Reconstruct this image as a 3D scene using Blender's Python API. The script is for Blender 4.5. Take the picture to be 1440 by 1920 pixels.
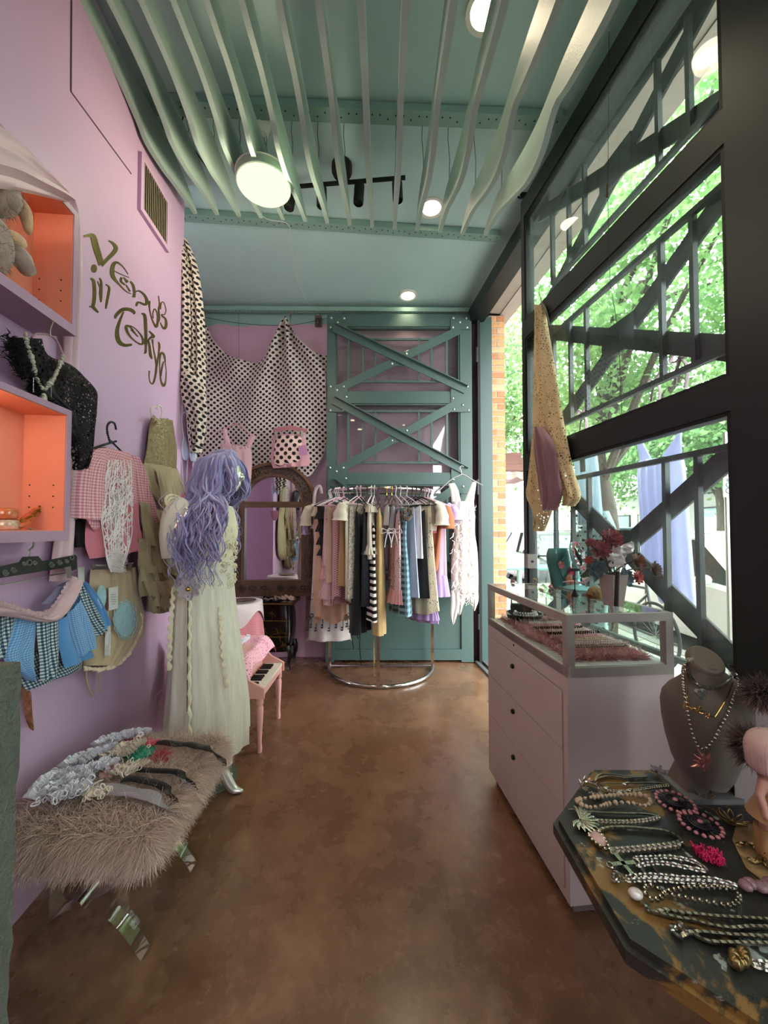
import bpy, bmesh, math, random
import numpy as np
from mathutils import Vector, Matrix
random.seed(7); np.random.seed(7)
sc = bpy.context.scene
for o in list(bpy.data.objects): bpy.data.objects.remove(o)
COL = sc.collection
PI = math.pi
sin, cos = math.sin, math.cos

# ------------------------------------------------------------------ camera
FPX, PITCH, SHIFT = 721.0, math.radians(1.6), 10.0
CAM = Vector((0, 0, 1.4))
cd = bpy.data.cameras.new('camera'); cam = bpy.data.objects.new('camera', cd); COL.objects.link(cam)
cd.sensor_fit = 'VERTICAL'; cd.sensor_height = 24.0; cd.sensor_width = 18.0
cd.lens = FPX / 1920 * 24.0; cd.shift_y = SHIFT / 1920; cd.clip_start = 0.02; cd.clip_end = 300
cam.location = CAM; cam.rotation_euler = (PI / 2 + PITCH, 0, 0)
sc.camera = cam

# ------------------------------------------------------------------ world, exposure
SKY = 11.0
w = bpy.data.worlds.new('overcast_sky'); sc.world = w; w.use_nodes = True
bg = w.node_tree.nodes['Background']; bg.inputs[0].default_value = (0.93, 0.97, 1.0, 1); bg.inputs[1].default_value = SKY
sc.view_settings.view_transform = 'Standard'; sc.view_settings.look = 'None'
sc.view_settings.exposure = 0.5; sc.view_settings.gamma = 1.0; sc.view_settings.use_curve_mapping = False
try:
    sc.cycles.use_denoising = True; sc.cycles.max_bounces = 8; sc.cycles.transparent_max_bounces = 20
    sc.cycles.diffuse_bounces = 4; sc.cycles.glossy_bounces = 4; sc.cycles.transmission_bounces = 8
    sc.cycles.caustics_reflective = False; sc.cycles.caustics_refractive = False
    sc.cycles.sample_clamp_indirect = 4.0; sc.cycles.use_adaptive_sampling = True; sc.cycles.adaptive_threshold = .022
except Exception: pass

# ------------------------------------------------------------------ pixel <-> place helpers (survey of the photograph)
_f = Vector((0, cos(PITCH), sin(PITCH))); _u = Vector((0, -sin(PITCH), cos(PITCH)))
def ray(px, py): return Vector((1, 0, 0)) * ((px - 720) / FPX) - _u * ((py - 960 - SHIFT) / FPX) + _f
def at(px, py, Y): r = ray(px, py); return CAM + r * (Y / r.y)
def onz(px, py, z): r = ray(px, py); return CAM + r * ((z - CAM.z) / r.z)
def onpl(px, py, P, n): r = ray(px, py); return CAM + r * ((P - CAM).dot(n) / r.dot(n))
class Plane:
    """vertical plane: P on it, n horizontal normal towards the viewer"""
    def __init__(s, P, n): s.P = Vector(P); s.n = Vector(n).normalized(); s.x = Vector((-s.n.y, s.n.x, 0))
    def __call__(s, px, py, off=0.0): return onpl(px, py, s.P + s.n * off, s.n)
LWD = Vector((-0.12, 1.35, 0)).normalized()
LW = Plane((-1.30, 1.30, 0), (LWD.y, -LWD.x, 0))          # pink side wall
def front(Y): return Plane((0, Y, 0), (0, -1, 0))

# ------------------------------------------------------------------ mesh builder
class MB:
    def __init__(s): s.v = []; s.f = []; s.uv = []; s.m = []
    def add(s, vs, fs, uvs=None, mi=0):
        b = len(s.v); s.v.extend(tuple(q) for q in vs); s.f.extend(tuple(i + b for i in f) for f in fs)
        s.uv.extend(uvs if uvs else [(0, 0)] * len(vs)); s.m.extend([mi] * len(fs)); return s
    def box(s, lo, hi, M=None, mi=0):
        x0, y0, z0 = lo; x1, y1, z1 = hi
        vs = [Vector(p) for p in ((x0,y0,z0),(x1,y0,z0),(x1,y1,z0),(x0,y1,z0),(x0,y0,z1),(x1,y0,z1),(x1,y1,z1),(x0,y1,z1))]
        if M is not None: vs = [M @ q for q in vs]
        return s.add(vs, [(0,3,2,1),(4,5,6,7),(0,1,5,4),(1,2,6,5),(2,3,7,6),(3,0,4,7)], mi=mi)
    def bar(s, a, b, wx, wy, up=(0, 0, 1)):
        """box section bar from a to b, wx across, wy along up"""
        a = Vector(a); b = Vector(b); d = (b - a).normalized(); u = Vector(up); x = d.cross(u)
        if x.length < 1e-4: x = d.cross(Vector((0, 1, 0)))
        x.normalize(); u = x.cross(d).normalized(); vs = []
        for p in (a, b):
            for sx, su in ((-1,-1),(1,-1),(1,1),(-1,1)): vs.append(p + x * (sx * wx / 2) + u * (su * wy / 2))
        return s.add(vs, [(3,2,1,0),(4,5,6,7),(0,1,5,4),(1,2,6,5),(2,3,7,6),(3,0,4,7)])
    def tube(s, path, r, n=6, closed=False, cap=True, sq=1.0, mi=0):
        P = [Vector(p) for p in path]; k = len(P)
        if k < 2: return s
        R = r if isinstance(r, (list, tuple)) else [r] * k
        T = []
        for i in range(k):
            a = P[(i - 1) % k] if (closed or i > 0) else P[i]; b = P[(i + 1) % k] if (closed or i < k - 1) else P[i]
            t = (b - a); T.append(t.normalized() if t.length > 1e-9 else Vector((0, 0, 1)))
        u = Vector((0, 0, 1)) if abs(T[0].z) < .9 else Vector((1, 0, 0))
        vs = []; uv = []; L = 0
        for i in range(k):
            u = (u - T[i] * u.dot(T[i]));
            if u.length < 1e-6: u = T[i].orthogonal()
            u.normalize(); x = T[i].cross(u)
            if i: L += (P[i] - P[i - 1]).length
            for j in range(n):
                a = 2 * PI * j / n; vs.append(P[i] + (u * cos(a) * sq + x * sin(a)) * R[i]); uv.append((j / n, L))
        fs = []
        for i in range(k if closed else k - 1):
            for j in range(n):
                a = i * n + j; b = i * n + (j + 1) % n; c = ((i + 1) % k) * n + (j + 1) % n; d = ((i + 1) % k) * n + j; fs.append((a, b, c, d))
        if cap and not closed: fs.append(tuple(range(n))[::-1]); fs.append(tuple(range((k - 1) * n, k * n)))
        return s.add(vs, fs, uv, mi)
    def lathe(s, prof, n=24, c=(0, 0, 0), M=None, sx=1.0, sy=1.0, cap=False, mi=0):
        c = Vector(c); vs = []; fs = []; k = len(prof); uv = []
        for r, z in prof:
            for j in range(n):
                a = 2 * PI * j / n; p = Vector((r * cos(a) * sx, r * sin(a) * sy, z)); p = (M @ p) if M is not None else p
                vs.append(c + p); uv.append((j / n, z))
        for i in range(k - 1):
            for j in range(n): fs.append((i*n+j, i*n+(j+1)%n, (i+1)*n+(j+1)%n, (i+1)*n+j))
        if cap: fs.append(tuple(range(n))[::-1]); fs.append(tuple(range((k-1)*n, k*n)))
        return s.add(vs, fs, uv, mi)
    def ball(s, c, r, n=8, m=6, sc=(1, 1, 1), M=None, mi=0):
        prof = [(max(1e-4, sin(PI * i / m)) * r, -cos(PI * i / m) * r) for i in range(m + 1)]
        S = Matrix.Diagonal(Vector(sc)); MM = (M @ S) if M is not None else S
        return s.lathe(prof, n, c, MM, mi=mi)
    def grid(s, fn, nu, nv, cu=False, cv=False, uvs=(1, 1), mi=0):
        vs = []; uv = []; fs = []
        for i in range(nu if cu else nu + 1):
            for j in range(nv if cv else nv + 1):
                vs.append(fn(i / nu, j / nv)); uv.append((i / nu * uvs[0], j / nv * uvs[1]))
        A = nu if cu else nu + 1; B = nv if cv else nv + 1
        for i in range(nu):
            for j in range(nv): fs.append((i*B+j, ((i+1)%A)*B+j, ((i+1)%A)*B+(j+1)%B, i*B+(j+1)%B))
        return s.add(vs, fs, uv, mi)
    def prism(s, poly, fn, d0, d1, mi=0):
        """poly: 2-D outline, fn(x,y,d)->Vector; solid between depths d0 and d1"""
        n = len(poly); vs = [fn(x, y, d0) for x, y in poly] + [fn(x, y, d1) for x, y in poly]
        fs = [tuple(range(n))[::-1], tuple(range(n, 2 * n))] + [(i, (i+1)%n, n+(i+1)%n, n+i) for i in range(n)]
        return s.add(vs, fs, mi=mi)
    def torus(s, c, R, r, n=14, m=6, M=None, sx=1.0, mi=0):
        c = Vector(c)
        def fn(u, v):
            a = u * 2 * PI; b = v * 2 * PI; p = Vector(((R + r * cos(b)) * cos(a) * sx, (R + r * cos(b)) * sin(a), r * sin(b)))
            return c + (M @ p if M is not None else p)
        return s.grid(fn, n, m, True, True, mi=mi)
    def xf(s, M): s.v = [tuple(M @ Vector(p)) for p in s.v]; return s
    def build(s, name, mat, parent=None, local=False, smooth=True, angle=40, kind=None):
        V = np.array(s.v, dtype=float).reshape(-1, 3); loc = Vector((0, 0, 0))
        if parent is not None and not local:
            Mi = np.array(WM(parent).inverted()); V = V @ Mi[:3, :3].T + Mi[:3, 3]
        elif parent is None and len(V):
            lo = V.min(0); hi = V.max(0); loc = Vector(((lo[0]+hi[0])/2, (lo[1]+hi[1])/2, lo[2])); V = V - np.array(loc)
        me = bpy.data.meshes.new(name); me.from_pydata(V.tolist(), [], s.f)
        if any(u != (0, 0) for u in s.uv):
            ul = me.uv_layers.new(name='UVMap'); li = np.empty(len(me.loops), dtype=np.int32); me.loops.foreach_get('vertex_index', li)
            ul.data.foreach_set('uv', np.array(s.uv, dtype=np.float32)[li].ravel())
        for m_ in (mat if isinstance(mat, (list, tuple)) else [mat]): me.materials.append(m_)
        if any(s.m): me.polygons.foreach_set('material_index', s.m)
        if smooth:
            me.polygons.foreach_set('use_smooth', [True] * len(me.polygons))
            if angle < 180:
                try: me.set_sharp_from_angle(angle=math.radians(angle))
                except Exception: pass
        me.update()
        o = bpy.data.objects.new(name, me); COL.objects.link(o); o.location = loc
        if parent is not None: o.parent = parent
        if kind: o['kind'] = kind
        return o
def WM(o):
    M = Matrix.LocRotScale(o.location, o.rotation_euler, o.scale)
    return (WM(o.parent) @ M) if o.parent is not None else M
def tag(o, label, cat, group=None):
    o['label'] = label; o['category'] = cat
    if group: o['group'] = group
    return o
def thing(name, label, cat, loc=(0, 0, 0), rotz=0, group=None):
    o = bpy.data.objects.new(name, None); COL.objects.link(o); o.location = loc; o.rotation_euler = (0, 0, rotz); o.empty_display_size = .05
    return tag(o, label, cat, group)
def struct(o, label=None):
    o['kind'] = 'structure'
    if label: o['label'] = label
    return o
def senv(name, label=None, loc=(0, 0, 0), rotz=0):
    o = bpy.data.objects.new(name, None); COL.objects.link(o); o.location = loc; o.rotation_euler = (0, 0, rotz); return struct(o, label)
def dup(o, loc=None, rotz=None, label=None, parent=None):
    c = o.copy(); COL.objects.link(c); c.parent = parent
    if loc is not None: c.location = loc
    if rotz is not None: c.rotation_euler = (0, 0, rotz)
    if label: c['label'] = label
    for ch in [q for q in bpy.data.objects if q.parent == o]: dup(ch, parent=c)
    return c
def lerp(a, b, t): return a + (b - a) * t
def pts(fn, n): return [fn(i / n) for i in range(n + 1)]
def spl(P, n=8, closed=False):
    """Catmull-Rom through points"""
    P = [Vector(p) for p in P]; k = len(P); out = []
    g = (lambda i: P[i % k]) if closed else (lambda i: P[max(0, min(k - 1, i))])
    for i in range(k if closed else k - 1):
        a, b, c, d = g(i - 1), g(i), g(i + 1), g(i + 2)
        for j in range(n):
            t = j / n; out.append(.5 * ((2 * b) + (c - a) * t + (2 * a - 5 * b + 4 * c - d) * t * t + (3 * b - a - 3 * c + d) * t ** 3))
    if not closed: out.append(P[-1])
    return out
ORD = ['first', 'second', 'third', 'fourth', 'fifth', 'sixth', 'seventh', 'eighth', 'ninth', 'tenth', 'eleventh', 'twelfth', 'thirteenth', 'fourteenth', 'fifteenth', 'sixteenth']

# ------------------------------------------------------------------ materials
class NT:
    def __init__(s, name):
        s.mat = bpy.data.materials.new(name); s.mat.use_nodes = True; s.t = s.mat.node_tree; s.t.nodes.clear()
        s.out = s.n('ShaderNodeOutputMaterial'); s.bs = s.n('ShaderNodeBsdfPrincipled'); s.l(s.bs, 0, s.out, 0)
    def n(s, typ, **kw):
        q = s.t.nodes.new(typ)
        for k, v in kw.items(): setattr(q, k, v)
        return q
    def l(s, a, i, b, j): s.t.links.new(a.outputs[i], b.inputs[j])
    def math(s, op, a, b=None, c=None):
        q = s.n('ShaderNodeMath', operation=op)
        for i, x in enumerate((a, b, c)):
            if x is None: continue
            if isinstance(x, (int, float)): q.inputs[i].default_value = x
            else: s.t.links.new(x, q.inputs[i])
        return q.outputs[0]
    def mix(s, fac, a, b):
        q = s.n('ShaderNodeMix', data_type='RGBA')
        for i, x in ((0, fac), (6, a), (7, b)):
            if isinstance(x, (int, float)): q.inputs[i].default_value = x
            elif isinstance(x, (tuple, list)): q.inputs[i].default_value = (*x[:3], 1)
            else: s.t.links.new(x, q.inputs[i])
        return q.outputs[2]
    def ramp(s, fac, stops):
        q = s.n('ShaderNodeValToRGB'); s.t.links.new(fac, q.inputs[0]); e = q.color_ramp.elements
        while len(e) < len(stops): e.new(.5)
        for i, (p, c) in enumerate(stops): e[i].position = p; e[i].color = (*c, 1) if not isinstance(c, (int, float)) else (c, c, c, 1)
        return q.outputs[0]
    def coord(s, kind='Object', scale=(1, 1, 1), rot=(0, 0, 0)):
        tc = s.n('ShaderNodeTexCoord'); mp = s.n('ShaderNodeMapping'); mp.inputs['Scale'].default_value = scale; mp.inputs['Rotation'].default_value = rot
        s.l(tc, kind, mp, 0); return mp.outputs[0]
    def noise(s, vec, scale=5, detail=4, rough=.55, dist=0):
        q = s.n('ShaderNodeTexNoise'); q.inputs['Scale'].default_value = scale; q.inputs['Detail'].default_value = detail
        q.inputs['Roughness'].default_value = rough; q.inputs['Distortion'].default_value = dist
        if vec is not None: s.t.links.new(vec, q.inputs['Vector'])
        return q.outputs[0]
    def voro(s, vec, scale=5, feature='F1', out=0, rnd=1.0):
        q = s.n('ShaderNodeTexVoronoi', feature=feature); q.inputs['Scale'].default_value = scale; q.inputs['Randomness'].default_value = rnd
        if vec is not None: s.t.links.new(vec, q.inputs['Vector'])
        return q.outputs[out]
    def bump(s, h, strength=.3, dist=.01):
        q = s.n('ShaderNodeBump'); q.inputs['Strength'].default_value = strength; q.inputs['Distance'].default_value = dist
        s.t.links.new(h, q.inputs['Height']); s.l(q, 0, s.bs, 'Normal')
    def set(s, **kw):
        for k, v in kw.items():
            i = s.bs.inputs[k]
            if isinstance(v, (int, float)): i.default_value = v
            elif isinstance(v, (tuple, list)): i.default_value = (*v[:3], 1) if i.type == 'RGBA' else v
            else: s.t.links.new(v, i)
        return s
    def cut(s, fac):
        """fac 1 = cloth, 0 = open hole"""
        tr = s.n('ShaderNodeBsdfTransparent'); mx = s.n('ShaderNodeMixShader')
        if isinstance(fac, (int, float)): mx.inputs[0].default_value = fac
        else: s.t.links.new(fac, mx.inputs[0])
        s.l(tr, 0, mx, 1); s.l(s.bs, 0, mx, 2); s.l(mx, 0, s.out, 0)
def mat(name, col, rough=.55, metal=0.0, var=.08, scale=6.0, bump=0.0, bscale=80.0, sheen=0.0, spec=.5, coat=0.0, sheer=None, trans=0.0, ior=1.45, emit=None, es=0.0, sss=0.0):
    t = NT(name); c = t.coord()
    if var > 0:
        nz = t.noise(c, scale, 4); k = 1 - var * 1.6; k2 = 1 + var
        base = t.mix(t.math('MULTIPLY_ADD', nz, 1.8, -.4), tuple(x * k for x in col), tuple(min(1, x * k2) for x in col))
    else: base = col
    t.set(**{'Base Color': base, 'Roughness': rough, 'Metallic': metal, 'Specular IOR Level': spec, 'IOR': ior})
    if sheen: t.set(**{'Sheen Weight': sheen})
    if coat: t.set(**{'Coat Weight': coat, 'Coat Roughness': .08})
    if trans: t.set(**{'Transmission Weight': trans})
    if emit: t.set(**{'Emission Color': emit, 'Emission Strength': es})
    if bump: t.bump(t.noise(c, bscale, 3), bump, .004)
    if sheer is not None: t.cut(sheer)
    return t.mat
def hexc(h):
    h = h.lstrip('#'); r = [int(h[i:i+2], 16) / 255 for i in (0, 2, 4)]
    return tuple(x / 12.92 if x <= .04045 else ((x + .055) / 1.055) ** 2.4 for x in r)
def fabric(name, h, rough=.85, var=.07, bump=.25, bscale=220, sheen=.25, sheer=None, scale=9): return mat(name, hexc(h), rough, 0, var, scale, bump, bscale, sheen, .25, sheer=sheer)
def checks(name, a, b, c=None, period=.01, kind='UV', plaid=False, weft=None):
    """gingham: a light, b dark, crossing bands"""
    t = NT(name); v = t.coord(kind); sp = t.n('ShaderNodeSeparateXYZ'); t.t.links.new(v, sp.inputs[0])
    def band(o): return t.math('GREATER_THAN', t.math('FRACT', t.math('DIVIDE', o, period)), .5)
    s1 = band(sp.outputs[0]); s2 = band(sp.outputs[1])
    f = t.math('MULTIPLY', t.math('ADD', s1, s2), .5)
    t.set(**{'Base Color': t.ramp(f, [(0, a), (.5, c or tuple((x + y) / 2 for x, y in zip(a, b))), (1, b)]), 'Roughness': .85, 'Sheen Weight': .2, 'Specular IOR Level': .2})
    return t.mat
def dots(name, a, b, period=.06, r=.3, kind='UV', sheer=None):
    """staggered polka dots b on a, lengths in metres"""
    t = NT(name); v = t.coord(kind); sp = t.n('ShaderNodeSeparateXYZ'); t.t.links.new(v, sp.inputs[0])
    def one(off):
        q = []
        for o in (0, 1):
            q.append(t.math('SUBTRACT', t.math('FRACT', t.math('ADD', t.math('DIVIDE', sp.outputs[o], period), off)), .5))
        d = t.math('SQRT', t.math('ADD', t.math('MULTIPLY', q[0], q[0]), t.math('MULTIPLY', q[1], q[1])))
        return t.math('LESS_THAN', d, r)
    f = t.math('MAXIMUM', one(0.0), one(.5))
    t.set(**{'Base Color': t.mix(f, a, b), 'Roughness': .8, 'Sheen Weight': .2, 'Specular IOR Level': .2})
    if sheer is not None: t.cut(t.math('MAXIMUM', f, sheer))
    return t.mat
def stripes(name, a, b, period=.03, axis=1, kind='UV'):
    t = NT(name); v = t.coord(kind); sp = t.n('ShaderNodeSeparateXYZ'); t.t.links.new(v, sp.inputs[0])
    f = t.math('GREATER_THAN', t.math('FRACT', t.math('DIVIDE', sp.outputs[axis], period)), .5)
    t.set(**{'Base Color': t.mix(f, a, b), 'Roughness': .85, 'Specular IOR Level': .2}); return t.mat
def lace(name, h, scale=90, thr=.45, rough=.85, kind='Object', h2=None, soft=False):
    """openwork cloth: a web of threads with holes"""
    t = NT(name); v = t.coord(kind); col = hexc(h)
    d = t.voro(v, scale, 'DISTANCE_TO_EDGE'); nz = t.noise(v, scale * .22, 3)
    f = t.math('LESS_THAN', d, t.math('MULTIPLY', nz, thr))
    t.set(**{'Base Color': t.mix(t.noise(v, 7, 3), col, hexc(h2) if h2 else tuple(x * .75 for x in col)), 'Roughness': rough, 'Specular IOR Level': .2})
    t.bump(t.math('MULTIPLY', d, 2), .4, .003); t.cut(f); return t.mat
# ================================================================== shared materials
m_teal = mat('teal_paint', hexc('#455b56'), .38, 0, .05, 4, .05, 120)
m_teald = mat('teal_paint_dark_enamel', hexc('#141b19'), .45, 0, .05, 4)
m_black = mat('black_metal', hexc('#0c0e0e'), .6, .0, .05)
m_bolt = mat('bolt_steel', hexc('#c9ccc6'), .3, 1, .04)
m_chrome = mat('chrome', hexc('#d8d6d2'), .12, 1, .02)
m_steel = mat('brushed_steel', hexc('#9a978e'), .33, .85, .06, 30)
m_silver = mat('silver', hexc('#c3c0ba'), .25, 1, .12, 200)
m_gold = mat('gold', hexc('#b9924a'), .25, 1, .08, 60)
m_white = mat('white_paint', hexc('#d9d6d2'), .5, 0, .03)
m_pinkw = None
def pink_wall(name, c1='#ccabc8', c2='#c2a0bd', line=None):
    t = NT(name); v = t.coord(); n1 = t.noise(v, 1.3, 5); n2 = t.noise(v, 160, 3)
    base = t.mix(n1, hexc(c1), hexc(c2))
    if line is not None:                                   # the pale green paint of the ceiling comes down to a brushed edge
        sp = t.n('ShaderNodeSeparateXYZ'); t.t.links.new(v, sp.inputs[0])
        e = t.math('ADD', sp.outputs[2], t.math('MULTIPLY', t.math('SUBTRACT', t.noise(v, 3, 3), .5), .12))
        base = t.mix(t.math('GREATER_THAN', e, line), base, hexc('#8fb0aa'))
    t.set(**{'Base Color': base, 'Roughness': .5, 'Specular IOR Level': .35}); t.bump(n2, .12, .002); return t.mat
m_pink = pink_wall('pink_wall_paint')
m_ceil = mat('pale_green_ceiling_paint', hexc('#b4d2cd'), .45, 0, .06, 1.2, .1, 150)
m_fin = mat('pale_green_fin_paint', hexc('#a6bdb2'), .5, 0, .05, 3, .25, 200)

def floor_mat():
    t = NT('stained_concrete'); v = t.coord()
    n1 = t.noise(v, 1.6, 6, .62, .2); n2 = t.noise(v, 4.5, 6, .62, .15); n3 = t.noise(v, 22, 4); vo = t.noise(v, .55, 3, .5, .3)
    a = t.ramp(n1, [(.2, hexc('#4a3426')), (.45, hexc('#674a35')), (.65, hexc('#84624a')), (.85, hexc('#7d5a49'))])
    b = t.ramp(n2, [(.35, hexc('#59402f')), (.55, hexc('#7b5a42')), (.72, hexc('#9d7a58'))])
    c = t.mix(.5, a, b); c = t.mix(t.ramp(vo, [(.42, 0), (.75, .45)]), c, hexc('#8a4b2e'))
    c = t.mix(t.ramp(n3, [(.55, 0), (.8, .35)]), c, hexc('#a88a70'))
    t.set(**{'Base Color': c, 'Roughness': t.ramp(n2, [(.3, .2), (.7, .36)]), 'Specular IOR Level': .5, 'Coat Weight': .25, 'Coat Roughness': .2})
    t.bump(n2, .05, .004); return t.mat
m_floor = floor_mat()
def glass_mat(name, tint=(.93, .97, .95), dust=.03, gloss=1.0):
    t = NT(name); t.t.nodes.remove(t.bs); tr = t.n('ShaderNodeBsdfTransparent'); tr.inputs[0].default_value = (*tint, 1)
    gl = t.n('ShaderNodeBsdfGlossy'); gl.inputs['Roughness'].default_value = .02; gl.inputs[0].default_value = (1, 1, 1, 1)
    fr = t.n('ShaderNodeFresnel'); fr.inputs[0].default_value = 1.45
    m1 = t.n('ShaderNodeMixShader'); ge = t.n('ShaderNodeNewGeometry'); t.t.links.new(t.math('MULTIPLY', t.math('MULTIPLY', fr.outputs[0], gloss), t.math('SUBTRACT', 1.0, ge.outputs['Backfacing'])), m1.inputs[0]); t.l(tr, 0, m1, 1); t.l(gl, 0, m1, 2)
    if dust:
        v = t.coord(); df = t.n('ShaderNodeBsdfDiffuse'); df.inputs[0].default_value = (.75, .8, .78, 1)
        tl = t.n('ShaderNodeBsdfTranslucent'); tl.inputs[0].default_value = (.75, .8, .78, 1); md = t.n('ShaderNodeMixShader'); md.inputs[0].default_value = .5; t.l(df, 0, md, 1); t.l(tl, 0, md, 2)
        f = t.math('MULTIPLY', t.math('ADD', t.ramp(t.noise(v, 60, 5, .8), [(.52, 0), (.72, 1)]), t.math('MULTIPLY', t.noise(v, 1.6, 3), .8)), dust)
        m2 = t.n('ShaderNodeMixShader'); t.t.links.new(f, m2.inputs[0]); t.l(m1, 0, m2, 1); t.l(md, 0, m2, 2); t.l(m2, 0, t.out, 0)
    else: t.l(m1, 0, t.out, 0)
    return t.mat
m_glass = glass_mat('dusty_window_glass', (.86, .93, .90), .05)
m_cglass = glass_mat('clear_case_glass', (.95, .98, .97), 0)
m_dglass = glass_mat('door_glass', (.80, .82, .80), .05, 2.2)

# ================================================================== the room
CZ = 3.85            # ceiling
BY = 4.22            # back wall
b = MB(); b.box((-2.6, -3.2, -.12), (1.42, 4.5, 0)); struct(b.build('floor', m_floor, smooth=False), 'polished brown stained concrete floor')
b = MB(); b.box((-2.6, -3.2, CZ), (1.45, 4.5, CZ + .12)); struct(b.build('ceiling', m_ceil, smooth=False), 'pale green painted ceiling')
# pink side wall: protrudes up to the corner, then an alcove behind it
LEND = 2.68
P0 = LW.P + LWD * (-4.5); P1 = LW.P + LWD * ((LEND - 1.30) / LWD.y)
b = MB(); N = -LW.n
vs = [P0, P1, P1 + N * .75, P0 + N * .75]; vs = vs + [q + Vector((0, 0, CZ)) for q in vs]
b.add(vs, [(0,3,2,1),(4,5,6,7),(0,1,5,4),(1,2,6,5),(2,3,7,6),(3,0,4,7)]); wl = struct(b.build('wall_left', m_pink, smooth=False), 'pink painted side wall')
b = MB(); b.box((-2.35, LEND + .0, 0), (-2.17, 4.4, CZ)); struct(b.build('wall_alcove', m_pink, smooth=False), 'pink alcove wall behind the wig mannequin')
b = MB(); b.box((-2.35, BY, 0), (1.02, BY + .2, CZ)); struct(b.build('wall_back', pink_wall('pink_wall_green_top', '#cfa8bd', '#c499b0', 3.66), smooth=False), 'pink back wall with pale green upper edge')
b = MB(); b.box((-2.6, -3.4, 0), (1.45, -3.2, CZ)); struct(b.build('wall_front', pink_wall('pink_wall_front', '#b48aa5', '#a87f9b'), smooth=False), 'pink wall behind the viewer')

# street side: line of the wall from the open bay to behind the viewer
A0 = Vector((.96, 4.07, 0)); AD = Vector((.106, -1, 0)).normalized(); AN = Vector((AD.y, -AD.x, 0))   # AN into the room (-x)
def wr(s, off=0, z=0): return A0 + AD * s + AN * off + Vector((0, 0, z))
def wbox(s0, s1, o0, o1, z0, z1, mb=None):
    mb = mb or MB(); q = [wr(s0, o0), wr(s1, o0), wr(s1, o1), wr(s0, o1)]
    vs = [p + Vector((0, 0, z0)) for p in q] + [p + Vector((0, 0, z1)) for p in q]
    fs = [(0,3,2,1),(4,5,6,7),(0,1,5,4),(1,2,6,5),(2,3,7,6),(3,0,4,7)]
    return mb.add(vs, fs)
m_head = mat('peach_grey_plaster', hexc('#b3a79b'), .8, 0, .06, 3)
struct(wbox(0, 7.4, -.30, .0, 3.72, CZ).build('wall_right', m_head, smooth=False), 'plaster strip above the street gates')
struct(wbox(-.02, 7.4, -.10, .05, 3.60, 3.74).build('trim_1', m_teald, smooth=False), 'dark teal steel header over the open bay')
struct(wbox(-.3, 7.6, -.44, -.3, 3.71, 3.85).build('trim_2', mat('soffit_plaster', hexc('#b9aca2'), .85, 0, .06, 3), smooth=False), 'plaster soffit outside the street gates')
# jamb of the open bay with its hinge strip
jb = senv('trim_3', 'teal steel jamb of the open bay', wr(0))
MB().box((.05, -.02, 0), (.19, .10, 3.66)).build('jamb_channel', mat('jamb_teal_shaded', hexc('#37504c'), .4, 0, .05, 4), jb, local=True, smooth=False)  # same paint as the gate, its colour darkened to offset strong daylight
MB().box((.028, -.06, 0), (.056, .04, 3.66)).build('hinge_strip', m_black, jb, local=True, smooth=False)
for z in (.35, 1.75, 3.15):
    MB().tube([(.02, -.05, z), (.02, -.05, z + .16)], .016, 10).build('hinge', m_teald, jb, local=True)
# floor track at the threshold
th = senv('trim_4', 'steel threshold track of the open bay', wr(0))
tm = mat('threshold_steel', hexc('#8b8a86'), .4, .7, .1, 20)
for k, (o0, o1, h) in enumerate(((-.02, .02, .02), (-.10, -.06, .02), (-.06, -.02, .006))):
    wbox(.03, 1.5, o0, o1, 0.0, h).build('track_rail', tm if k < 2 else m_black, th, smooth=False)
# brick pier beyond the jamb: every brick its own piece
pier = senv('wall_pier', 'orange brick pier beside the open bay', (1.13, 4.10, 0))
MB().box((.004, .006, 0), (.166, .30, 3.70)).build('mortar', mat('mortar', hexc('#b9b0a4'), .9, 0, .08, 30), pier, local=True, smooth=False)
bm_ = [mat('brick_%s' % n, hexc(h), .85, 0, .16, 25, .3, 90) for n, h in (('orange', '#c48a60'), ('tan', '#c9966a'), ('red', '#bb7a55'), ('buff', '#d0a67e'))]
def brick_mesh(x0, x1, y1=.31):
    q = MB(); e = .004
    q.box((x0, 0, .0), (x1, y1, .058)); return q
random.seed(3); cache = {}
def brick(x0, x1, z):
    k = random.choice((0, 0, 1, 1, 2, 3)); key = (round(x0, 3), round(x1, 3), k)
    if key not in cache:
        o = brick_mesh(x0, x1).build('brick', bm_[k], pier, local=True, smooth=False); cache[key] = o
    else: o = dup(cache[key], parent=pier)
    o.location = (0, random.uniform(-.002, .002), z)
for i in range(54):
    z = .004 + i * .0685
    if i % 2: brick(0, .083, z); brick(.092, .172, z)
    else: brick(0, .172, z)

# slotted steel struts under the ceiling
m_strut = mat('strut_paint', hexc('#87a89c'), .45, .1, .05, 5)
def strut(name, label, a, b_, wd=.06, parent_holes=True):
    e = senv(name, label, a); d = (b_ - a)
    MB().bar(a, b_, wd, .045).build('channel', m_strut, e, smooth=False)
    n = int(d.length / .045); q = MB(); x = d.normalized().cross(Vector((0, 0, 1)))
    for i in range(n):
        p = a + d * ((i + .5) / n) + Vector((0, 0, -.0235)) + x * (.012 if i % 3 else -.01)
        q.lathe([(.0055, 0), (.0055, .003)], 6, p, cap=True)
    q.build('slot_holes', mat(name + '_slots', hexc('#2c3a37'), .8, 0, 0), e, smooth=False, kind='stuff')
    return e
strut('trim_5', 'slotted green strut across the ceiling nearest the viewer', onz(272, 195, CZ - .03), onz(1050, 226, CZ - .03), .085)
strut('trim_6', 'slotted green strut across the ceiling behind the track light', onz(340, 403, CZ - .03), onz(935, 443, CZ - .03), .08)
strut('trim_7', 'slotted green strut along the top of the back wall', Vector((-1.95, 4.13, CZ - .06)), Vector((.93, 4.10, CZ - .10)), .05)

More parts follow.
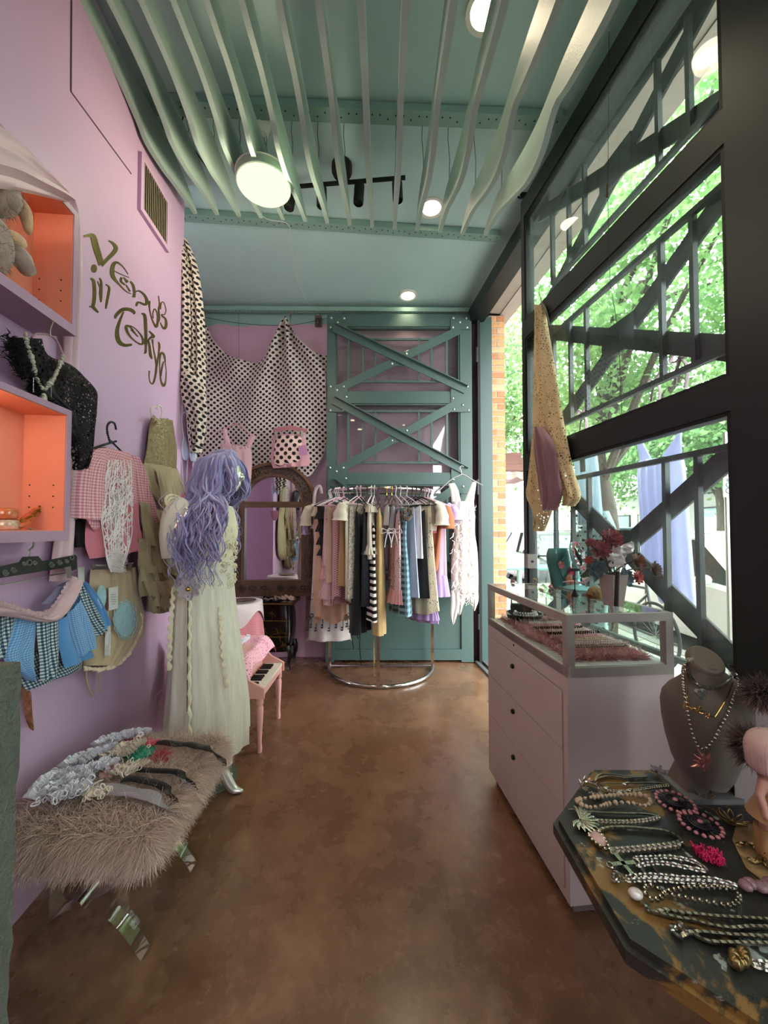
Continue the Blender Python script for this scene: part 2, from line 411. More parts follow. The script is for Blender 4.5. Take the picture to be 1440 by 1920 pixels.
# ================================================================== steel gates (open leaf at the back, closed leaf to the street)
def gate(root, W, H, mfr, min_, mglass, stl, stv, back=False, zs=None):
    """local: x across, brace side -y, z up"""
    R1, R2, R3 = zs
    D = .07
    def pc(name, lo, hi, m): return MB().box(lo, hi).build(name, m, root, local=True, smooth=False)
    pc('stile', (0, -D/2, 0), (stl, D/2, H), mfr); pc('stile', (W - stv, -D/2, 0), (W, D/2, H), mfr)
    for z0, z1 in ((H - .13, H), (R1 - .055, R1 + .065), (R2 - .055, R2 + .06), (R3 - .05, R3 + .05), (0.02, .13)):
        pc('rail', (stl, -D/2, z0), (W - stv, D/2, z1), mfr)
    pc('kick_panel', (stl, -.012, .13), (W - stv, .012, R3 - .05), mfr)
    for z0, z1 in ((R3 + .05, R2 - .055), (R2 + .06, R1 - .055), (R1 + .065, H - .13)):
        pc('pane', (stl, .008, z0), (W - stv, .014, z1), mglass)
        for lo, hi in (((stl, -.02, z0), (stl + .016, .03, z1)), ((W - stv - .016, -.02, z0), (W - stv, .03, z1)), ((stl, -.02, z0), (W - stv, .03, z0 + .014)), ((stl, -.02, z1 - .014), (W - stv, .03, z1))):
            pc('glazing_bead', lo, hi, min_)
    gx0, gx1 = .015, W - .02
    yb = -D/2
    def gus(x0, x1, z0, z1, bl):
        g = pc('gusset_plate', (x0, yb - .012, z0), (x1, yb, z1), mfr)
        q = MB()
        for bx_, bz in bl: q.lathe([(.013, 0), (.011, .006), (.005, .010), (.0005, .0105)], 8, (x0 + bx_ * (x1 - x0), yb - .012, z0 + bz * (z1 - z0)), Matrix.Rotation(PI / 2, 3, 'X'))
        q.build('bolts', m_bolt, g, local=True, kind='stuff')
    B5 = [(.15, .88), (.82, .85), (.48, .55), (.12, .15), (.85, .15)]
    gus(gx0, gx0 + .205, H - .17, H - .03, B5); gus(gx1 - .205, gx1, H - .17, H - .03, B5)
    for R in (R1, R2):
        gus(gx0, gx0 + .205, R - .15, R + .14, [(.12, .93), (.8, .93), (.45, .8), (.93, .55), (.12, .06), (.78, .06)])
        gus(gx1 - .205, gx1, R - .15, R + .14, [(.1, .5), (.85, .93), (.3, .94), (.6, .25), (.9, .06), (.15, .1)])
    for zt, zb in ((H - .13, R1), (R1, R2), (R2, R3)):
        a = Vector((gx0 + .06, 0, zt - .03)); c = Vector((gx1 - .05, 0, zb + .08))
        d = Vector((gx1 - .1, 0, zt - .04)); e = Vector((gx0 + .1, 0, zb + .09))
        y1, y2 = yb - .025, yb - .008
        g = MB().bar(a + Vector((0, y1, 0)), c + Vector((0, y1, 0)), .012, .085)
        u = (c - a).normalized(); nrm = Vector((-u.z, 0, u.x)); sgn = 1 if nrm.z > 0 else -1
        g.bar(a + Vector((0, y1 - .022, 0)) + nrm * (.037 * sgn), c + Vector((0, y1 - .022, 0)) + nrm * (.037 * sgn), .05, .010)
        g.build('diagonal_brace', mfr, root, local=True, smooth=False)
        MB().bar(d + Vector((0, y2, 0)), e + Vector((0, y2, 0)), .010, .085).build('diagonal_brace', mfr, root, local=True, smooth=False)
        cx = (a + c) / 2
        gus(cx.x - .105, cx.x + .105, cx.z - .07, cx.z + .08, [(.12, .15), (.85, .15), (.12, .85), (.85, .85), (.5, .5)])
        z1, z0 = zt - .14, zb + .175; yg = yb + .005
        if zt == R2: z1, z0 = zt - .16, zb + .15
        fr = MB()
        for p, q in (((.23, z0), (1.265, z0)), ((.23, z1), (1.265, z1)), ((.23, z0), (.23, z1)), ((1.265, z0), (1.265, z1))):
            fr.bar((p[0] * W / 1.53, yg, p[1]), (q[0] * W / 1.53, yg, q[1]), .022, .022)
        gr = fr.build('grille_frame', mfr, root, local=True, smooth=False)
        for xx in (.38, .515, .97, 1.105): MB().bar((xx * W / 1.53, yg, z0), (xx * W / 1.53, yg, z1), .018, .022, up=(0, 1, 0)).build('grille_bar', mfr, gr, local=True, smooth=False)
door = senv('door_1', 'open teal steel gate leaf with glass and crossed braces', (-.605, 4.06, .012), 0)
gate(door, 1.535, 3.66, m_teal, m_teal, m_dglass, .085, .125, zs=(2.76, 1.90, .78))
# street leaf: braces outside, dark inside
G0 = Vector((.985, 2.62, 0)); G1 = Vector((1.163, 1.29, 0)); gd = (G1 - G0).normalized()
Wg = 1.60
win = senv('window_1', 'closed glazed steel gate leaf facing the street', G0 + gd * Wg, math.atan2(-gd.y, -gd.x))
gate(win, Wg, 3.66, m_teald, m_black, m_glass, .22, .045, zs=(2.74, 1.84, .73))
g2 = senv('window_2', 'glazed steel gate leaf beside the viewer', wr(5.62) , math.atan2(-AD.y, -AD.x))
gate(g2, 1.60, 3.66, m_teald, m_black, m_glass, .1, .1, zs=(2.74, 1.84, .73))
struct(wbox(2.86, 4.02, -.22, .02, 0, 3.62).build('wall_street', m_black, smooth=False), 'dark steel wall between the street gates')
struct(wbox(5.62, 7.4, -.22, .02, 0, 3.62).build('wall_corner', m_pink, smooth=False), 'wall at the corner behind the viewer')
wb = G0 + gd * Wg
b = MB(); q = [wb + Vector((-.02, .02, 0)), wr(3.02, .0), wr(3.02, -.12), wb + Vector((.10, .02, 0))]
# post between leaf and wall
MB_post = MB().box((1.17, .98, 0), (1.33, 1.06, 3.62)); struct(MB_post.build('trim_8', m_black, smooth=False), 'black steel post at the near end of the street gate')

# ================================================================== ceiling fins
FL = [(.2, 3.84, 3.72), (.7, 3.83, 3.72), (1.2, 3.82, 3.715), (1.45, 3.81, 3.71), (1.68, 3.80, 3.70), (1.84, 3.79, 3.675), (2.02, 3.79, 3.61), (2.10, 3.79, 3.565), (2.26, 3.78, 3.565), (2.40, 3.75, 3.59), (2.56, 3.69, 3.61), (2.66, 3.63, 3.62)]
FR = [(.2, 3.12, 2.98), (.55, 3.12, 2.98), (.9, 3.13, 2.985), (1.05, 3.145, 2.99), (1.17, 3.16, 3.0), (1.40, 3.20, 3.07), (1.52, 3.21, 3.115), (1.66, 3.22, 3.056), (1.82, 3.26, 3.08), (2.02, 3.33, 3.178), (2.30, 3.43, 3.325), (2.60, 3.44, 3.42)]
def samp(prof, n=26):
    out = []
    P = spl([Vector(p) for p in prof], 4); return P
NF = 14
m_wire = mat('thin_wire', hexc('#3c4a44'), .5, .5, 0)
for i in range(NF):
    t = i / (NF - 1); te = t * t * (3 - 2 * t) * .35 + t * .65
    X = lerp(-1.335, .70, t)
    A = samp(FL); B = samp(FR); rows = [a.lerp(c, te) for a, c in zip(A, B)]
    n = len(rows); th_ = .013
    vs = []; uv = []
    for s_ in (-1, 1):
        for r in rows: vs.append((X + s_ * th_, r.x, r.y)); vs.append((X + s_ * th_, r.x, r.z))
    fs = []
    for k in range(n - 1):
        fs.append((2*k, 2*k+1, 2*k+3, 2*k+2)); o_ = 2 * n
        fs.append((o_+2*k, o_+2*k+2, o_+2*k+3, o_+2*k+1)); fs.append((2*k, 2*k+2, o_+2*k+2, o_+2*k)); fs.append((2*k+1, o_+2*k+1, o_+2*k+3, 2*k+3))
    fs.append((0, 2*n, 2*n+1, 1)); fs.append((2*n-2, 2*n-1, 4*n-1, 4*n-2))
    lab = 'wavy pale green hanging ceiling fin, %s from the pink wall' % ORD[i]
    if i == NF - 1: lab = 'wavy pale green hanging ceiling fin closest to the street gate'
    fin = thing('ceiling_fin', lab, 'ceiling fin', (X, rows[-1].x, rows[0].z), 0, 'hanging ceiling fins')
    MB().add(vs, fs).build('blade', m_fin, fin, smooth=True, angle=30)
    for Yw in (2.24, 1.0):
        z = min(rows, key=lambda r: abs(r.x - Yw)).y
        if CZ - z > .02: MB().tube([(X, Yw, z - .05), (X + .006, Yw, lerp(z, CZ, .4)), (X - .004, Yw, lerp(z, CZ, .7)), (X, Yw, CZ)], .0018, 4).build('hanging_wire', m_wire, fin)
# ================================================================== lamps
m_lampw = mat('lamp_white_enamel', hexc('#e6e2d6'), .35, 0, .02)
def emis(name, col, s):
    t = NT(name); t.t.nodes.remove(t.bs); e = t.n('ShaderNodeEmission'); e.inputs[0].default_value = (*col, 1); e.inputs[1].default_value = s; t.l(e, 0, t.out, 0); return t.mat
m_em = emis('warm_lamp_glow', (1, .86, .62), 9.0)
def lamp_light(name, kind, loc, power, col, size=.1, parent=None, spot=2.4):
    d = bpy.data.lights.new(name, kind); d.energy = power; d.color = col
    if kind == 'AREA': d.shape = 'DISK'; d.size = size
    if kind == 'SPOT': d.spot_size = spot; d.spot_blend = .8; d.shadow_soft_size = size
    if kind == 'POINT': d.shadow_soft_size = size
    o = bpy.data.objects.new(name, d); COL.objects.link(o)
    if parent is not None: o.parent = parent; o.location = WM(parent).inverted() @ Vector(loc)
    else: o.location = loc
    return o
def downlight(p, label, power=24, r=.085, col=(1, .84, .58)):
    t = thing('recessed_downlight', label, 'ceiling light', (p.x, p.y, CZ - .012), 0, 'recessed ceiling lights')
    MB().lathe([(r * .82, .012), (r * .86, .0), (r * 1.12, -.002), (r * 1.14, .012)], 28, p * 1 + Vector((0, 0, -.012))).build('trim_ring', m_lampw, t)
    MB().lathe([(r * .84, .0), (r * .6, .004), (.001, .006)], 24, p + Vector((0, 0, -.010)), mi=0).build('bulb', m_em, t)
    lamp_light('downlight_glow', 'SPOT', p + Vector((0, 0, -.03)), power, col, .07, t, 1.75)
    return t
downlight(onz(911, 18, CZ), 'bright recessed ceiling light half hidden by a fin, nearest the viewer', 22)
downlight(onz(809, 388, CZ), 'recessed ceiling light in the middle behind the fin tips')
downlight(onz(765, 553, CZ), 'recessed ceiling light closest to the teal gate', 20)
for k, (x, y, w_) in enumerate(((-.7, -.5, 'just behind the viewer'), (.5, -.9, 'behind the viewer by the street'), (-.6, -1.3, 'behind the viewer by the pink wall'), (.4, -1.8, 'farthest behind the viewer'))):  # unseen lamps added behind the camera to brighten the interior
    downlight(Vector((x, y, CZ)), 'recessed ceiling light ' + w_, 24, col=(1, .93, .84))
# round drum pendant among the fins
pc_ = at(495, 350, 2.2); R_ = .155
pl_ = thing('drum_pendant_lamp', 'large round glowing drum lamp hanging between the fins', 'lamp', pc_)
MB().lathe([(R_ * .97, .0), (R_, .004), (R_, .055), (R_ * .97, .058), (.03, .075), (.001, .075)], 40, pc_).build('shade', mat('lamp_green_enamel', hexc('#9db7a4'), .4, 0, .03), pl_)
MB().lathe([(.001, -.022), (R_ * .5, -.018), (R_ * .85, -.008), (R_ * .985, .004)], 40, pc_).build('diffuser', emis('pendant_glow', (1, .90, .60), 1.0), pl_)
MB().torus(pc_ + Vector((0, 0, .052)), R_ + .002, .004, 36, 6).build('rim', m_lampw, pl_)
top = Vector((pc_.x - .03, pc_.y + .04, CZ))
for k, a in enumerate((.4, 2.5, 4.6)):
    MB().tube([pc_ + Vector((cos(a) * .05, sin(a) * .05, .07)), top + Vector((cos(a) * .012, sin(a) * .012, -.10))], .005, 6).build('suspension_rod', m_strut, pl_)
MB().lathe([(.001, -.11), (.035, -.10), (.05, -.05), (.05, 0)], 16, top).build('canopy', m_lampw, pl_)
lamp_light('pendant_glow_light', 'POINT', pc_ + Vector((0, 0, -.12)), 14, (1, .88, .62), .12, pl_)
# black track light
ca = onz(641, 322, CZ - .05); tr_ = thing('track_light', 'black ceiling track light with four spot heads', 'track light', (ca.x, ca.y, CZ - .3))
MB().lathe([(.066, .05), (.069, .045), (.069, .0), (.060, -.02), (.001, -.022)], 24, ca).build('canopy', m_black, tr_)
MB().lathe([(.05, .0), (.05, .03)], 16, ca + Vector((0, 0, .04))).build('junction_ring', m_bolt, tr_)
e1 = onz(541, 351, 3.70); e2 = onz(760, 333, 3.70)
MB().bar(e1, e2, .018, .018).build('track_bar', m_black, tr_, smooth=False)
MB().tube([ca, Vector((ca.x, ca.y, 3.70))], .012, 8).build('stem', m_black, tr_)
for k, f in enumerate((.03, .29, .615, .93)):
    p = e1.lerp(e2, f); h = MB(); M_ = Matrix.Rotation((.15, 0, .06, -.05)[k], 3, 'Y')
    h.lathe([(.001, .0), (.030, -.004), (.034, -.02), (.034, -.135), (.030, -.14), (.028, -.125), (.001, -.12)], 16, p + Vector((0, 0, -.012)), M_)
    h.build('spot_head', m_black, tr_)
# loose white cable drooping from the strut to the sensor, and a dark cable behind the pendant
m_cab = mat('white_cable', hexc('#c9cfc8'), .5, 0, 0)
cb = [onz(440, 372, CZ - .07), onz(500, 410, CZ - .07), onz(541, 422, CZ - .07), onz(548, 470, CZ - .03), onz(556, 520, CZ - .02), onz(575, 565, CZ - .03), at(590, 583, 4.17), at(598, 590, 4.17)]
tag(MB().tube(spl(cb, 6), .003, 5).build('ceiling_cable', m_cab), 'thin white cable drooping from pendant lamp across the ceiling', 'cable')
cb = [onz(344, 215, CZ - .04), onz(345, 245, CZ - .1), onz(385, 310, CZ - .12), onz(430, 362, CZ - .1)]
tag(MB().tube(spl(cb, 6), .004, 5).build('ceiling_cable', m_black), 'dark cable sagging from near strut behind the left fins', 'cable')
# small steel bracket at the gate head
br = at(991, 368, 2.62)
bk = thing('gate_bracket', 'small black bolted bracket at the top corner of street gate', 'bracket', br)
MB().box((-.06, -.012, -.02), (.02, .0, .02), Matrix.Translation(br)).build('arm', m_black, bk, smooth=False)
MB().torus(br + Vector((-.062, -.006, 0)), .016, .007, 14, 6, Matrix.Rotation(PI / 2, 3, 'X')).build('eye', m_black, bk)
# motion sensor on the back wall
sp_ = at(597, 602, BY - .02)
so = thing('motion_sensor', 'small grey motion sensor high on the back wall', 'sensor', sp_)
MB().box((-.035, -.03, -.06), (.035, .03, .05), Matrix.Translation(sp_)).build('mount', mat('sensor_grey', hexc('#6b5a5a'), .5, 0, .05), so, smooth=False)
MB().ball(sp_ + Vector((0, -.03, -.02)), .032, 12, 8, (1, .8, 1.3)).build('lens', mat('sensor_lens', hexc('#453a3c'), .3, 0, .05), so)

# ================================================================== on the pink wall
def lwq(px, py, off=0.0): return LW(px, py, off)
# supply vent: frame and upright louvres
c4 = [lwq(259, 285), lwq(313, 378), lwq(313, 471), lwq(262, 405)]
u0 = (c4[0] - LW.P).dot(LWD); u1 = (c4[1] - LW.P).dot(LWD); z0 = (c4[2].z + c4[3].z) / 2; z1 = (c4[0].z + c4[1].z) / 2
def lwp(u, z, off=0.0): return LW.P + LWD * u + LW.n * off + Vector((0, 0, z))
LWR = math.atan2(LWD.y, LWD.x)     # local x along the wall, local -y into the room
vent = thing('air_vent', 'pink framed air vent with upright louvres on the wall', 'vent', lwp((u0 + u1) / 2, z0), LWR)
hw = (u1 - u0) / 2; hh = z1 - z0; fr = MB()
for lo, hi in (((-hw, -.02, 0), (hw, 0, .03)), ((-hw, -.02, hh - .03), (hw, 0, hh)), ((-hw, -.02, .03), (-hw + .03, 0, hh - .03)), ((hw - .03, -.02, .03), (hw, 0, hh - .03))): fr.box(lo, hi)
fr.build('frame', m_pink, vent, local=True, smooth=False)
MB().box((-hw + .03, -.003, .03), (hw - .03, 0, hh - .03)).build('duct', mat('duct_dark', hexc('#3a3632'), .8, 0, 0), vent, local=True, smooth=False)
m_lou = mat('louvre_metal', hexc('#a39a82'), .4, .3, .05); n = 13; l0 = None
for k in range(n):
    x = lerp(-hw + .042, hw - .042, k / (n - 1))
    if l0 is None: l0 = MB().bar((0, -.011, .03), (0, -.011, hh - .03), .003, .018, up=(.5, 1, 0)).build('louvre', m_lou, vent, local=True, smooth=False); l0.location = (x, 0, 0)
    else: c = dup(l0, parent=vent); c.location = (x, 0, 0)
# access panel seams
seam = mat('panel_seam', hexc('#5a4452'), .8, 0, 0)
ps = MB()
for a, c in (((134, 0), (133, 172)), ((133, 172), (246, 326))): ps.bar(lwq(*a, .001), lwq(*c, .001), .004, .006)
struct(ps.build('trim_9', seam, smooth=False), 'dark seam of an access panel in the pink wall')
# gold foil lettering: Venus in Tokyo
def L(cx, cy): return lwq(130 + cx / 5.333, 400 + cy / 5.333, .003)
m_foil = mat('gold_foil', hexc('#847a44'), .28, .75, .25, 14)
def letter(nm, lab, strokes, blobs=()):
    q = MB()
    for st in strokes:
        P = spl([Vector((x, y, w_)) for x, y, w_ in st], 7); n_ = len(P); vs = []; fs = []
        for i, p in enumerate(P):
            a = P[max(0, i - 1)]; c = P[min(n_ - 1, i + 1)]; d = Vector((c.x - a.x, c.y - a.y)); d = d.normalized() if d.length > 1e-6 else Vector((1, 0)); nx = Vector((-d.y, d.x)) * max(p.z, 2.5) / 2
            for s_ in (1, -1): vs.append(L(p.x + nx.x * s_, p.y + nx.y * s_)); vs.append(vs[-1] - LW.n * .003)
        for i in range(n_ - 1):
            a, c = 4 * i, 4 * i + 4; fs += [(a, a+2, c+2, c), (a, c, c+1, a+1), (a+2, a+3, c+3, c+2)]
        q.add(vs, fs)
    for x, y, rx, ry in blobs: q.prism([(x + rx * cos(k * PI / 8), y + ry * sin(k * PI / 8)) for k in range(16)], lambda X_, Y_, d: L(X_, Y_) - LW.n * d, .0, .003)
    return tag(q.build('gold_letter', m_foil, smooth=False), lab, 'letter', 'gold lettering on the pink wall')
letter('V', 'large gold letter V at the top left of the lettering', [[(150, 232, 20), (195, 222, 30), (240, 235, 55), (270, 340, 62), (325, 515, 55)], [(320, 520, 40), (370, 470, 34), (440, 400, 40), (468, 350, 40), (440, 300, 26), (395, 272, 10)]])
letter('dot', 'round gold dot above the letters in', [], [(250, 553, 28, 42)])
letter('e', 'gold letter e right of the large V', [[(590, 610, 6), (540, 535, 10), (480, 492, 24), (440, 520, 38), (435, 620, 40), (500, 710, 16), (570, 780, 8), (622, 805, 6)], [(445, 570, 8), (520, 610, 8), (600, 640, 6)], [(525, 640, 22), (520, 680, 20), (560, 715, 14)], [(545, 640, 10), (585, 690, 28)], [(570, 715, 12), (610, 780, 16)]])
letter('n', 'gold letter n of the upper word', [[(612, 680, 14), (640, 720, 24), (652, 790, 24), (648, 840, 30)], [(655, 790, 10), (700, 775, 14), (755, 820, 22), (778, 880, 30), (760, 912, 24), (700, 890, 16), (680, 900, 22), (672, 930, 12)]])
letter('u', 'gold letter u of the upper word', [[(802, 875, 22), (805, 960, 12), (830, 1060, 12), (870, 1135, 22), (885, 1080, 20), (880, 1000, 12), (855, 955, 10), (838, 1000, 8), (842, 1050, 8)], [(893, 825, 8), (903, 900, 10), (896, 970, 16), (905, 1060, 8), (885, 1100, 6)]])
letter('s', 'gold letter s ending the upper word', [[(915, 960, 8), (920, 900, 10), (945, 890, 8), (968, 960, 8), (955, 1010, 8), (925, 1010, 8), (935, 1030, 16), (965, 1060, 20), (968, 1130, 28), (945, 1150, 20), (920, 1110, 10), (912, 1090, 8)]])
letter('i', 'glittering gold letter i of the small word', [[(215, 650, 16), (245, 680, 30), (255, 780, 32), (250, 880, 32), (240, 930, 30), (262, 960, 26), (292, 992, 14)], [(200, 930, 14), (240, 940, 16)]])
letter('in', 'glittering gold letter n of the small word', [[(305, 645, 10), (322, 690, 18), (318, 800, 30), (320, 890, 12)], [(285, 680, 8), (310, 740, 10)], [(365, 710, 8), (400, 740, 18), (395, 800, 22), (378, 890, 22), (368, 955, 10)]])
letter('T', 'large gold letter T of the lower word', [[(462, 1055, 12), (470, 1020, 30), (530, 965, 34), (600, 960, 32), (645, 985, 32), (650, 1010, 10)], [(545, 985, 12), (505, 1080, 24), (480, 1180, 36), (495, 1275, 42), (550, 1318, 32), (628, 1312, 22)]])
letter('o', 'gold letter o between the large T and k', [[(640, 1165, 8), (600, 1128, 18), (570, 1135, 26), (590, 1200, 22), (650, 1270, 12), (715, 1308, 16), (742, 1285, 26), (720, 1220, 14), (660, 1150, 8), (610, 1122, 8)], [(622, 1158, 20), (690, 1235, 8)]])
letter('k', 'tall gold letter k in the lower word', [[(722, 1002, 14), (755, 1020, 28), (765, 1120, 32), (768, 1260, 26), (766, 1380, 20), (755, 1390, 30)], [(800, 1175, 10), (845, 1230, 26), (820, 1240, 20), (775, 1280, 14)], [(790, 1260, 14), (805, 1340, 22), (815, 1420, 26), (830, 1455, 10)]])
letter('y', 'long gold letter y in the lower word', [[(832, 1260, 20), (840, 1330, 10), (860, 1440, 14), (875, 1520, 20)], [(893, 1285, 12), (903, 1330, 20), (890, 1430, 12), (875, 1520, 20), (865, 1610, 18), (840, 1700, 14), (812, 1690, 8), (800, 1630, 8), (803, 1575, 14)]])
letter('o2', 'gold letter o ending the lower word', [[(962, 1490, 8), (950, 1420, 20), (925, 1395, 22), (908, 1440, 16), (905, 1560, 8), (920, 1680, 16), (945, 1722, 26), (965, 1680, 14), (970, 1570, 6), (955, 1470, 6)], [(945, 1480, 8), (925, 1560, 16), (920, 1630, 8)]])
# outlet cover low on the wall
oc = lwq(297, 1320); ou = (oc - LW.P).dot(LWD)
ol = thing('outlet_plate', 'pink painted outlet plate low on the wall', 'outlet', lwp(ou, oc.z - .07), LWR)
MB().box((-.045, -.006, 0), (.045, 0, .14)).build('plate', m_pink, ol, local=True, smooth=False)
for z in (.035, .085): MB().lathe([(.017, 0), (.017, .003), (.001, .003)], 12, (0, -.006, z + .01), Matrix.Rotation(PI / 2, 3, 'X')).build('socket', m_pink, ol, local=True)

# ================================================================== concrete plinth at the left edge
def conc():
    t = NT('rough_concrete'); v = t.coord(); n1 = t.noise(v, 6, 6, .65); n2 = t.noise(v, 40, 5, .7)
    t.set(**{'Base Color': t.mix(n1, hexc('#4d5149'), hexc('#6f7266')), 'Roughness': .9}); t.bump(t.math('ADD', n2, t.math('MULTIPLY', n1, 2)), .9, .02); return t.mat
bl = MB(); random.seed(5)
x1t, x1b = at(54, 1245, .72), at(36, 1900, .72)
ny, nz = 8, 30
def cfn(u, v):     # section around the plinth
    z = 1.155 * v; per = u * 4; s_ = per % 1; e = int(per) % 4
    xr = lerp(-.683, -.665, v); xl = -1.02; y0, y1 = .42, .715
    x, y = [(lerp(xl, xr, s_), y0), (xr, lerp(y0, y1, s_)), (lerp(xr, xl, s_), y1), (xl, lerp(y1, y0, s_))][e]
    h = sin(z * 37 + y * 21) * .0012 + sin(z * 83 + x * 50) * .001; cxx, cyy = (xl + xr) / 2, (y0 + y1) / 2
    k = 1 - (.02 if v > .98 else 0)
    return Vector((cxx + (x - cxx) * k + h, cyy + (y - cyy) * k + h, z))
bl.grid(cfn, 32, nz, cu=True); nb = len(bl.v); B_ = nz + 1
bl.f.append(tuple(i * B_ + nz for i in range(32))); bl.m.append(0)
cp = tag(bl.build('concrete_plinth', conc(), smooth=True, angle=50), 'rough grey concrete plinth at the left edge by the bench', 'plinth')
rg = MB(); c0 = Vector((-.70, .66, 1.160))
for k in range(5): rg.torus(c0 + Vector((-.02 + k * .009, .002 * k, .006)), .012, .0035, 12, 6, Matrix.Rotation(.6 * k, 3, 'Y'))
tag(rg.build('ring', m_silver), 'small silver ring cluster on top of the concrete plinth', 'ring')
# ================================================================== cloth helpers
def cr3(x, y): return (x / 3.4275, 540 + y / 3.4275)
def cr4(x, y): return (x / 3.0, 900 + y / 3.0)
def rowset(rows, conv):
    out = []
    for a, b_, c, d in rows: out.append((*conv(a, b_), *conv(c, d)))
    return out
def sheet(mb, rows, pl, off=.01, thick=.03, ns=18, k=5, amp=.006, ph=0.0, a0=.3, sub=4, jag=0.0, back=.5, mi=0, wob=0.0):
    """cloth traced as left/right edges on a plane; a closed flattened tube with folds"""
    R = [Vector(r[:3] + (0,)) if False else r for r in rows]
    L_ = spl([Vector((r[0], r[1], 0)) for r in rows], sub); Q_ = spl([Vector((r[2], r[3], 0)) for r in rows], sub); n = len(L_)
    vs = []; uv = []; fs = []; M_ = 2 * ns
    for i in range(n):
        t = i / (n - 1); A = pl(L_[i].x, L_[i].y, off); B = pl(Q_[i].x, Q_[i].y, off); wd = (B - A).length
        for j in range(M_):
            s_ = j / ns if j <= ns else (M_ - j) / ns; frontside = j <= ns
            P = A.lerp(B, s_); bulge = thick * math.sqrt(max(0, sin(PI * s_)))
            d = amp * lerp(a0, 1, t) * (sin(2 * PI * k * s_ + ph + wob * sin(3 * t + ph)) + .35 * sin(2 * PI * k * 2.3 * s_ + 1.7 * ph)) * min(1, 4 * s_, 4 * (1 - s_))
            P = P + pl.n * ((bulge + d) if frontside else (-bulge * back + d * .6))
            if jag and i == n - 1: P.z += jag * sin(2 * PI * k * s_ * 1.5 + ph)
            vs.append(P); uv.append(((s_ if frontside else 2 - s_) * wd, P.z))
    for i in range(n - 1):
        for j in range(M_): fs.append((i*M_+j, i*M_+(j+1)%M_, (i+1)*M_+(j+1)%M_, (i+1)*M_+j))
    mb.add(vs, [f[::-1] for f in fs], uv, mi); return mb
def flounce(mb, rows, pl, off, k, amp, ph=0.0):
    """open frill between left/right edges, waves growing towards a scalloped hem"""
    L_ = spl([Vector((r[0], r[1], 0)) for r in rows], 6); Q_ = spl([Vector((r[2], r[3], 0)) for r in rows], 6); n = len(L_) - 1
    def fn(u, v):
        i = int(round(v * n)); A = pl(L_[i].x, L_[i].y, off); B = pl(Q_[i].x, Q_[i].y, off); w_ = amp * v
        return A.lerp(B, u) + pl.n * (w_ * sin(2 * PI * k * u + ph) + .5 * w_ * sin(4.4 * PI * k * u + 2 * ph) + .02 * v) + Vector((0, 0, w_ * .8 * cos(2 * PI * k * u + ph) * v))
    mb.grid(fn, 60, n); return mb
def ruffle(mb, path, nrm, h=.03, amp=.012, waves=10, n=None, mi=0, base=.35):
    """frilled strip standing on a path; nrm points out of the frill"""
    P = spl(path, 8); m = len(P) - 1; n = n or waves * 6; nrm = Vector(nrm)
    def fn(u, v):
        f = u * m; i = min(m - 1, int(f)); p = P[i].lerp(P[i + 1], f - i); t = (P[min(m, i + 1)] - P[i]).normalized(); sd = t.cross(nrm)
        a = u * waves * 2 * PI
        return p + nrm * (h * v * (1 + .15 * sin(a * .37))) + sd * (amp * sin(a) * (base + v * (1 - base))) + t * (amp * .5 * cos(a * 1.0) * v)
    mb.grid(fn, n, 3, uvs=((P[0] - P[-1]).length, h), mi=mi); return mb
def hook(mb, p, s=.045, r=.0028, lean=(0, 0, 0), x=Vector((1, 0, 0)), beads=0):
    """hanger hook rising from p"""
    P = [p + Vector((0, 0, 0)), p + Vector((0, 0, s * .5))]
    for i in range(9):
        a = -PI * .35 + i / 8 * PI * 1.25; P.append(p + Vector((0, 0, s * .95)) + x * (-cos(a) * s * .36) + Vector((0, 0, sin(a) * s * .36)))
    P = [P[0]] + P[2:]
    if beads:
        Q = spl(P, 6); last = None
        for q in Q:
            if last is None or (q - last).length > r * 1.7: mb.ball(q, r, 7, 5); last = q
    else: mb.tube(spl(P, 4), r, 6)
    return mb

# ================================================================== box shelves with orange lining
m_orange = mat('orange_lining', hexc('#e28d70'), .6, 0, .06, 3)
m_shelf = mat('shelf_lilac', hexc('#ab8aa2'), .5, 0, .04, 3)
def pocket(name, label, zlo, zhi, u_hi, depth, u_lo=-.62):
    t = thing(name, label, 'wall shelf', lwp(u_hi, zlo), LWR, 'orange lined wall boxes')
    L_ = u_lo - u_hi; e = .022; H = zhi - zlo; d = -depth
    def bx(nm, lo, hi, m): return MB().box(lo, hi).build(nm, m, t, local=True, smooth=False)
    bx('bottom_board', (L_, d, 0), (0, 0, e * 1.6), m_shelf); bx('top_board', (L_, d, H - e), (0, 0, H), m_shelf)
    bx('side_board', (-e, d, e * 1.6), (0, 0, H - e), m_shelf)
    bx('back_lining', (L_, -.006, e * 1.6), (-e, 0, H - e), m_orange); bx('side_lining', (-e - .003, d + .004, e * 1.6), (-e, -.006, H - e), m_orange)
    bx('top_lining', (L_, d + .004, H - e - .003), (-e - .003, -.006, H - e), m_orange); bx('floor_lining', (L_, d + .004, e * 1.6), (-e - .003, -.006, e * 1.6 + .003), m_orange)
    q = MB()
    for yy in (-.03, d + .04):
        for z in (.12, .16, .20): q.lathe([(.003, 0), (.003, .001), (.0005, .001)], 6, (-e - .003, yy, z), Matrix.Rotation(-PI / 2, 3, 'Y'))
    q.build('peg_holes', m_black, t, local=True, kind='stuff')
    return t
ub = pocket('box_shelf', 'upper lilac box shelf with glowing orange lining', 2.125, 2.60, .125, .145)
lb = pocket('box_shelf', 'lower lilac box shelf with glowing orange lining', 1.355, 1.835, .105, .15)
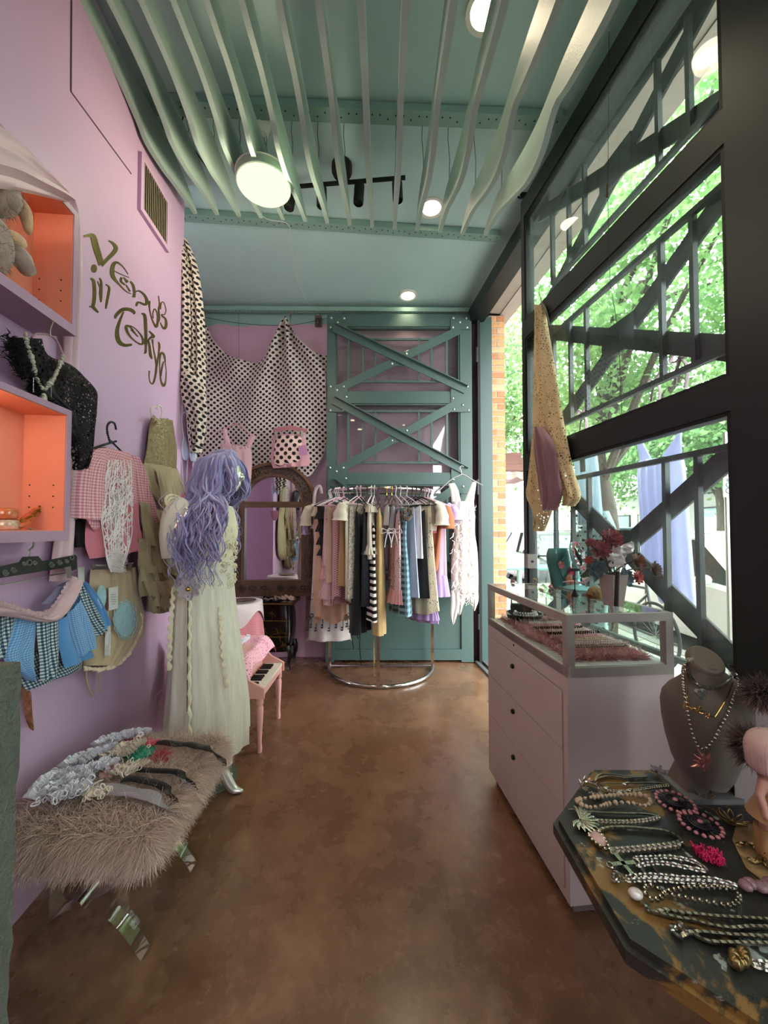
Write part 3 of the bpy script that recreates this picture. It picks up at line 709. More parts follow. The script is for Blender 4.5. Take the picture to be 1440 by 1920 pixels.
for bx_, z in ((ub, 2.56), (lb, 1.79)):          # small lamps hidden under the box tops
    lp = lwp(-.33, z, .07); f = MB().box((-.05, -.015, 0), (.05, .015, .015)).build('cabinet_lamp', m_em, bx_, local=True, smooth=False); f.location = (WM(bx_).inverted() @ lp)
    lamp_light('cabinet_glow', 'POINT', lp + Vector((0, 0, -.03)), 1.6, (1, .78, .58), .02, bx_)
# plush animal in the upper box
m_plush = mat('grey_plush', hexc('#a08c80'), .95, 0, .2, 30, .6, 140, .5)
m_plushc = mat('cream_plush', hexc('#d9b48a'), .95, 0, .15, 30, .6, 140, .5)
def fuzz(n, surf, ln, wd, droop, name, m, parent=None, curl=.3, seed=1, kind='stuff', jit=.3, segs=3, local=False):
    """surf(rng)->(point,normal); many soft flat hairs as one mesh"""
    rng = np.random.RandomState(seed); V = []; F = []; UV = []
    for i in range(n):
        p, nn = surf(rng); d = Vector(nn) + Vector(rng.normal(0, jit, 3)); d.normalize(); l = ln * rng.uniform(.6, 1.25)
        sd = d.cross(Vector(rng.normal(0, 1, 3))); sd.normalize(); q = Vector(p); b0 = len(V)
        cl = Vector(rng.normal(0, curl, 3)); tone = min(1, max(0, .5 + .22 * sin(p[0] * 61 + 4 * sin(p[1] * 37)) + .16 * sin(p[1] * 83 + p[2] * 50) + rng.normal(0, .16)))
        for k in range(segs + 1):
            t = k / segs; w_ = wd * (1 - t * .85) / 2
            V.append(q - sd * w_); V.append(q + sd * w_); UV += [(tone, t), (tone, t)]
            d = (d + Vector((0, 0, -1)) * droop / segs + cl / segs); d.normalize(); q = q + d * (l / segs)
        for k in range(segs): F.append((b0+2*k, b0+2*k+1, b0+2*k+3, b0+2*k+2))
    mb = MB(); mb.v = [tuple(v) for v in V]; mb.f = F; mb.uv = UV; mb.m = [0] * len(F)
    return mb.build(name, m, parent, kind=kind, angle=180, local=local)
pp = lwp(-.17, 2.165, .07)
plu = thing('plush_animal', 'grey and cream long eared plush animal in upper box', 'plush toy', pp)
pb = MB(); pb.ball(pp + Vector((0, 0, .10)), .075, 16, 12, (1, 1, 1.35)); pb.ball(pp + Vector((.01, .01, .27)), .075, 16, 12, (1, 1, .95)); pb.ball(pp + Vector((.06, .02, .25)), .03, 12, 8)
for s_ in (-1, 1): pb.tube([pp + Vector((.01, .05 * s_, .15)), pp + Vector((.05, .075 * s_, .10)), pp + Vector((.07, .08 * s_, .06))], [.03, .03, .022], 8)
po = pb.build('body', m_plush, plu, angle=180)
for s_ in (-1, 1): MB().tube(spl([pp + Vector((.02, .055 * s_, .30)), pp + Vector((.04, .09 * s_, .27)), pp + Vector((.05, .10 * s_, .20))], 4), [.022, .026, .03, .032, .032, .030, .026, .02, .008], 10, sq=.5).build('ear', m_plushc, plu, angle=180)
MB().ball(pp + Vector((.06, .05, .145)), .026, 10, 8, (.6, 1.2, .7)).build('bow', m_plushc, plu, angle=180)
m_fz = mat('plush_hair', hexc('#b59a86'), .9, 0, .2, 40)
def plsurf(r):
    a, c = r.uniform(0, 2 * PI), r.uniform(-1, 1); s_ = math.sqrt(1 - c * c); n_ = Vector((s_ * cos(a), s_ * sin(a), c))
    return (pp + Vector((0, 0, .10)) + Vector((n_.x * .072, n_.y * .072, n_.z * .1)), n_) if r.rand() < .5 else (pp + Vector((.01, .01, .27)) + n_ * .072, n_)
fuzz(900, plsurf, .018, .003, .4, 'fur', m_fz, plu, seed=4)
# bangles and beaded slipper in the lower box
zb = 1.355 + .0385
m_amber = mat('amber_resin', hexc('#c0683f'), .15, 0, .3, 40, 0, 1, 0, .6, .6)
m_pearlb = mat('sequin_pearl', hexc('#cfae96'), .25, .3, .35, 70)
def band(p, R, h, m, label):
    mb = MB().lathe([(R * .86, 0), (R, .004), (R * 1.03, h * .5), (R, h - .004), (R * .86, h), (R * .82, h * .5), (R * .86, 0)], 32, p)
    t = tag(mb.build('bangle', m, angle=180), label, 'bangle', 'bangles in the lower box'); return t
bp = lwp(-.10, zb, .085)
band(bp, .045, .034, m_pearlb, 'sparkly pearl bangle under the amber bangle in lower box')
band(bp + Vector((0, 0, .035)), .043, .034, m_amber, 'amber resin bangle on top of the pearl one')
spq = lwp(.045, zb, .06)
sl = thing('beaded_slipper', 'small orange beaded slipper leaning in the lower box', 'slipper', spq)
q = MB(); q.tube(spl([spq + Vector((.01, -.07, .012)), spq + Vector((0, -.03, .022)), spq + Vector((-.005, .02, .06)), spq + Vector((-.01, .035, .08))], 5), [.010, .016, .02, .022, .022, .022, .022, .021, .02, .018, .016, .015, .013, .011, .008, .004], 10, sq=.55); q.build('sole', m_amber, sl)
q = MB()
for k in range(26): a = k / 26; q.ball(spq + Vector((.012 + .004 * sin(k * 5), lerp(-.06, .03, a), lerp(.026, .082, a * a) + .008 * sin(k * 2.3))), .0045, 6, 5)
q.build('beads', m_gold, sl, kind='stuff')
# pink cloth draped over the top box and down beside both boxes
m_drape = mat('pale_pink_satin', hexc('#d9b5bb'), .5, 0, .08, 5, .15, 60, .4)
dr = thing('draped_cloth', 'pale pink satin cloth draped over and beside the box shelves', 'drape', lwp(.14, 1.36))
q = MB(); top_ = [(-40, 215, -40, 350), (20, 250, 10, 355), (70, 303, 60, 364), (105, 340, 100, 373), (123, 366, 120, 379)]
sheet(q, top_, LW, .15, .03, 14, 2, .012, .6, .6, 5); q.build('swag', m_drape, dr)
q = MB(); sheet(q, [(118, 366, 124, 370), (124, 400, 137, 400), (122, 470, 146, 475), (124, 540, 145, 540), (122, 620, 141, 620), (118, 700, 139, 700), (112, 780, 134, 780), (116, 860, 136, 860), (112, 940, 133, 940), (104, 1000, 131, 1000), (98, 1040, 128, 1040), (92, 1090, 124, 1086)], LW, .03, .03, 16, 2.5, .010, .3, .6, 5); q.build('fall', m_drape, dr)

# ================================================================== garments on the pink wall
GW = 'garments hung on the pink wall'
def base_of(rows, pl, off=0): r = rows[-1]; return pl((r[0] + r[2]) / 2, max(r[1], r[3]), off)
# --- black lace top
m_blace = lace('black_lace', '#121013', 75, .42, .6)
m_bfluff = mat('black_feather_trim', hexc('#0a0a0b'), .9, 0, .1, 20, .4, 60)
rows = rowset([(45,315,240,325),(90,420,280,430),(105,530,440,490),(210,610,540,580),(225,690,612,665),(370,790,608,760),(400,900,595,870),(450,1000,560,1010),(470,1100,530,1090),(470,1170,495,1150)], cr3)
bt = thing('lace_blouse', 'black lace blouse with fluffy edge on a wire hanger', 'blouse', base_of(rows, LW), 0, GW)
q = MB(); sheet(q, rows, LW, .06, .045, 18, 2, .008, .4); q.build('body', m_blace, bt)
q = MB(); sheet(q, rowset([(55,320,230,332),(95,420,270,440),(120,520,300,520),(215,600,330,600),(230,680,360,690),(372,790,440,800),(404,895,470,900),(455,995,500,1000)], cr3), LW, .062, .03, 14, 2, .005); q.build('lining', mat('black_satin', hexc('#0c0b0d'), .5, 0, .05), bt)
edge = [LW(*cr3(*p), .10) for p in ((55,320),(90,420),(110,520),(210,605),(225,690),(370,790),(400,900),(455,1000))]; ee = spl(edge, 8)
fuzz(900, lambda r: (ee[r.randint(len(ee))] + Vector(r.normal(0, .008, 3)), LW.n + Vector((0, -.6, 0))), .035, .005, .3, 'feather_trim', m_bfluff, bt, seed=2, jit=.7)
slv = rowset([(470,1470,545,1475),(472,1560,545,1560),(478,1668,540,1662)], cr3)
q = MB(); sheet(q, slv, LW, .03, .012, 10, 2, .004); q.build('trailing_sleeve', fabric('sheer_black', '#1d191c', sheer=.8), bt)
hg = thing('wire_hanger', 'grey wire hanger holding the black lace blouse', 'hanger', LW(*cr3(320, 300), .07), 0, 'hangers on the pink wall')
q = MB(); q.tube(spl([LW(*cr3(*p), .14) for p in ((290,175),(300,145),(325,137),(347,170),(335,230),(322,265),(322,310))], 5), .003, 6); q.build('hook', m_steel, hg)
q = MB(); q.tube(spl([LW(*cr3(*p), .09) for p in ((205,320),(240,295),(322,305),(370,350),(405,430))], 6), .004, 6); q.build('shoulder_wire', mat('pink_coated_wire', hexc('#b58a93'), .4, .2, 0), hg)
m_shell = mat('shell_bead', hexc('#b7b09c'), .3, 0, .3, 60, 0, 1, 0, .5, .3)
nk = thing('shell_necklace', 'chunky pale shell and bead necklace over black lace blouse', 'necklace', LW(*cr3(280, 740), .12))
q = MB(); P = spl([LW(*cr3(*p), .125) for p in ((165,300),(180,380),(215,480),(230,570),(268,635),(285,650),(310,625),(350,570),(385,490),(405,430))], 10); random.seed(9)
last = None
for p in P:
    if last is None or (p - last).length > .011: q.ball(p + Vector((0, 0, random.uniform(-.002, .002))), random.uniform(.006, .010), 7, 5, (1, random.uniform(.6, 1.2), random.uniform(.7, 1.3))); last = p
q.build('beads', m_shell, nk, kind='stuff')
q = MB(); q.ball(LW(*cr3(280, 715), .125), .011, 8, 6, (1, 1, 2)); q.build('pendant', m_shell, nk)
q = MB()
for a in ((215, 570, 670), (330, 620, 700), (220, 430, 500)): q.tube([LW(*cr3(a[0], a[1]), .125), LW(*cr3(a[0], a[2]), .12)], .0016, 5)
q.build('tassel_chains', m_silver, nk)
# --- pink gingham blouse with white web knit
m_ging = checks('pink_gingham', hexc('#e6b9bd'), hexc('#bf6d7a'), period=.013)
m_pinkc = fabric('pink_chiffon', '#d37c8a')
m_web = fabric('white_web_knit', '#efe4e2', bump=.6)
rows = rowset([(625,1020,820,1078),(600,1100,868,1130),(600,1250,872,1250),(580,1400,880,1380),(550,1520,892,1500),(548,1650,920,1620),(575,1740,940,1670)], cr3)
bo = thing('gingham_blouse', 'pink gingham short sleeved blouse with white web knit front', 'blouse', base_of(rows, LW), 0, GW)
q = MB(); sheet(q, rows[:4], LW, .05, .045, 18, 3, .006, .2); q.build('bodice', m_ging, bo)
q = MB(); sheet(q, rows[3:], LW, .055, .05, 24, 5, .012, .9, .6); q.build('peplum', m_pinkc, bo)
q = MB(); sheet(q, rowset([(560,1035,640,1020),(490,1130,680,1100),(465,1260,690,1250),(455,1400,670,1400),(450,1478,640,1505)], cr3), LW, .06, .05, 16, 2.5, .008, .5); q.build('sleeve', m_ging, bo)
q = MB(); sheet(q, rowset([(800,1075,850,1080),(830,1160,900,1180),(850,1280,945,1290),(875,1420,990,1420),(900,1530,1005,1490)], cr3), LW, .06, .045, 14, 2, .008, .5); q.build('sleeve', m_ging, bo)
q = MB(); sheet(q, rowset([(640,1490,560,1490),(640,1530,590,1545),(610,1550,600,1550)], cr3), LW, .09, .008, 8, 1, .002); q.build('cuff', m_ging, bo)
random.seed(12); web = MB()
def wp(u, v):     # inside the knitted panel
    z = lerp(1105, 1825, v); c = 765 - 20 * v; hwid = 95 * math.sqrt(max(.02, sin(PI * min(.97, .16 + v * .8)))); return LW(*cr3(c + (u * 2 - 1) * hwid, z), .112 + .004 * sin(u * 9 + v * 14))
for k in range(190):
    u, v = random.random(), random.random() * .95; du = random.uniform(-.4, .4); dv = random.uniform(.04, .13)
    web.tube(spl([wp(u, v), wp(min(1, max(0, u + du * .6)), v + dv * .5), wp(min(1, max(0, u + du)), min(1, v + dv)), wp(min(1, max(0, u + du * 1.5)), min(1, v + dv * .6))], 3), random.uniform(.0012, .0024), 5)
for k in range(9):
    u = k / 8; web.tube([wp(u + .05 * sin(9 * v / 24 + k), v / 24) for v in range(25)], .0022, 5)
web.build('web_knit', m_web, bo, kind='stuff')
q = MB(); sheet(q, rowset([(720,1290,800,1300),(690,1450,800,1450),(690,1600,810,1600),(700,1720,790,1720),(720,1800,760,1800)], cr3), LW, .095, .012, 10, 3, .006); q.build('knit_backing', lace('white_open_knit', '#e6d8d8', 90, .3), bo)
fuzz(260, lambda r: (wp(r.uniform(.2, .8), r.uniform(.82, 1)), LW.n), .03, .003, .5, 'fringe', m_web, bo, seed=6)
m_bbead = mat('black_bead', hexc('#0b0b0c'), .2, 0, 0)
hg = thing('beaded_hanger', 'black beaded hanger carrying the pink gingham blouse', 'hanger', LW(*cr3(715, 1000), .03), 0, 'hangers on the pink wall')
q = MB()
for P_ in (((745,905),(735,870),(710,862),(690,885),(690,930),(705,985)), ((590,1035),(660,1010),(745,985)), ((715,985),(770,1040),(825,1095)), ((715,1140),(760,1150),(810,1160))):
    last = None
    for p in spl([LW(*cr3(*a), .065) for a in P_], 14):
        if last is None or (p - last).length > .0075: q.ball(p, .0055, 7, 5); last = p
q.build('beads', m_bbead, hg, kind='stuff')
m_dull = mat('dull_gold_beads', hexc('#b3a27c'), .3, .5, .2, 90)
# --- khaki ruffled dress
m_khaki = mat('khaki_chiffon', hexc('#a3926f'), .6, 0, .14, 8, .12, 90, .35)
m_khakid = mat('khaki_beaded_bodice', hexc('#8a7a57'), .45, .15, .3, 60, .8, 160)
rows = rowset([(978,832,1078,856),(958,920,1098,930),(945,1040,1116,1050),(925,1130,1112,1170)], cr3)
kd = thing('ruffled_dress', 'long khaki dress with beaded bodice and cascading ruffles', 'dress', LW(290, 1147), 0, GW)
q = MB(); sheet(q, rows, LW, .04, .06, 18, 6, .004, .2); q.build('bodice', m_khakid, kd)
q = MB(); rng = random.Random(17)
for k in range(120):
    t_ = rng.random(); y_ = lerp(845, 1130, t_ ** 1.5); xm = lerp(1030, 1030, t_); q.ball(LW(*cr3(xm + rng.gauss(0, 26) * (1 - .5 * t_), y_), .100), rng.uniform(.002, .0042), 6, 4)
q.build('beadwork', m_dull, kd, kind='stuff')
q = MB(); ruffle(q, [LW(*cr3(*p), .085) for p in ((978,832),(1005,850),(1030,870),(1052,858),(1078,856))], Vector((.3, -.2, .9)), .016, .006, 9); q.build('neck_frill', m_khaki, kd)
skirt = [(270,868,324,884),(262,930,332,940),(262,1000,336,1000),(268,1060,334,1060),(274,1110,326,1105),(282,1147,300,1140)]
q = MB(); sheet(q, skirt, LW, .04, .07, 28, 5, .012, .4, .6); q.build('skirt', m_khaki, kd)
FLN = [[(268,870,300,880),(268,910,330,930),(285,945,333,965)], [(262,940,312,950),(258,985,330,990),(258,1030,328,1030)], [(292,880,330,890),(300,940,338,950),(305,990,336,985)],
       [(260,1010,322,1010),(256,1055,328,1050),(262,1082,324,1080)], [(264,1060,324,1062),(262,1095,330,1090),(268,1125,326,1118)], [(290,955,332,960),(300,1010,338,1010),(305,1045,336,1040)], [(268,1090,318,1090),(272,1120,322,1118),(280,1145,300,1142)]]
for k, fr_ in enumerate(FLN):
    q = MB(); flounce(q, fr_, LW, .085 + .010 * k, 3.2 + .7 * (k % 3), .026, 1.3 * k); q.build('flounce', m_khaki, kd, angle=180)
q = MB(); sheet(q, rowset([(1100,1150,1125,1160),(1120,1230,1165,1250),(1150,1300,1185,1330)], cr3), LW, .06, .02, 10, 2, .006); q.build('shoulder_tie', fabric('sheer_khaki', '#a89a80', sheer=.7), kd)
hg = thing('pearl_hanger', 'pearl beaded hanger holding the khaki ruffled dress', 'hanger', LW(*cr3(1020, 830), .04), 0, 'hangers on the pink wall')
m_pearl = mat('pearl', hexc('#d9cfc8'), .2, .1, .08, 40)
q = MB()
for P_ in (((975,820),(970,780),(990,762),(1010,775)), ((1010,775),(1018,752),(1036,765),(1042,800),(1036,845)), ((980,830),(1030,845),(1080,858))):
    last = None
    for p in spl([LW(*cr3(*a), .07) for a in P_], 12):
        if last is None or (p - last).length > .007: q.ball(p, .005, 7, 5); last = p
q.build('beads', m_pearl, hg, kind='stuff')
# (flounces are open frills)
# --- pale blue bikini beside the corner
AL = front(2.76)
m_pblue = fabric('pale_blue_satin', '#b9c3d8', .4)
bk = thing('bikini', 'pale blue and pink string bikini hung at the wall corner', 'bikini', AL(348, 960), 0, GW)
q = MB()
for (a, b_, c, d) in (((342,800),(338,830),(340,855),(352,862)), ((356,802),(352,835),(352,855),(364,860))):
    sheet(q, [(a[0]+3,a[1]+20,a[0]+6,a[1]+20),(a[0]-1,a[1]+40,a[0]+11,a[1]+40),(a[0],a[1]+56,a[0]+13,a[1]+56),(a[0]+4,a[1]+63,a[0]+9,a[1]+63)], AL, .03, .02, 10, 1, .002)
q.build('cups', m_pblue, bk)
q = MB()
for P_ in (((345,822),(341,785),(346,772)), ((360,822),(356,785),(346,772)), ((341,862),(343,900),(341,940)), ((352,862),(350,900),(356,925)), ((362,860),(361,890),(358,905))): q.tube(spl([AL(*p, .03) for p in P_], 5), .003, 5)
q.build('strings', m_pblue, bk)
q = MB(); sheet(q, [(336,925,366,925),(338,940,364,942),(346,962,358,962)], AL, .03, .012, 10, 2, .003); q.build('brief', fabric('pink_satin', '#c58c9d', .4), bk)
# --- gingham skirt on a carved black clip hanger
m_gblue = checks('light_blue_gingham', hexc('#8fb4d6'), hexc('#4f82b8'), period=.0085)
m_gnavy = checks('navy_gingham', hexc('#d4d8cf'), hexc('#1f3547'), hexc('#5f7688'), period=.012)
m_blue = fabric('blue_cotton', '#5b8fc4')
m_wband = fabric('pink_crinkle_band', '#cfaeb1', bump=.8, bscale=120)
gs = thing('gingham_skirt', 'blue gingham patchwork skirt with pink waistband on clip hanger', 'skirt', LW(*cr4(300, 1180)), 0, GW)
PAN = [('panel', m_gnavy, [(-60,750,85,765),(-60,900,40,900),(-60,1010,10,1000)], .05, .0), ('panel', m_gblue, [(88,765,205,790),(55,880,190,900),(20,1010,185,1020),(160,1130,180,1130)], .055, .3),
       ('panel', m_gnavy, [(205,798,320,790),(210,900,322,900),(222,1020,318,1020),(225,1130,300,1108)], .075, .8), ('panel', m_blue, [(322,785,395,730),(320,880,440,860),(340,980,500,940),(362,1057,530,985)], .08, .1),
       ('panel', m_gblue, [(375,745,440,655),(395,840,500,780),(425,940,530,880),(440,995,537,930)], .095, .5), ('panel', m_gnavy, [(402,610,452,585),(440,700,510,680),(490,800,560,770),(540,880,592,838)], .085, .2),
       ('panel', m_blue, [(448,572,470,575),(500,660,530,640),(545,750,580,730),(565,845,612,803)], .09, .4), ('underskirt', m_gnavy, [(60,1000,470,900),(90,1080,470,960),(150,1185,462,1052)], .035, .9)]
for nm, m_, rw, of, ph in PAN:
    q = MB(); sheet(q, rowset(rw, cr4), LW, of, .018, 12, 1.5, .008, ph, .4); q.build(nm, m_, gs)
q = MB(); sheet(q, rowset([(-60,690,-60,760),(60,705,70,772),(180,735,190,795),(260,760,280,800),(330,690,345,775),(380,600,405,690),(400,540,452,590)], cr4), LW, .10, .02, 10, 2, .008, .3); q.build('waistband', m_wband, gs)
q = MB(); ruffle(q, [LW(*cr4(*p), .125) for p in ((-50,700),(60,720),(200,765),(280,750),(340,670),(400,560))], Vector((.3, -.3, .9)), .018, .007, 26); q.build('frill', m_wband, gs)
q = MB(); sheet(q, rowset([(230,700,300,690),(270,660,350,640),(320,600,380,570)], cr4), LW, .06, .015, 8, 1, .003); q.build('inner_lining', fabric('lilac_lining', '#7f7791'), gs)
hg = thing('carved_clip_hanger', 'black hanger with carved scrolls and metal clips', 'hanger', LW(*cr4(165, 560), .07), 0, 'hangers on the pink wall')
pol = [(-60,500),(105,462),(125,432),(215,428),(240,456),(424,420),(434,432),(434,500),(402,512),(396,488),(-60,562)]
q = MB(); q.prism([cr4(*p) for p in pol], lambda x, y, d: LW(x, y, d), .085, .105); q.build('bar', mat('black_plastic_relief', hexc('#232624'), .45, 0, .15, 20), hg, smooth=False)
q = MB()
for cx, cy, r_ in ((30,520,20),(75,505,18),(290,475,18),(335,462,16),(375,455,13),(135,470,14),(195,465,14)):
    q.tube([LW(*cr4(cx + r_ * (1 - k / 16) * cos(k * .75), cy + r_ * (1 - k / 16) * sin(k * .75)), .107) for k in range(15)], .0024, 5)
q.torus(LW(*cr4(165, 466), .107), .009, .0025, 14, 5, Matrix.Rotation(PI / 2, 3, 'Y')); q.torus(LW(*cr4(405, 437), .107), .008, .0025, 14, 5, Matrix.Rotation(PI / 2, 3, 'Y'))
q.build('scroll_relief', mat('grey_plastic_relief', hexc('#5b5d59'), .4, 0, .05), hg, kind='stuff')
q = MB(); q.tube(spl([LW(*cr4(*p), .095) for p in ((150,292),(165,272),(183,285),(190,340),(186,375),(166,395),(164,430))], 5), .003, 6); q.build('hook', m_steel, hg)
q = MB(); q.tube([LW(*cr4(-60, 606), .10), LW(*cr4(365, 521), .10)], .0022, 6); q.build('rod', m_bolt, hg)
q = MB(); q.prism([cr4(*p) for p in ((362,492),(398,484),(405,530),(400,550),(378,554),(372,530))], lambda x, y, d: LW(x, y, d), .10, .145); q.build('clip', m_steel, hg, smooth=False)
# paper label behind the skirt
q = MB(); q.prism([cr4(*p) for p in ((438,492),(476,488),(474,590),(440,596))], lambda x, y, d: LW(x, y, d), .028, .031)
tag(q.build('paper_label', m_white, smooth=False), 'white paper label on the wall behind the gingham skirt', 'label')
# --- khaki bloomers with crochet doilies
m_bei = mat('beige_satin', hexc('#b39c7c'), .5, 0, .1, 8, .15, 120, .3)
m_doily = fabric('pale_blue_crochet', '#a3c4c9', bump=1.0, bscale=160)
rows = rowset([(508,505,745,490),(502,600,772,620),(488,760,798,760),(478,880,802,860),(472,970,745,930),(470,1045,640,1045)], cr4)
kb = thing('bloomer_shorts', 'beige satin bloomer shorts with pale blue crochet patches', 'shorts', base_of(rows, LW), 0, GW)
q = MB(); sheet(q, rows, LW, .035, .06, 30, 7, .006, .4, .8); q.build('body', m_bei, kb)
q = MB(); ruffle(q, [LW(*cr4(*p), .09) for p in ((470,1045),(560,1055),(650,1030),(720,970),(760,900),(800,800),(790,740))], Vector((.4, -.2, -.9)), .018, .008, 22); q.build('hem_frill', fabric('cream_frill', '#cbb99f'), kb)
q = MB()
def doily(q, cx, cy, rx, ry):
    for k in range(5):
        f = (k + 1) / 5; q.tube([LW(*cr4(cx + rx * f * (1 + .05 * cos(12 * a)) * cos(a), cy + ry * f * (1 + .05 * cos(12 * a)) * sin(a)), .105) for a in [i / 48 * 2 * PI for i in range(48)]], .0022, 4, closed=True)
    for k in range(16):
        a = k / 16 * 2 * PI; q.tube([LW(*cr4(cx, cy), .105), LW(*cr4(cx + rx * cos(a), cy + ry * sin(a)), .105)], .002, 4)
    q.prism([(cx + rx * .92 * cos(a), cy + ry * .92 * sin(a)) for a in [i / 20 * 2 * PI for i in range(20)]], lambda x, y, d: LW(*cr4(x, y), d), .098, .103)
doily(q, 705, 785, 66, 108); q.build('crochet_patch', m_doily, kb)
q = MB(); doily(q, 572, 655, 24, 60); q.build('crochet_patch', m_doily, kb)
q = MB(); sheet(q, rowset([(585,740,605,740),(590,860,622,850),(588,990,615,985)], cr4), LW, .09, .006, 8, 3, .003); q.build('lace_trim', lace('white_lace_trim', '#e2dcd6', 150, .45), kb)
q = MB(); q.tube(spl([LW(*cr4(*p), .05) for p in ((545,1050),(556,1110),(548,1190))], 4), .004, 6); q.tube(spl([LW(*cr4(*p), .03) for p in ((485,1050),(490,1140),(520,1215))], 4), .004, 6); q.build('drawstring', m_bei, kb)
hg = thing('clip_hanger', 'clear clip hanger above the beige bloomer shorts', 'hanger', LW(*cr4(620, 490), .05), 0, 'hangers on the pink wall')
q = MB(); q.tube([LW(*cr4(505, 485), .08), LW(*cr4(745, 470), .08)], .006, 8); q.build('bar', mat('clear_plastic', hexc('#d9cfd4'), .15, 0, 0, trans=.6), hg)
for x in (530, 735):
    q = MB(); q.prism([cr4(*p) for p in ((x-14,474),(x+8,470),(x+10,505),(x-12,508))], lambda x_, y_, d: LW(x_, y_, d), .075, .115); q.build('clip', m_steel, hg, smooth=False)
tg = thing('swing_tag', 'white printed swing tag on the beige bloomer shorts', 'tag', LW(*cr4(638, 735), .1))
q = MB(); q.prism([cr4(*p) for p in ((611,608),(664,597),(663,722),(612,735))], lambda x, y, d: LW(x, y, d), .112, .114); q.build('card', m_white, tg, smooth=False)
q = MB(); random.seed(2)
for y, w_ in ((645,14),(658,17),(672,12),(684,16),(696,9)): q.tube([LW(*cr4(638 - w_ + i * 2 * w_ / 8, y - 3 * sin(i * 2.1 + y) * (1 if y < 680 else .4)), .1150) for i in range(9)], .0009, 4)
q.build('print', mat('purple_print', hexc('#6a5a78'), .7, 0, 0), tg); q = MB(); q.tube([LW(*cr4(638, 610), .113), LW(*cr4(643, 570), .1)], .0012, 4); q.build('string', m_pinkc, tg)
# floral cloth corner behind the plinth
q = MB(); sheet(q, [(40,1290,57,1300),(45,1330,59,1340),(50,1352,62,1370)], LW, .02, .012, 8, 1, .003)
tag(q.build('floral_scarf', mat('floral_print', hexc('#9a5f45'), .8, 0, .6, 60)), 'corner of a rust floral scarf beside the concrete plinth', 'scarf', GW)

# ================================================================== fur bench on acrylic legs
BX0, BX1, BY0, BY1, BZ = -1.165, -.715, 1.19, 1.73, .475
bn = thing('fur_bench', 'taupe fur covered bench on curved clear acrylic legs', 'bench', ((BX0 + BX1) / 2, (BY0 + BY1) / 2, 0))
def cush(u, v):
    a = u * 2 * PI; ca, sa = cos(a), sin(a); p = .28
    x = abs(ca) ** p * (1 if ca > 0 else -1); y = abs(sa) ** p * (1 if sa > 0 else -1)
    z = lerp(-1, 1, v); k = (1 - abs(z) ** 5) ** .25 if abs(z) < 1 else .0
    k = max(k, .02)
    return Vector(((BX0 + BX1) / 2 + x * k * ((BX1 - BX0) / 2 - .02), (BY0 + BY1) / 2 + y * k * ((BY1 - BY0) / 2 - .02), .405 + z * .065))
MB().grid(cush, 40, 14, cu=True).build('cushion', mat('taupe_hide', hexc('#8a7468'), .9, 0, .1, 20), bn, angle=180)
def furm(name, a, b_, c):
    t = NT(name); uvn = t.n('ShaderNodeTexCoord'); sp = t.n('ShaderNodeSeparateXYZ'); t.l(uvn, 'UV', sp, 0)
    t.set(**{'Base Color': t.ramp(t.math('ADD', t.math('MULTIPLY', sp.outputs[0], .7), t.math('MULTIPLY', sp.outputs[1], .3)), [(0, hexc(a)), (.5, hexc(b_)), (1, hexc(c))]), 'Roughness': .7, 'Specular IOR Level': .3, 'Sheen Weight': .3}); return t.mat
m_bfur = furm('taupe_fur', '#8c7464', '#b89d8c', '#dcc6b8')
def bsurf(r):
    x, y = r.uniform(BX0, BX1), r.uniform(BY0, BY1); c = r.rand()
    if c < .52: n_ = Vector((.6 * (x - (BX0 + BX1) / 2), -.15 + .8 * (y - (BY0 + BY1) / 2), .35)); n_ += Vector((.55 * sin(x * 47 + 9 * sin(y * 31)), .55 * sin(y * 41 + 8 * sin(x * 37) + 1), 0)); return Vector((x * .97 + .03 * (BX0 + BX1) / 2, y, BZ - .012)), n_
    z = r.uniform(.405, BZ - .01)
    if c < .74: return Vector((x, BY0 + .015, z)), Vector((.35 * sin(x * 60 + 5 * sin(z * 40)), -.7, .1))
    if c < .95: return Vector((BX1 - .015, y, z)), Vector((.7, .35 * sin(y * 60 + 5 * sin(z * 40)), .1))
    return Vector((BX0 + .015, y, z)), Vector((-.8, 0, .1))
fuzz(44000, bsurf, .080, .0026, 1.3, 'fur', m_bfur, bn, curl=.6, seed=11, jit=.2, segs=4)
m_acr = glass_mat('clear_acrylic', (.96, .975, .97), 0, 3.2)
def arcbar(mb, cx, y, z_end, z_mid, hw_, wd=.05, th=.018, up=True):
    P = [Vector((cx + hw_ * s_, y, z_mid + (z_end - z_mid) * abs(s_) ** 1.9)) for s_ in [i / 10 - 1 for i in range(21)]]
    for i in range(20): mb.bar(P[i], P[i + 1] + (P[i + 1] - P[i]) * .02, wd, th)
    return mb
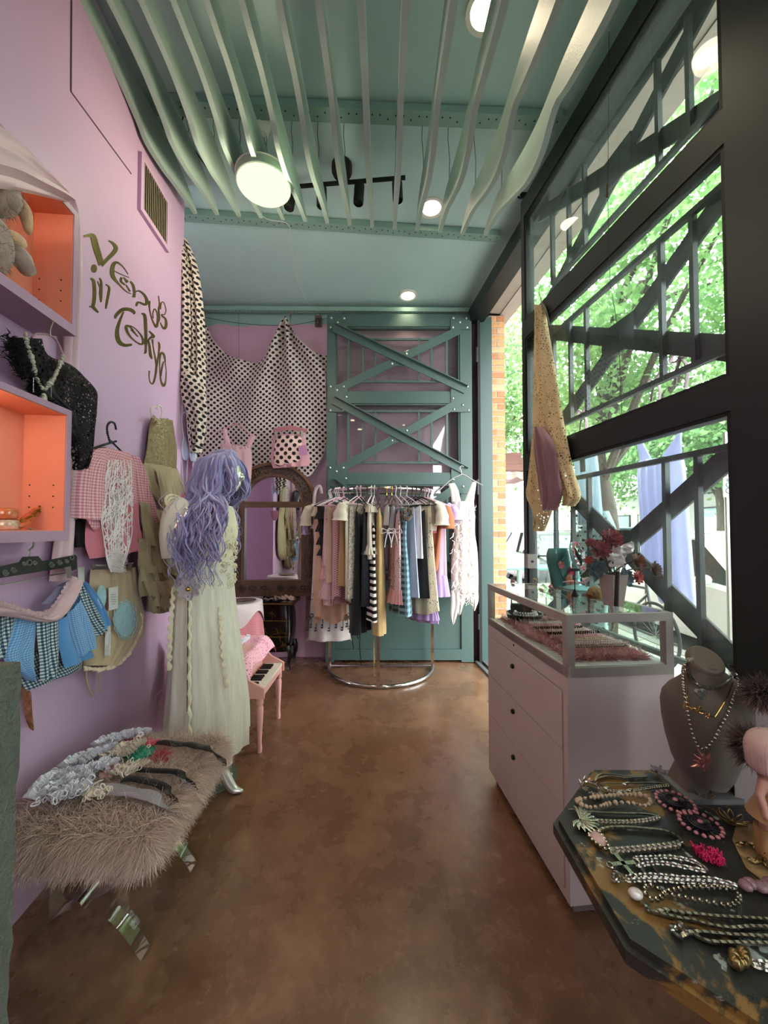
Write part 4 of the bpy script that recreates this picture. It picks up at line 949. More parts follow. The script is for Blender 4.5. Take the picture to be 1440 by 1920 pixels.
for y in (1.30, 1.62):
    f = MB()
    def arc(u, v, y=y, z_end=.006, z_mid=.178, hw_=.205):
        s_ = u * 2 - 1; z = z_mid + (z_end - z_mid) * abs(s_) ** 1.9; dz = (z_end - z_mid) * 1.9 * abs(s_) ** .9 * (1 if s_ > 0 else -1); t = Vector((hw_, 0, dz)).normalized(); nn = Vector((-t.z, 0, t.x))
        c = [(-.5, -.5), (.5, -.5), (.5, .5), (-.5, .5)][int(round(v * 4)) % 4]
        return Vector(((BX0 + BX1) / 2 - .04 + hw_ * s_, y + c[0] * .05, z)) + nn * (c[1] * .018)
    for ze, zm, hw_ in ((.012, .185, .205), (.345, .205, .19)):
        f = MB(); f.grid(lambda u, v: arc(u, v, y, ze, zm, hw_), 24, 4, cv=True); n0 = 4
        f.f.append((3, 2, 1, 0)); f.m.append(0); f.f.append((96, 97, 98, 99)); f.m.append(0)
        f.build('leg', m_acr, bn, smooth=True, angle=50)
    cx = (BX0 + BX1) / 2 - .04
    q = MB(); q.lathe([(.001, -.04), (.014, -.04), (.014, .04), (.001, .04)], 14, (cx, y, .195), Matrix.Rotation(PI / 2, 3, 'X')); q.build('pivot_bolt', m_chrome, bn)
    for sx in (-.11, .11): MB().box((cx + sx - .014, y - .03, .14), (cx + sx + .014, y + .03, .26)).build('spacer_block', m_acr, bn, smooth=False)
MB().tube([((BX0 + BX1) / 2 - .04, 1.30, .195), ((BX0 + BX1) / 2 - .04, 1.62, .195)], .012, 12).build('stretcher', m_acr, bn)
# lace headpieces laid over the fur
def bt_(x, y, z=BZ + .04): return onz(x / 3, 1340 + y / 3, z)
m_wlace = fabric('white_cotton_lace', '#e9e6ee', bump=1.0, bscale=260)
m_rib = mat('black_satin_ribbon', hexc('#0e0d0f'), .35, 0, .05)
m_glace = lace('grey_lace_ribbon', '#9a9598', 200, .5)
m_red = fabric('crimson_ribbon', '#b02442', .5)
m_green = fabric('green_crochet', '#1f8f6e', bump=1.0)
m_cream = fabric('cream_tulle', '#cdbfae')
m_rose = fabric('rose_satin', '#d99a92', .5)
def ribbon(path, wd, m, parent, nm='ribbon', drop=None):
    P = spl(path, 6); n_ = len(P) - 1
    def fn(u, v):
        i = min(n_ - 1, int(u * n_)); p = P[i].lerp(P[i + 1], u * n_ - i); t = (P[i + 1] - P[i]).normalized(); sd = t.cross(Vector((0, 0, 1)))
        sd = sd.normalized() if sd.length > .05 else Vector((0, 1, 0)); return p + sd * ((v - .5) * wd) + Vector((0, 0, .003 * sin(v * PI) + .002 * sin(u * 25)))
    def fn2(u, v): return fn(u, 1 - v) - Vector((0, 0, .0015))
    q = MB(); L_ = sum((P[i + 1] - P[i]).length for i in range(n_)); q.grid(fn, n_, 4, uvs=(L_, wd)); q.grid(fn2, n_, 4, uvs=(L_, wd)); return q.build(nm, m, parent)
def frills(path, parent, h=.03, waves=12, m=None, rows_=3, nm='lace_frill'):
    q = MB()
    for k in range(rows_): ruffle(q, [p + Vector((.012 * k, .004 * k, .004 * k)) for p in path], Vector((-.65 + .6 * k, -.3, .7)), h * 1.35 * (1 - .12 * k), .019, waves + k)
    P_ = spl(path, 10); rng = random.Random(int(abs(path[0].x) * 1e4)); lp = MB()
    for k in range(16 * rows_):
        c = rng.choice(P_) + Vector((rng.gauss(.006, .016), rng.gauss(0, .014), rng.uniform(.0, .03)))
        lp.torus(c, rng.uniform(.006, .012), rng.uniform(.0016, .0026), 9, 4, Matrix.Rotation(rng.random() * 6, 3, 'X') @ Matrix.Rotation(rng.random() * 6, 3, 'Y'))
    lp.build('lace_loops', m or m_wlace, parent, kind='stuff')
    return q.build(nm, m or m_wlace, parent)
def rosette(c, r, m, parent, nm='rosette', nrm=Vector((0, 0, 1))):
    q = MB(); random.seed(int(c.x * 9999) & 0xffff)
    for k in range(3):
        R = r * (1 - k * .28); n_ = 7 - k
        for j in range(n_):
            a = 2 * PI * j / n_ + k * .5
            def fn(u, v, a=a, R=R, k=k): s_ = (v - .5) * 1.1; rr = R * u; return c + Vector((rr * cos(a + s_ * (1.1 - .3 * u)), rr * sin(a + s_ * (1.1 - .3 * u)), r * (.12 + .25 * k + .35 * u * (k * .5 + .3)) + .004 * sin(9 * v)))
            q.grid(fn, 4, 5)
    q.ball(c + Vector((0, 0, r * .55)), r * .22, 8, 6); return q.build(nm, m, parent)
hp = [('headpiece with grey lace and black ribbons nearest on fur bench', [(225,480),(260,420),(320,370),(390,350)]), ('headpiece with pink rose and black lace ribbon mid fur bench', [(400,310),(450,270),(520,240),(600,215)]),
      ('headpiece with green crochet flower and red feather on bench', [(620,260),(680,235),(720,200),(760,190)]), ('headpiece with crimson and black ribbon farthest on fur bench', [(575,190),(630,160),(700,135),(790,125)])]
hpo = []
for lab, pth in hp:
    P_ = [bt_(*p) for p in pth]; t = thing('lace_headpiece', 'white frilled ' + lab if 'green' not in lab else 'cream ' + lab, 'headpiece', P_[0], 0, 'headpieces on the fur bench'); frills(P_, t, waves=14, m=m_cream if 'green' in lab else None); hpo.append(t)
q = [bt_(300,460), bt_(350,420), bt_(420,400), bt_(440,370)]; frills(q, hpo[0], .03, 14); frills([bt_(330,480), bt_(400,450), bt_(440,420)], hpo[0], .025, 10)
m_brown = mat('brown_shell', hexc('#5c4a33'), .2, 0, .4, 40)
MB().ball(bt_(370, 395, BZ + .045), .018, 12, 8, (1, 1.5, .5)).build('brooch', m_brown, hpo[0]); rosette(bt_(405, 400, BZ + .03), .022, m_wlace, hpo[0])
ribbon([bt_(430,400), bt_(560,405), bt_(700,425), bt_(870,465), bt_(950,530, .47), bt_(1000,610, .40)], .045, m_glace, hpo[0], 'lace_ribbon')
ribbon([bt_(430,420), bt_(560,430), bt_(700,445), bt_(850,475), bt_(940,535, .46)], .02, fabric('mauve_grey_ribbon', '#8d8089', .4), hpo[0])
ribbon([bt_(690,365), bt_(780,362), bt_(870,385), bt_(950,425), bt_(985,500, .46), bt_(997,600, .38), bt_(985,700, .30), bt_(965,785, .25)], .03, m_rib, hpo[0])
rosette(bt_(620, 335, BZ + .02), .035, fabric('pink_tulle', '#d3a5a4'), hpo[0], 'tulle_flower'); frills([bt_(650,345), bt_(700,320), bt_(745,330)], hpo[0], .02, 6, m_cream, 2, 'tulle_frill')
frills([bt_(500,440), bt_(540,455), bt_(585,450)], hpo[0], .014, 6, m_cream, 1, 'cream_frill')
rosette(bt_(495, 268, BZ + .03), .022, m_rose, hpo[1], 'rose'); frills([bt_(480,330), bt_(540,310), bt_(600,300)], hpo[1], .025, 9)
ribbon([bt_(490,290), bt_(600,272), bt_(760,305), bt_(950,315), bt_(1040,345), bt_(1085,400, .46), bt_(1102,445, .42)], .028, m_rib, hpo[1]); ribbon([bt_(620,285, BZ + .026), bt_(760,306, BZ + .026), bt_(950,322, BZ + .026), bt_(1040,360, BZ + .015), bt_(1075,430, .45)], .02, m_glace, hpo[1], 'lace_ribbon')
q = MB(); gc = bt_(785, 212, BZ + .03)
for k in range(70):
    a = k * 2.4; r_ = .006 * math.sqrt(k) * 1.05; q.torus(gc + Vector((r_ * cos(a), r_ * sin(a) * .9, .003 * sin(k))), .007, .003, 7, 4, Matrix.Rotation(k, 3, 'Z') @ Matrix.Rotation(.5, 3, 'X'))
q.build('crochet_flower', m_green, hpo[2], kind='stuff')
q = MB(); gc = bt_(755, 250, BZ + .015)
for k in range(6): q.torus(gc, .015 + .011 * k, .004, 28, 5)
q.build('doily', m_cream, hpo[2])
fuzz(260, lambda r: (bt_(840 + 60 * r.rand(), 240 + 12 * r.rand(), BZ + .02), Vector((.9, .25, .25))), .06, .003, .4, 'feather', m_red, hpo[2], seed=8, jit=.35)
ribbon([bt_(690,148), bt_(760,140), bt_(840,150), bt_(895,155)], .04, m_red, hpo[3], 'crimson_ribbon'); ribbon([bt_(885,155), bt_(1000,163), bt_(1100,172), bt_(1180,195), bt_(1240,245, .46), bt_(1250,290, .41)], .035, m_rib, hpo[3])
# ================================================================== mannequin, dress and wig
MY = 2.13
def mp(px, py, dy=0.0): p = at(px, py, MY); return Vector((p.x, MY + dy, p.z))
m_man = mat('pearl_mannequin_gloss', hexc('#cfccc4'), .22, .55, .04, 5)
man = thing('mannequin', 'glossy pearl mannequin standing on tiptoe beside the bench', 'mannequin', (mp(395, 1465).x, MY, 0))
q = MB()
def ring(c, rx, ry, n=20): return [Vector((c.x + rx * cos(2 * PI * i / n), c.y + ry * sin(2 * PI * i / n), c.z)) for i in range(n)]
secs = [(395,1150,.095,.145),(394,1110,.10,.155),(393,1080,.10,.145),(392,1050,.09,.12),(394,1020,.10,.13),(396,985,.12,.15),(394,960,.11,.17),(396,945,.07,.12),(404,935,.048,.05),(410,918,.045,.047)]
rg_ = []
for px, py, rx, ry in secs: rg_ += ring(mp(px, py), rx, ry)
fs = []
for i in range(len(secs) - 1):
    for j in range(20): fs.append((i*20+j, i*20+(j+1)%20, (i+1)*20+(j+1)%20, (i+1)*20+j))
fs.append(tuple(range(20))[::-1]); fs.append(tuple(range(180, 200))); q.add(rg_, fs)
hc = mp(421, 888)
q.ball(hc, .088, 20, 14, (1.05, .84, 1.3)); q.ball(hc + Vector((.035, 0, -.055)), .052, 14, 10, (1, .9, 1.1))
q.ball(hc + Vector((.098, 0, -.02)), .015, 8, 6, (1.2, .8, 1.5)); q.ball(hc + Vector((.085, 0, -.06)), .013, 8, 6, (.9, 1.5, .7))
for s_ in (-1, 1):
    q.ball(hc + Vector((.072, .032 * s_, .005)), .016, 8, 6, (.8, 1.2, .8)); q.ball(hc + Vector((-.005, .075 * s_, -.015)), .02, 8, 6, (.9, .4, 1.5))
    sh = mp(383, 958, .165 * s_)
    q.tube(spl([sh, mp(366, 1000, .20 * s_), mp(362, 1040, .19 * s_), mp(376, 1075, .13 * s_), mp(388, 1105, .10 * s_)], 5), [.05]*3 + [.046]*4 + [.040]*5 + [.034]*5 + [.028]*4, 12)
    hnd = mp(392, 1112, .09 * s_); q.ball(hnd, .032, 10, 8, (.8, .5, 1.3))
    for k in range(4): q.tube([hnd + Vector((-.018 + .013 * k, 0, -.02)), hnd + Vector((-.012 + .014 * k, 0, -.075 + .006 * abs(k - 1.5)))], [.009, .0075], 7)
    q.tube([hnd + Vector((.02, -.01, .01)), hnd + Vector((.042, -.015, -.03))], [.010, .008], 7)
feet = ((mp(438, 1462), -.06), (mp(402, 1440), .07))
for ft, dy in feet:
    hip = mp(395, 1130, dy * 1.1); toe = Vector((ft.x + .03, MY + dy, .018)); ank = Vector((ft.x - .035, MY + dy, .125))
    q.tube(spl([hip, hip.lerp(ank, .45) + Vector((.02, 0, 0)), hip.lerp(ank, .68) + Vector((-.005, 0, 0)), ank], 5), [.07, .07, .068, .066, .062, .058, .052, .05, .052, .054, .052, .046, .038, .033, .031, .03], 12)
    q.tube([ank, Vector((ft.x - .012, MY + dy, .075)), Vector((ft.x + .015, MY + dy, .03)), toe, toe + Vector((.045, 0, -.004))], [.032, .034, .03, .026, .012], 10, sq=.8)
    q.ball(ank + Vector((-.018, 0, -.035)), .026, 8, 6)
mo = q.build('body', m_man, man, angle=180); rm = mo.modifiers.new('weld', 'REMESH'); rm.mode = 'VOXEL'; rm.voxel_size = .009; rm.use_smooth_shade = True
sm = mo.modifiers.new('soft', 'SMOOTH'); sm.factor = .5; sm.iterations = 4
MB().lathe([(.001, .002), (.14, .002), (.14, .010), (.001, .012)], 36, (mp(388, 1462).x, MY + .05, 0)).build('base_plate', mat('base_glass_green', hexc('#5f6b5c'), .15, 0, .02), man)
MB().tube([(mp(400, 1462).x, MY + .07, .012), (mp(400, 1462).x, MY + .07, .45)], .009, 10).build('support_rod', m_chrome, man)
# dress
def sheer_m(name, h, op, tl_=.22):
    t = NT(name); v = t.coord(scale=(1, 1, .08)); n_ = t.noise(v, 60, 4)
    t.set(**{'Base Color': t.mix(n_, hexc(h), tuple(x * .86 for x in hexc(h))), 'Roughness': .6, 'Sheen Weight': .4, 'Specular IOR Level': .3})
    tl = t.n('ShaderNodeBsdfTranslucent'); tl.inputs[0].default_value = (*hexc(h), 1); mx = t.n('ShaderNodeMixShader'); mx.inputs[0].default_value = tl_; t.l(t.bs, 0, mx, 1); t.l(tl, 0, mx, 2)
    tr = t.n('ShaderNodeBsdfTransparent'); m2 = t.n('ShaderNodeMixShader'); t.t.links.new(t.math('MULTIPLY_ADD', n_, .5, op - .25), m2.inputs[0]); t.l(tr, 0, m2, 1); t.l(mx, 0, m2, 2); t.l(m2, 0, t.out, 0); return t.mat
m_cdress = sheer_m('cream_sheer_tulle', '#fbf5e4', .85); m_cdress2 = sheer_m('cream_underskirt', '#f8f2de', .97); m_crochet = fabric('cream_crochet', '#e2d9bb', bump=1.2, bscale=110)
dr = thing('tulle_dress', 'long cream tulle dress with crochet bodice on the wig mannequin', 'dress', mp(395, 1395))
def gown(mb, lv, ry0, k, amp, n=96, ph=0.0, sub=6, asym=0.0, hem=0.0):
    L_ = spl([Vector((a, y, 0)) for y, a, c in lv], sub); R_ = spl([Vector((c, y, 0)) for y, a, c in lv], sub); N_ = len(L_); vs = []; uv = []
    for i in range(N_):
        t = i / (N_ - 1); A = mp(L_[i].x, L_[i].y); B = mp(R_[i].x, R_[i].y); c = (A + B) / 2; rx = (B.x - A.x) / 2; ry = lerp(ry0[0], ry0[1], t)
        for j in range(n):
            a = 2 * PI * j / n; f = 1 + amp * t * (sin(k * a + ph + 1.2 * t) + .5 * sin(2.3 * k * a + 2 + ph)) / max(rx, .05)
            vs.append(Vector((c.x + rx * f * cos(a), MY + ry * f * sin(a), c.z + (hem * sin(a * 3 + ph) if i == N_ - 1 else 0)))); uv.append((j / n, c.z))
    fs = [(i*n+j, i*n+(j+1)%n, (i+1)*n+(j+1)%n, (i+1)*n+j) for i in range(N_ - 1) for j in range(n)]
    mb.add(vs, [f[::-1] for f in fs], uv); return mb
q = MB(); gown(q, [(1044,350,432),(1090,343,432),(1150,340,436),(1250,334,450),(1330,329,460),(1395,326,459)], (.185, .26), 9, .018, hem=.02); q.build('overskirt', m_cdress, dr, angle=180)
q = MB(); gown(q, [(1055,356,424),(1150,350,428),(1280,346,440),(1392,352,446)], (.17, .20), 6, .014, ph=1); q.build('underskirt', m_cdress2, dr, angle=180)
q = MB(); gown(q, [(948,362,428),(962,350,434),(1000,349,440),(1030,354,430),(1060,350,431)], (.195, .175), 14, .003, 64); q.build('bodice', m_crochet, dr, angle=180)
q = MB(); random.seed(4)
for k in range(150):
    t = random.random(); a = random.uniform(-1.9, .9); y = lerp(985, 1100, t); c = mp(lerp(393, 388, t), y); rx = .132; ry = .192
    q.torus(c + Vector((rx * cos(a) * 1.02, ry * sin(a) * 1.02, 0)), random.uniform(.006, .011), .003, 7, 4, Matrix.Rotation(random.random() * 3, 3, 'X') @ Matrix.Rotation(random.random() * 3, 3, 'Y'))
q.build('crochet_lace', m_crochet, dr, kind='stuff')
for k, (x0, y0, x1, y1, dy) in enumerate(((362,1090,364,1225,-.2), (396,1085,405,1330,-.235), (428,1130,448,1265,-.12))):
    q = MB(); P = pts(lambda t: mp(lerp(x0, x1, t), lerp(y0, y1, t), dy - .05 * t) + Vector((.004 * sin(t * 60), 0, 0)), 60)
    q.tube(P, [.010 + .003 * sin(i * .9) for i in range(61)], 7, sq=.6); q.build('ruched_trim', m_crochet, dr)
for s_ in (-1, 1):
    q = MB(); q.tube(spl([mp(378, 950, .15 * s_), mp(364, 965, .19 * s_), mp(358, 1000, .205 * s_), mp(359, 1040, .2 * s_)], 5), [.04, .05, .055, .056, .056, .055, .054, .053, .052, .05, .05, .048, .047, .046, .045, .044], 18); q.build('sleeve', m_cdress2, dr, angle=180)
    q = MB(); c = mp(360, 950, .2 * s_)
    for k in range(3): q.torus(c + Vector((0, -.02 * s_, .005 * k)), .02 + .012 * k, .007, 16, 6, Matrix.Rotation(1.1, 3, 'Y') @ Matrix.Rotation(.5, 3, 'X'))
    q.build('shoulder_rosette', m_crochet, dr)
fl_ = mp(396, 1092, -.24); m_gfl = fabric('grey_organza', '#b9b1b4', .5)
def flower(mb, c, r, nrm, layers=3, n=7, seed=0, open_=.9, curl=.25):
    nrm = Vector(nrm).normalized(); x = nrm.orthogonal().normalized(); y = nrm.cross(x); rng = random.Random(seed)
    for k in range(layers):
        R = r * (1 - k * .8 / layers); lift = lerp(.1, open_, k / max(1, layers - 1)) if layers > 1 else .2
        for j in range(n):
            a = 2 * PI * (j + .5 * (k % 2)) / n + rng.uniform(-.1, .1); wdt = 2.3 * R / n * 1.35
            def fn(u, v, a=a, R=R, lift=lift, wdt=wdt):
                s_ = (v - .5) * 2; w_ = wdt * math.sqrt(max(0, sin(PI * (.08 + .84 * u)))) * .75; d = x * cos(a) + y * sin(a); t = nrm.cross(d)
                return c + d * (R * u * math.sqrt(max(.05, 1 - (lift * u) ** 2 * .5))) + t * (w_ * s_) + nrm * (R * lift * u * u * .9 + curl * R * u * u * (abs(s_) ** 2) * .5 + .05 * R * sin(7 * v + a))
            mb.grid(fn, 4, 4)
    return mb
q = MB(); flower(q, fl_, .055, (.15, -1, .2), 3, 7, 1, .6); q.build('fabric_flower', m_gfl, dr, angle=180)
q = MB(); q.ball(fl_ + Vector((.01, -.03, .005)), .012, 8, 6); q.build('flower_jewel', m_gold, dr)
q = MB(); q.tube([fl_ + Vector((0, -.01, -.03)), mp(398, 1290, -.27)], .002, 5); q.build('dark_cord', m_black, dr)
# lilac wig
def hairm(name, a, b_):
    t = NT(name); v = t.coord(scale=(1, 1, .25)); n_ = t.noise(v, 55, 4)
    t.set(**{'Base Color': t.mix(n_, hexc(a), hexc(b_)), 'Roughness': .42, 'Specular IOR Level': .55, 'Sheen Weight': .3}); return t.mat
hm = [hairm('lilac_hair', '#8480b4', '#a39dcb'), hairm('lilac_hair_pale', '#a7a2cf', '#c6c1e0'), hairm('lilac_hair_deep', '#5f5a90', '#7d77ad')]
wg = thing('wig', 'long wavy lilac wig on the mannequin', 'wig', mp(400, 1085))
q = MB(); q.ball(hc + Vector((-.014, 0, .02)), .10, 22, 14, (1.0, .92, 1.15)); q.build('cap', hm[2], wg, angle=180)
rng = random.Random(21); hb = [MB(), MB(), MB()]
for k in range(520):
    a = rng.uniform(.62, 2 * PI - .62)            # 0 = face direction (+x)
    side = -sin(a)                                 # camera side is -y  -> sin(a) < 0
    top_ = hc + Vector((rng.uniform(-.03, .05), rng.uniform(-.03, .03), .115 + rng.uniform(-.005, .015)))
    rx = .115 + rng.uniform(0, .03); ca, sa = cos(a), sin(a)
    p1 = hc + Vector((-.014 + rx * .8 * ca, rx * .72 * sa, .07)); p2 = hc + Vector((-.018 + rx * ca * 1.05, rx * .98 * sa, -.02)); p3 = hc + Vector((-.03 + rx * ca * 1.1, rx * 1.1 * sa, -.11))
    cam_side = sa < -.15
    end_y = rng.uniform(1010, 1082) if (cam_side or ca < 0) else rng.uniform(960, 1000)
    if ca > .45: end_y = rng.uniform(905, 960)
    fall = [(408, 958), (408, 1005), (408, 1045), (402, 1085)]
    P = [top_, p1, p2, p3]; bx = rng.uniform(-1, 1)
    spread = .085; yb = MY + (-.21 - .07 * rng.random() if cam_side else (.12 * sa * 2)) 
    for (fx, fy) in fall:
        if fy > end_y + 15: break
        c = mp(fx, fy); w8 = 1.0
        P.append(Vector((c.x + .02 * ca + bx * (.115 if cam_side else .07) + (.012 if cam_side else -.04), lerp(p3.y, yb, min(1, (fy - 930) / 60)) , c.z)))
    if len(P) == 4 and ca <= .45: P.append(p3 + Vector((-.02, 0, -.1)))
    ph = rng.uniform(0, 6.28); S = spl(P, 7); n_ = len(S); wv = rng.uniform(.016, .032); fr_ = rng.uniform(26, 36); out = []
    for i, p in enumerate(S):
        t = i / (n_ - 1); g = max(0, t - .25) * wv * 1.8
        out.append(p + Vector((g * sin(fr_ * (p.z) + ph), g * .8 * cos(fr_ * p.z + ph * 1.3), 0)))
    r0 = rng.uniform(.004, .010); R = [r0 * (1 - .75 * max(0, (i / (n_ - 1) - .55) / .45)) for i in range(n_)]
    hb[rng.choice((0, 0, 0, 1, 1, 2))].tube(out, R, 5, sq=.6)
for k in range(26):                                # loose curls
    p = mp(rng.uniform(350, 440), rng.uniform(930, 1060), -.2 - .05 * rng.random()); R = rng.uniform(.012, .03); ph = rng.uniform(0, 6)
    hb[1].tube([p + Vector((R * sin(i * .35 + ph) * (1 - i / 40), .01 * cos(i * .3), -i * .006)) for i in range(22)], .0016, 4)
for i in range(3): hb[i].build('locks', hm[i], wg, angle=180, kind='stuff')
q = MB(); q.bar(hc + Vector((.05, -.115, -.005)), hc + Vector((.068, -.112, .03)), .004, .016, up=(0, -1, .2)); q.build('hair_clip', m_white, wg, smooth=False)

# small dark chair behind the dress
chp = Vector((-1.23, 2.50, 0)); ch = thing('dark_chair', 'small black backed chair with mauve legs behind the mannequin', 'chair', chp)
m_mauve = mat('mauve_paint', hexc('#8d7390'), .5, 0, .05)
MB().grid(lambda u, v: chp + Vector((-.02 + .13 * sin((u - .5) * 2.6), .02 - .10 * cos((u - .5) * 2.6), .42 + .30 * v * (1 - .35 * abs(u - .5) ** 2 * 4))), 16, 8).build('backrest', fabric('black_velvet', '#141214'), ch)
MB().lathe([(.001, .40), (.15, .40), (.16, .43), (.15, .46), (.001, .47)], 24, chp + Vector((.03, .10, 0))).build('seat', fabric('hot_pink_seat', '#c24f7d'), ch)
for sx, sy in ((-1, -1), (1, -1), (-1, 1), (1, 1)):
    MB().tube(spl([chp + Vector((.03 + .10 * sx, .10 + .10 * sy, .41)), chp + Vector((.03 + .13 * sx, .10 + .12 * sy, .22)), chp + Vector((.03 + .12 * sx, .10 + .13 * sy, .0))], 5), .013, 8).build('leg', m_mauve, ch)

# pink toy piano with lace cloth
pn = Vector((-.98, 2.66, 0)); pi_ = thing('toy_piano', 'pink toy piano with black and white keys behind the dress', 'piano', pn)
m_pp = mat('pink_piano_paint', hexc('#dba39a'), .35, 0, .04)
def pbx(nm, lo, hi, m=m_pp): return MB().box(lo, hi, Matrix.Translation(pn)).build(nm, m, pi_, smooth=False)
pbx('cabinet', (-.16, -.24, .30), (.08, .24, .58)); pbx('key_bed', (.08, -.24, .34), (.22, .24, .385)); pbx('lid', (-.17, -.25, .58), (.10, .25, .595))
for s_ in (-1, 1):
    q = MB(); q.prism([(.08, .34), (.235, .34), (.235, .40), (.20, .42), (.14, .45), (.08, .52)], lambda x, z, d: pn + Vector((x, d, z)), .225 * s_, .245 * s_); q.build('cheek', m_pp, pi_, smooth=False)
kw = MB().box((.10, -.0135, .385), (.225, .0135, .40)).build('white_key', mat('ivory_key', hexc('#e4dccf'), .3, 0, .02), pi_, local=True, smooth=False); kb_ = None
for i in range(15):
    c = kw if i == 0 else dup(kw, parent=pi_); c.location = (0, -.208 + i * .0297, 0)
    if i % 7 not in (2, 6) and i < 14:
        if kb_ is None: kb_ = MB().box((.10, -.008, .40), (.175, .008, .412)).build('black_key', m_black, pi_, local=True, smooth=False); d = kb_
        else: d = dup(kb_, parent=pi_)
        d.location = (0, -.193 + i * .0297, 0)
for sx, sy in ((.20, -.215), (.20, .215), (-.14, -.215), (-.14, .215)):
    q = MB(); q.lathe([(.001, 0), (.016, 0), (.018, .02), (.014, .06), (.02, .18), (.024, .27), (.018, .29), (.024, .30), (.024, .345)], 12, pn + Vector((sx, sy, 0))); q.build('leg', m_pp, pi_)
m_place = lace('hot_pink_lace', '#f0a5bb', 60, .55, h2='#f6c6d2')
q = MB()
def lc(u, v):
    x = lerp(-.20, .185, u); y = lerp(-.29, .29, v); d = max(0, x - .11); dy = max(0, abs(y) - .25); z = .60 - min(.16, d * 1.0) - dy * 1.6 + .006 * sin(14 * u + 5 * v) + .008 * sin(11 * v)
    return pn + Vector((min(x, .13 + d * .45), y * (1 - .05 * d), z))
q.grid(lc, 24, 24, uvs=(.5, .6))
plc = thing('lace_cloth', 'hot pink lace cloth spread over the toy piano', 'cloth', pn + Vector((0, 0, .42))); q.build('cloth', m_place, plc, angle=180)
q = MB(); q.grid(lambda u, v: lc(u, v) + Vector((0, 0, -.003)), 24, 24); q.build('cloth_backing', fabric('pink_gauze', '#d97f9c', sheer=.7), plc, angle=180)
q = MB(); ruffle(q, [pn + Vector((-.12, -.2, .605)), pn + Vector((.0, -.05, .61)), pn + Vector((.02, .12, .61))], (0, 0, 1), .03, .014, 10); tag(q.build('lace_collar', m_wlace), 'white lace collar lying on the pink lace cloth', 'collar')

# cloth-covered side table with a tray
sp0 = Vector((-1.21, 3.22, 0)); st_ = thing('side_table', 'round side table under pink and white lace cloths', 'table', sp0)
q = MB(); q.grid(lambda u, v: sp0 + Vector(((.18 + .03 * v + .014 * sin(9 * u * 2 * PI) * v) * cos(u * 2 * PI), (.18 + .03 * v + .014 * sin(9 * u * 2 * PI) * v) * sin(u * 2 * PI), .78 - .40 * v)), 72, 8, cu=True); q.build('under_cloth', dots('rose_print', hexc('#d9a3a6'), hexc('#b9566a'), .03, .3), st_, angle=180)
q = MB(); q.grid(lambda u, v: sp0 + Vector(((.19 * min(1, v * 2) + .03 * max(0, v - .5)) * cos(u * 2 * PI), (.19 * min(1, v * 2) + .03 * max(0, v - .5)) * sin(u * 2 * PI), .79 - max(0, v - .5) * 2 * (.12 + .06 * sin(4 * u * 2 * PI)))), 64, 10, cu=True); q.build('top_cloth', fabric('white_tablecloth', '#d5c6c6'), st_, angle=180)
for a in (.5, 2.6, 4.7): MB().tube([sp0 + Vector((.13 * cos(a), .13 * sin(a), 0)), sp0 + Vector((.10 * cos(a), .10 * sin(a), .76))], .016, 8).build('leg', mat('tan_wood', hexc('#a98a62'), .5, 0, .1), st_)
q = MB().lathe([(.001, .792), (.085, .792), (.10, .803), (.104, .803), (.09, .787), (.001, .787)], 28, sp0 + Vector((.05, -.03, .004))); tag(q.build('round_tray', m_silver), 'round silver tray on the covered side table', 'tray')

# black lacquer chest
cx0, cx1, cy0, cy1, cz = -1.37, -.915, 3.80, 4.08, .675
chs = thing('lacquer_chest', 'black lacquered bombe chest with gold leaf plants', 'chest', ((cx0 + cx1) / 2, (cy0 + cy1) / 2, 0))
m_lac = mat('black_lacquer', hexc('#0f0d0c'), .2, 0, .2, 5, 0, 1, 0, .5, .3); m_gl = mat('gold_leaf_paint', hexc('#8a6a30'), .4, .6, .3, 50)
def bomb(u, v):
    a = u * 2 * PI; p = .35; ca, sa = cos(a), sin(a); x = abs(ca) ** p * (1 if ca > 0 else -1); y = abs(sa) ** p * (1 if sa > 0 else -1)
    k = 1 + .10 * sin(PI * min(1, v * 1.1)) - .08 * (1 - v) ** 2; return Vector(((cx0 + cx1) / 2 + x * (cx1 - cx0) / 2 * (k - .06), (cy0 + cy1) / 2 + y * .135 * k, lerp(.18, .645, v)))
MB().grid(bomb, 48, 12, cu=True).build('body', m_lac, chs, angle=60)
MB().prism([(cx0 - .02, cy0 - .03), (cx1 + .02, cy0 - .03), (cx1 + .03, cy1 + .02), (cx0 - .03, cy1 + .02)], lambda x, y, d: Vector((x, y, d)), .645, .675).build('top', m_lac, chs, smooth=False)
MB().tube([(cx0 - .02, cy0 - .032, .66), (cx1 + .02, cy0 - .032, .66), (cx1 + .032, cy1, .66)], .006, 6).build('gold_edge', m_gl, chs)
for sx in (cx0 + .03, cx1 - .03):
    for sy in (cy0 + .02, cy1 - .03):
        o_ = 1 if sx > -1.1 else -1
        MB().tube(spl([(sx, sy, .24), (sx + .025 * o_, sy - .015, .16), (sx + .005 * o_, sy, .07), (sx + .02 * o_, sy - .01, .01)], 5), [.03]*4 + [.024]*4 + [.018]*4 + [.014]*4, 8).build('leg', m_lac, chs)
for z in (.335, .49): MB().box((cx0 + .015, cy0 - .022, z), (cx1 - .015, cy0 - .008, z + .006)).build('drawer_seam', m_gl, chs, smooth=False)
rng = random.Random(5)
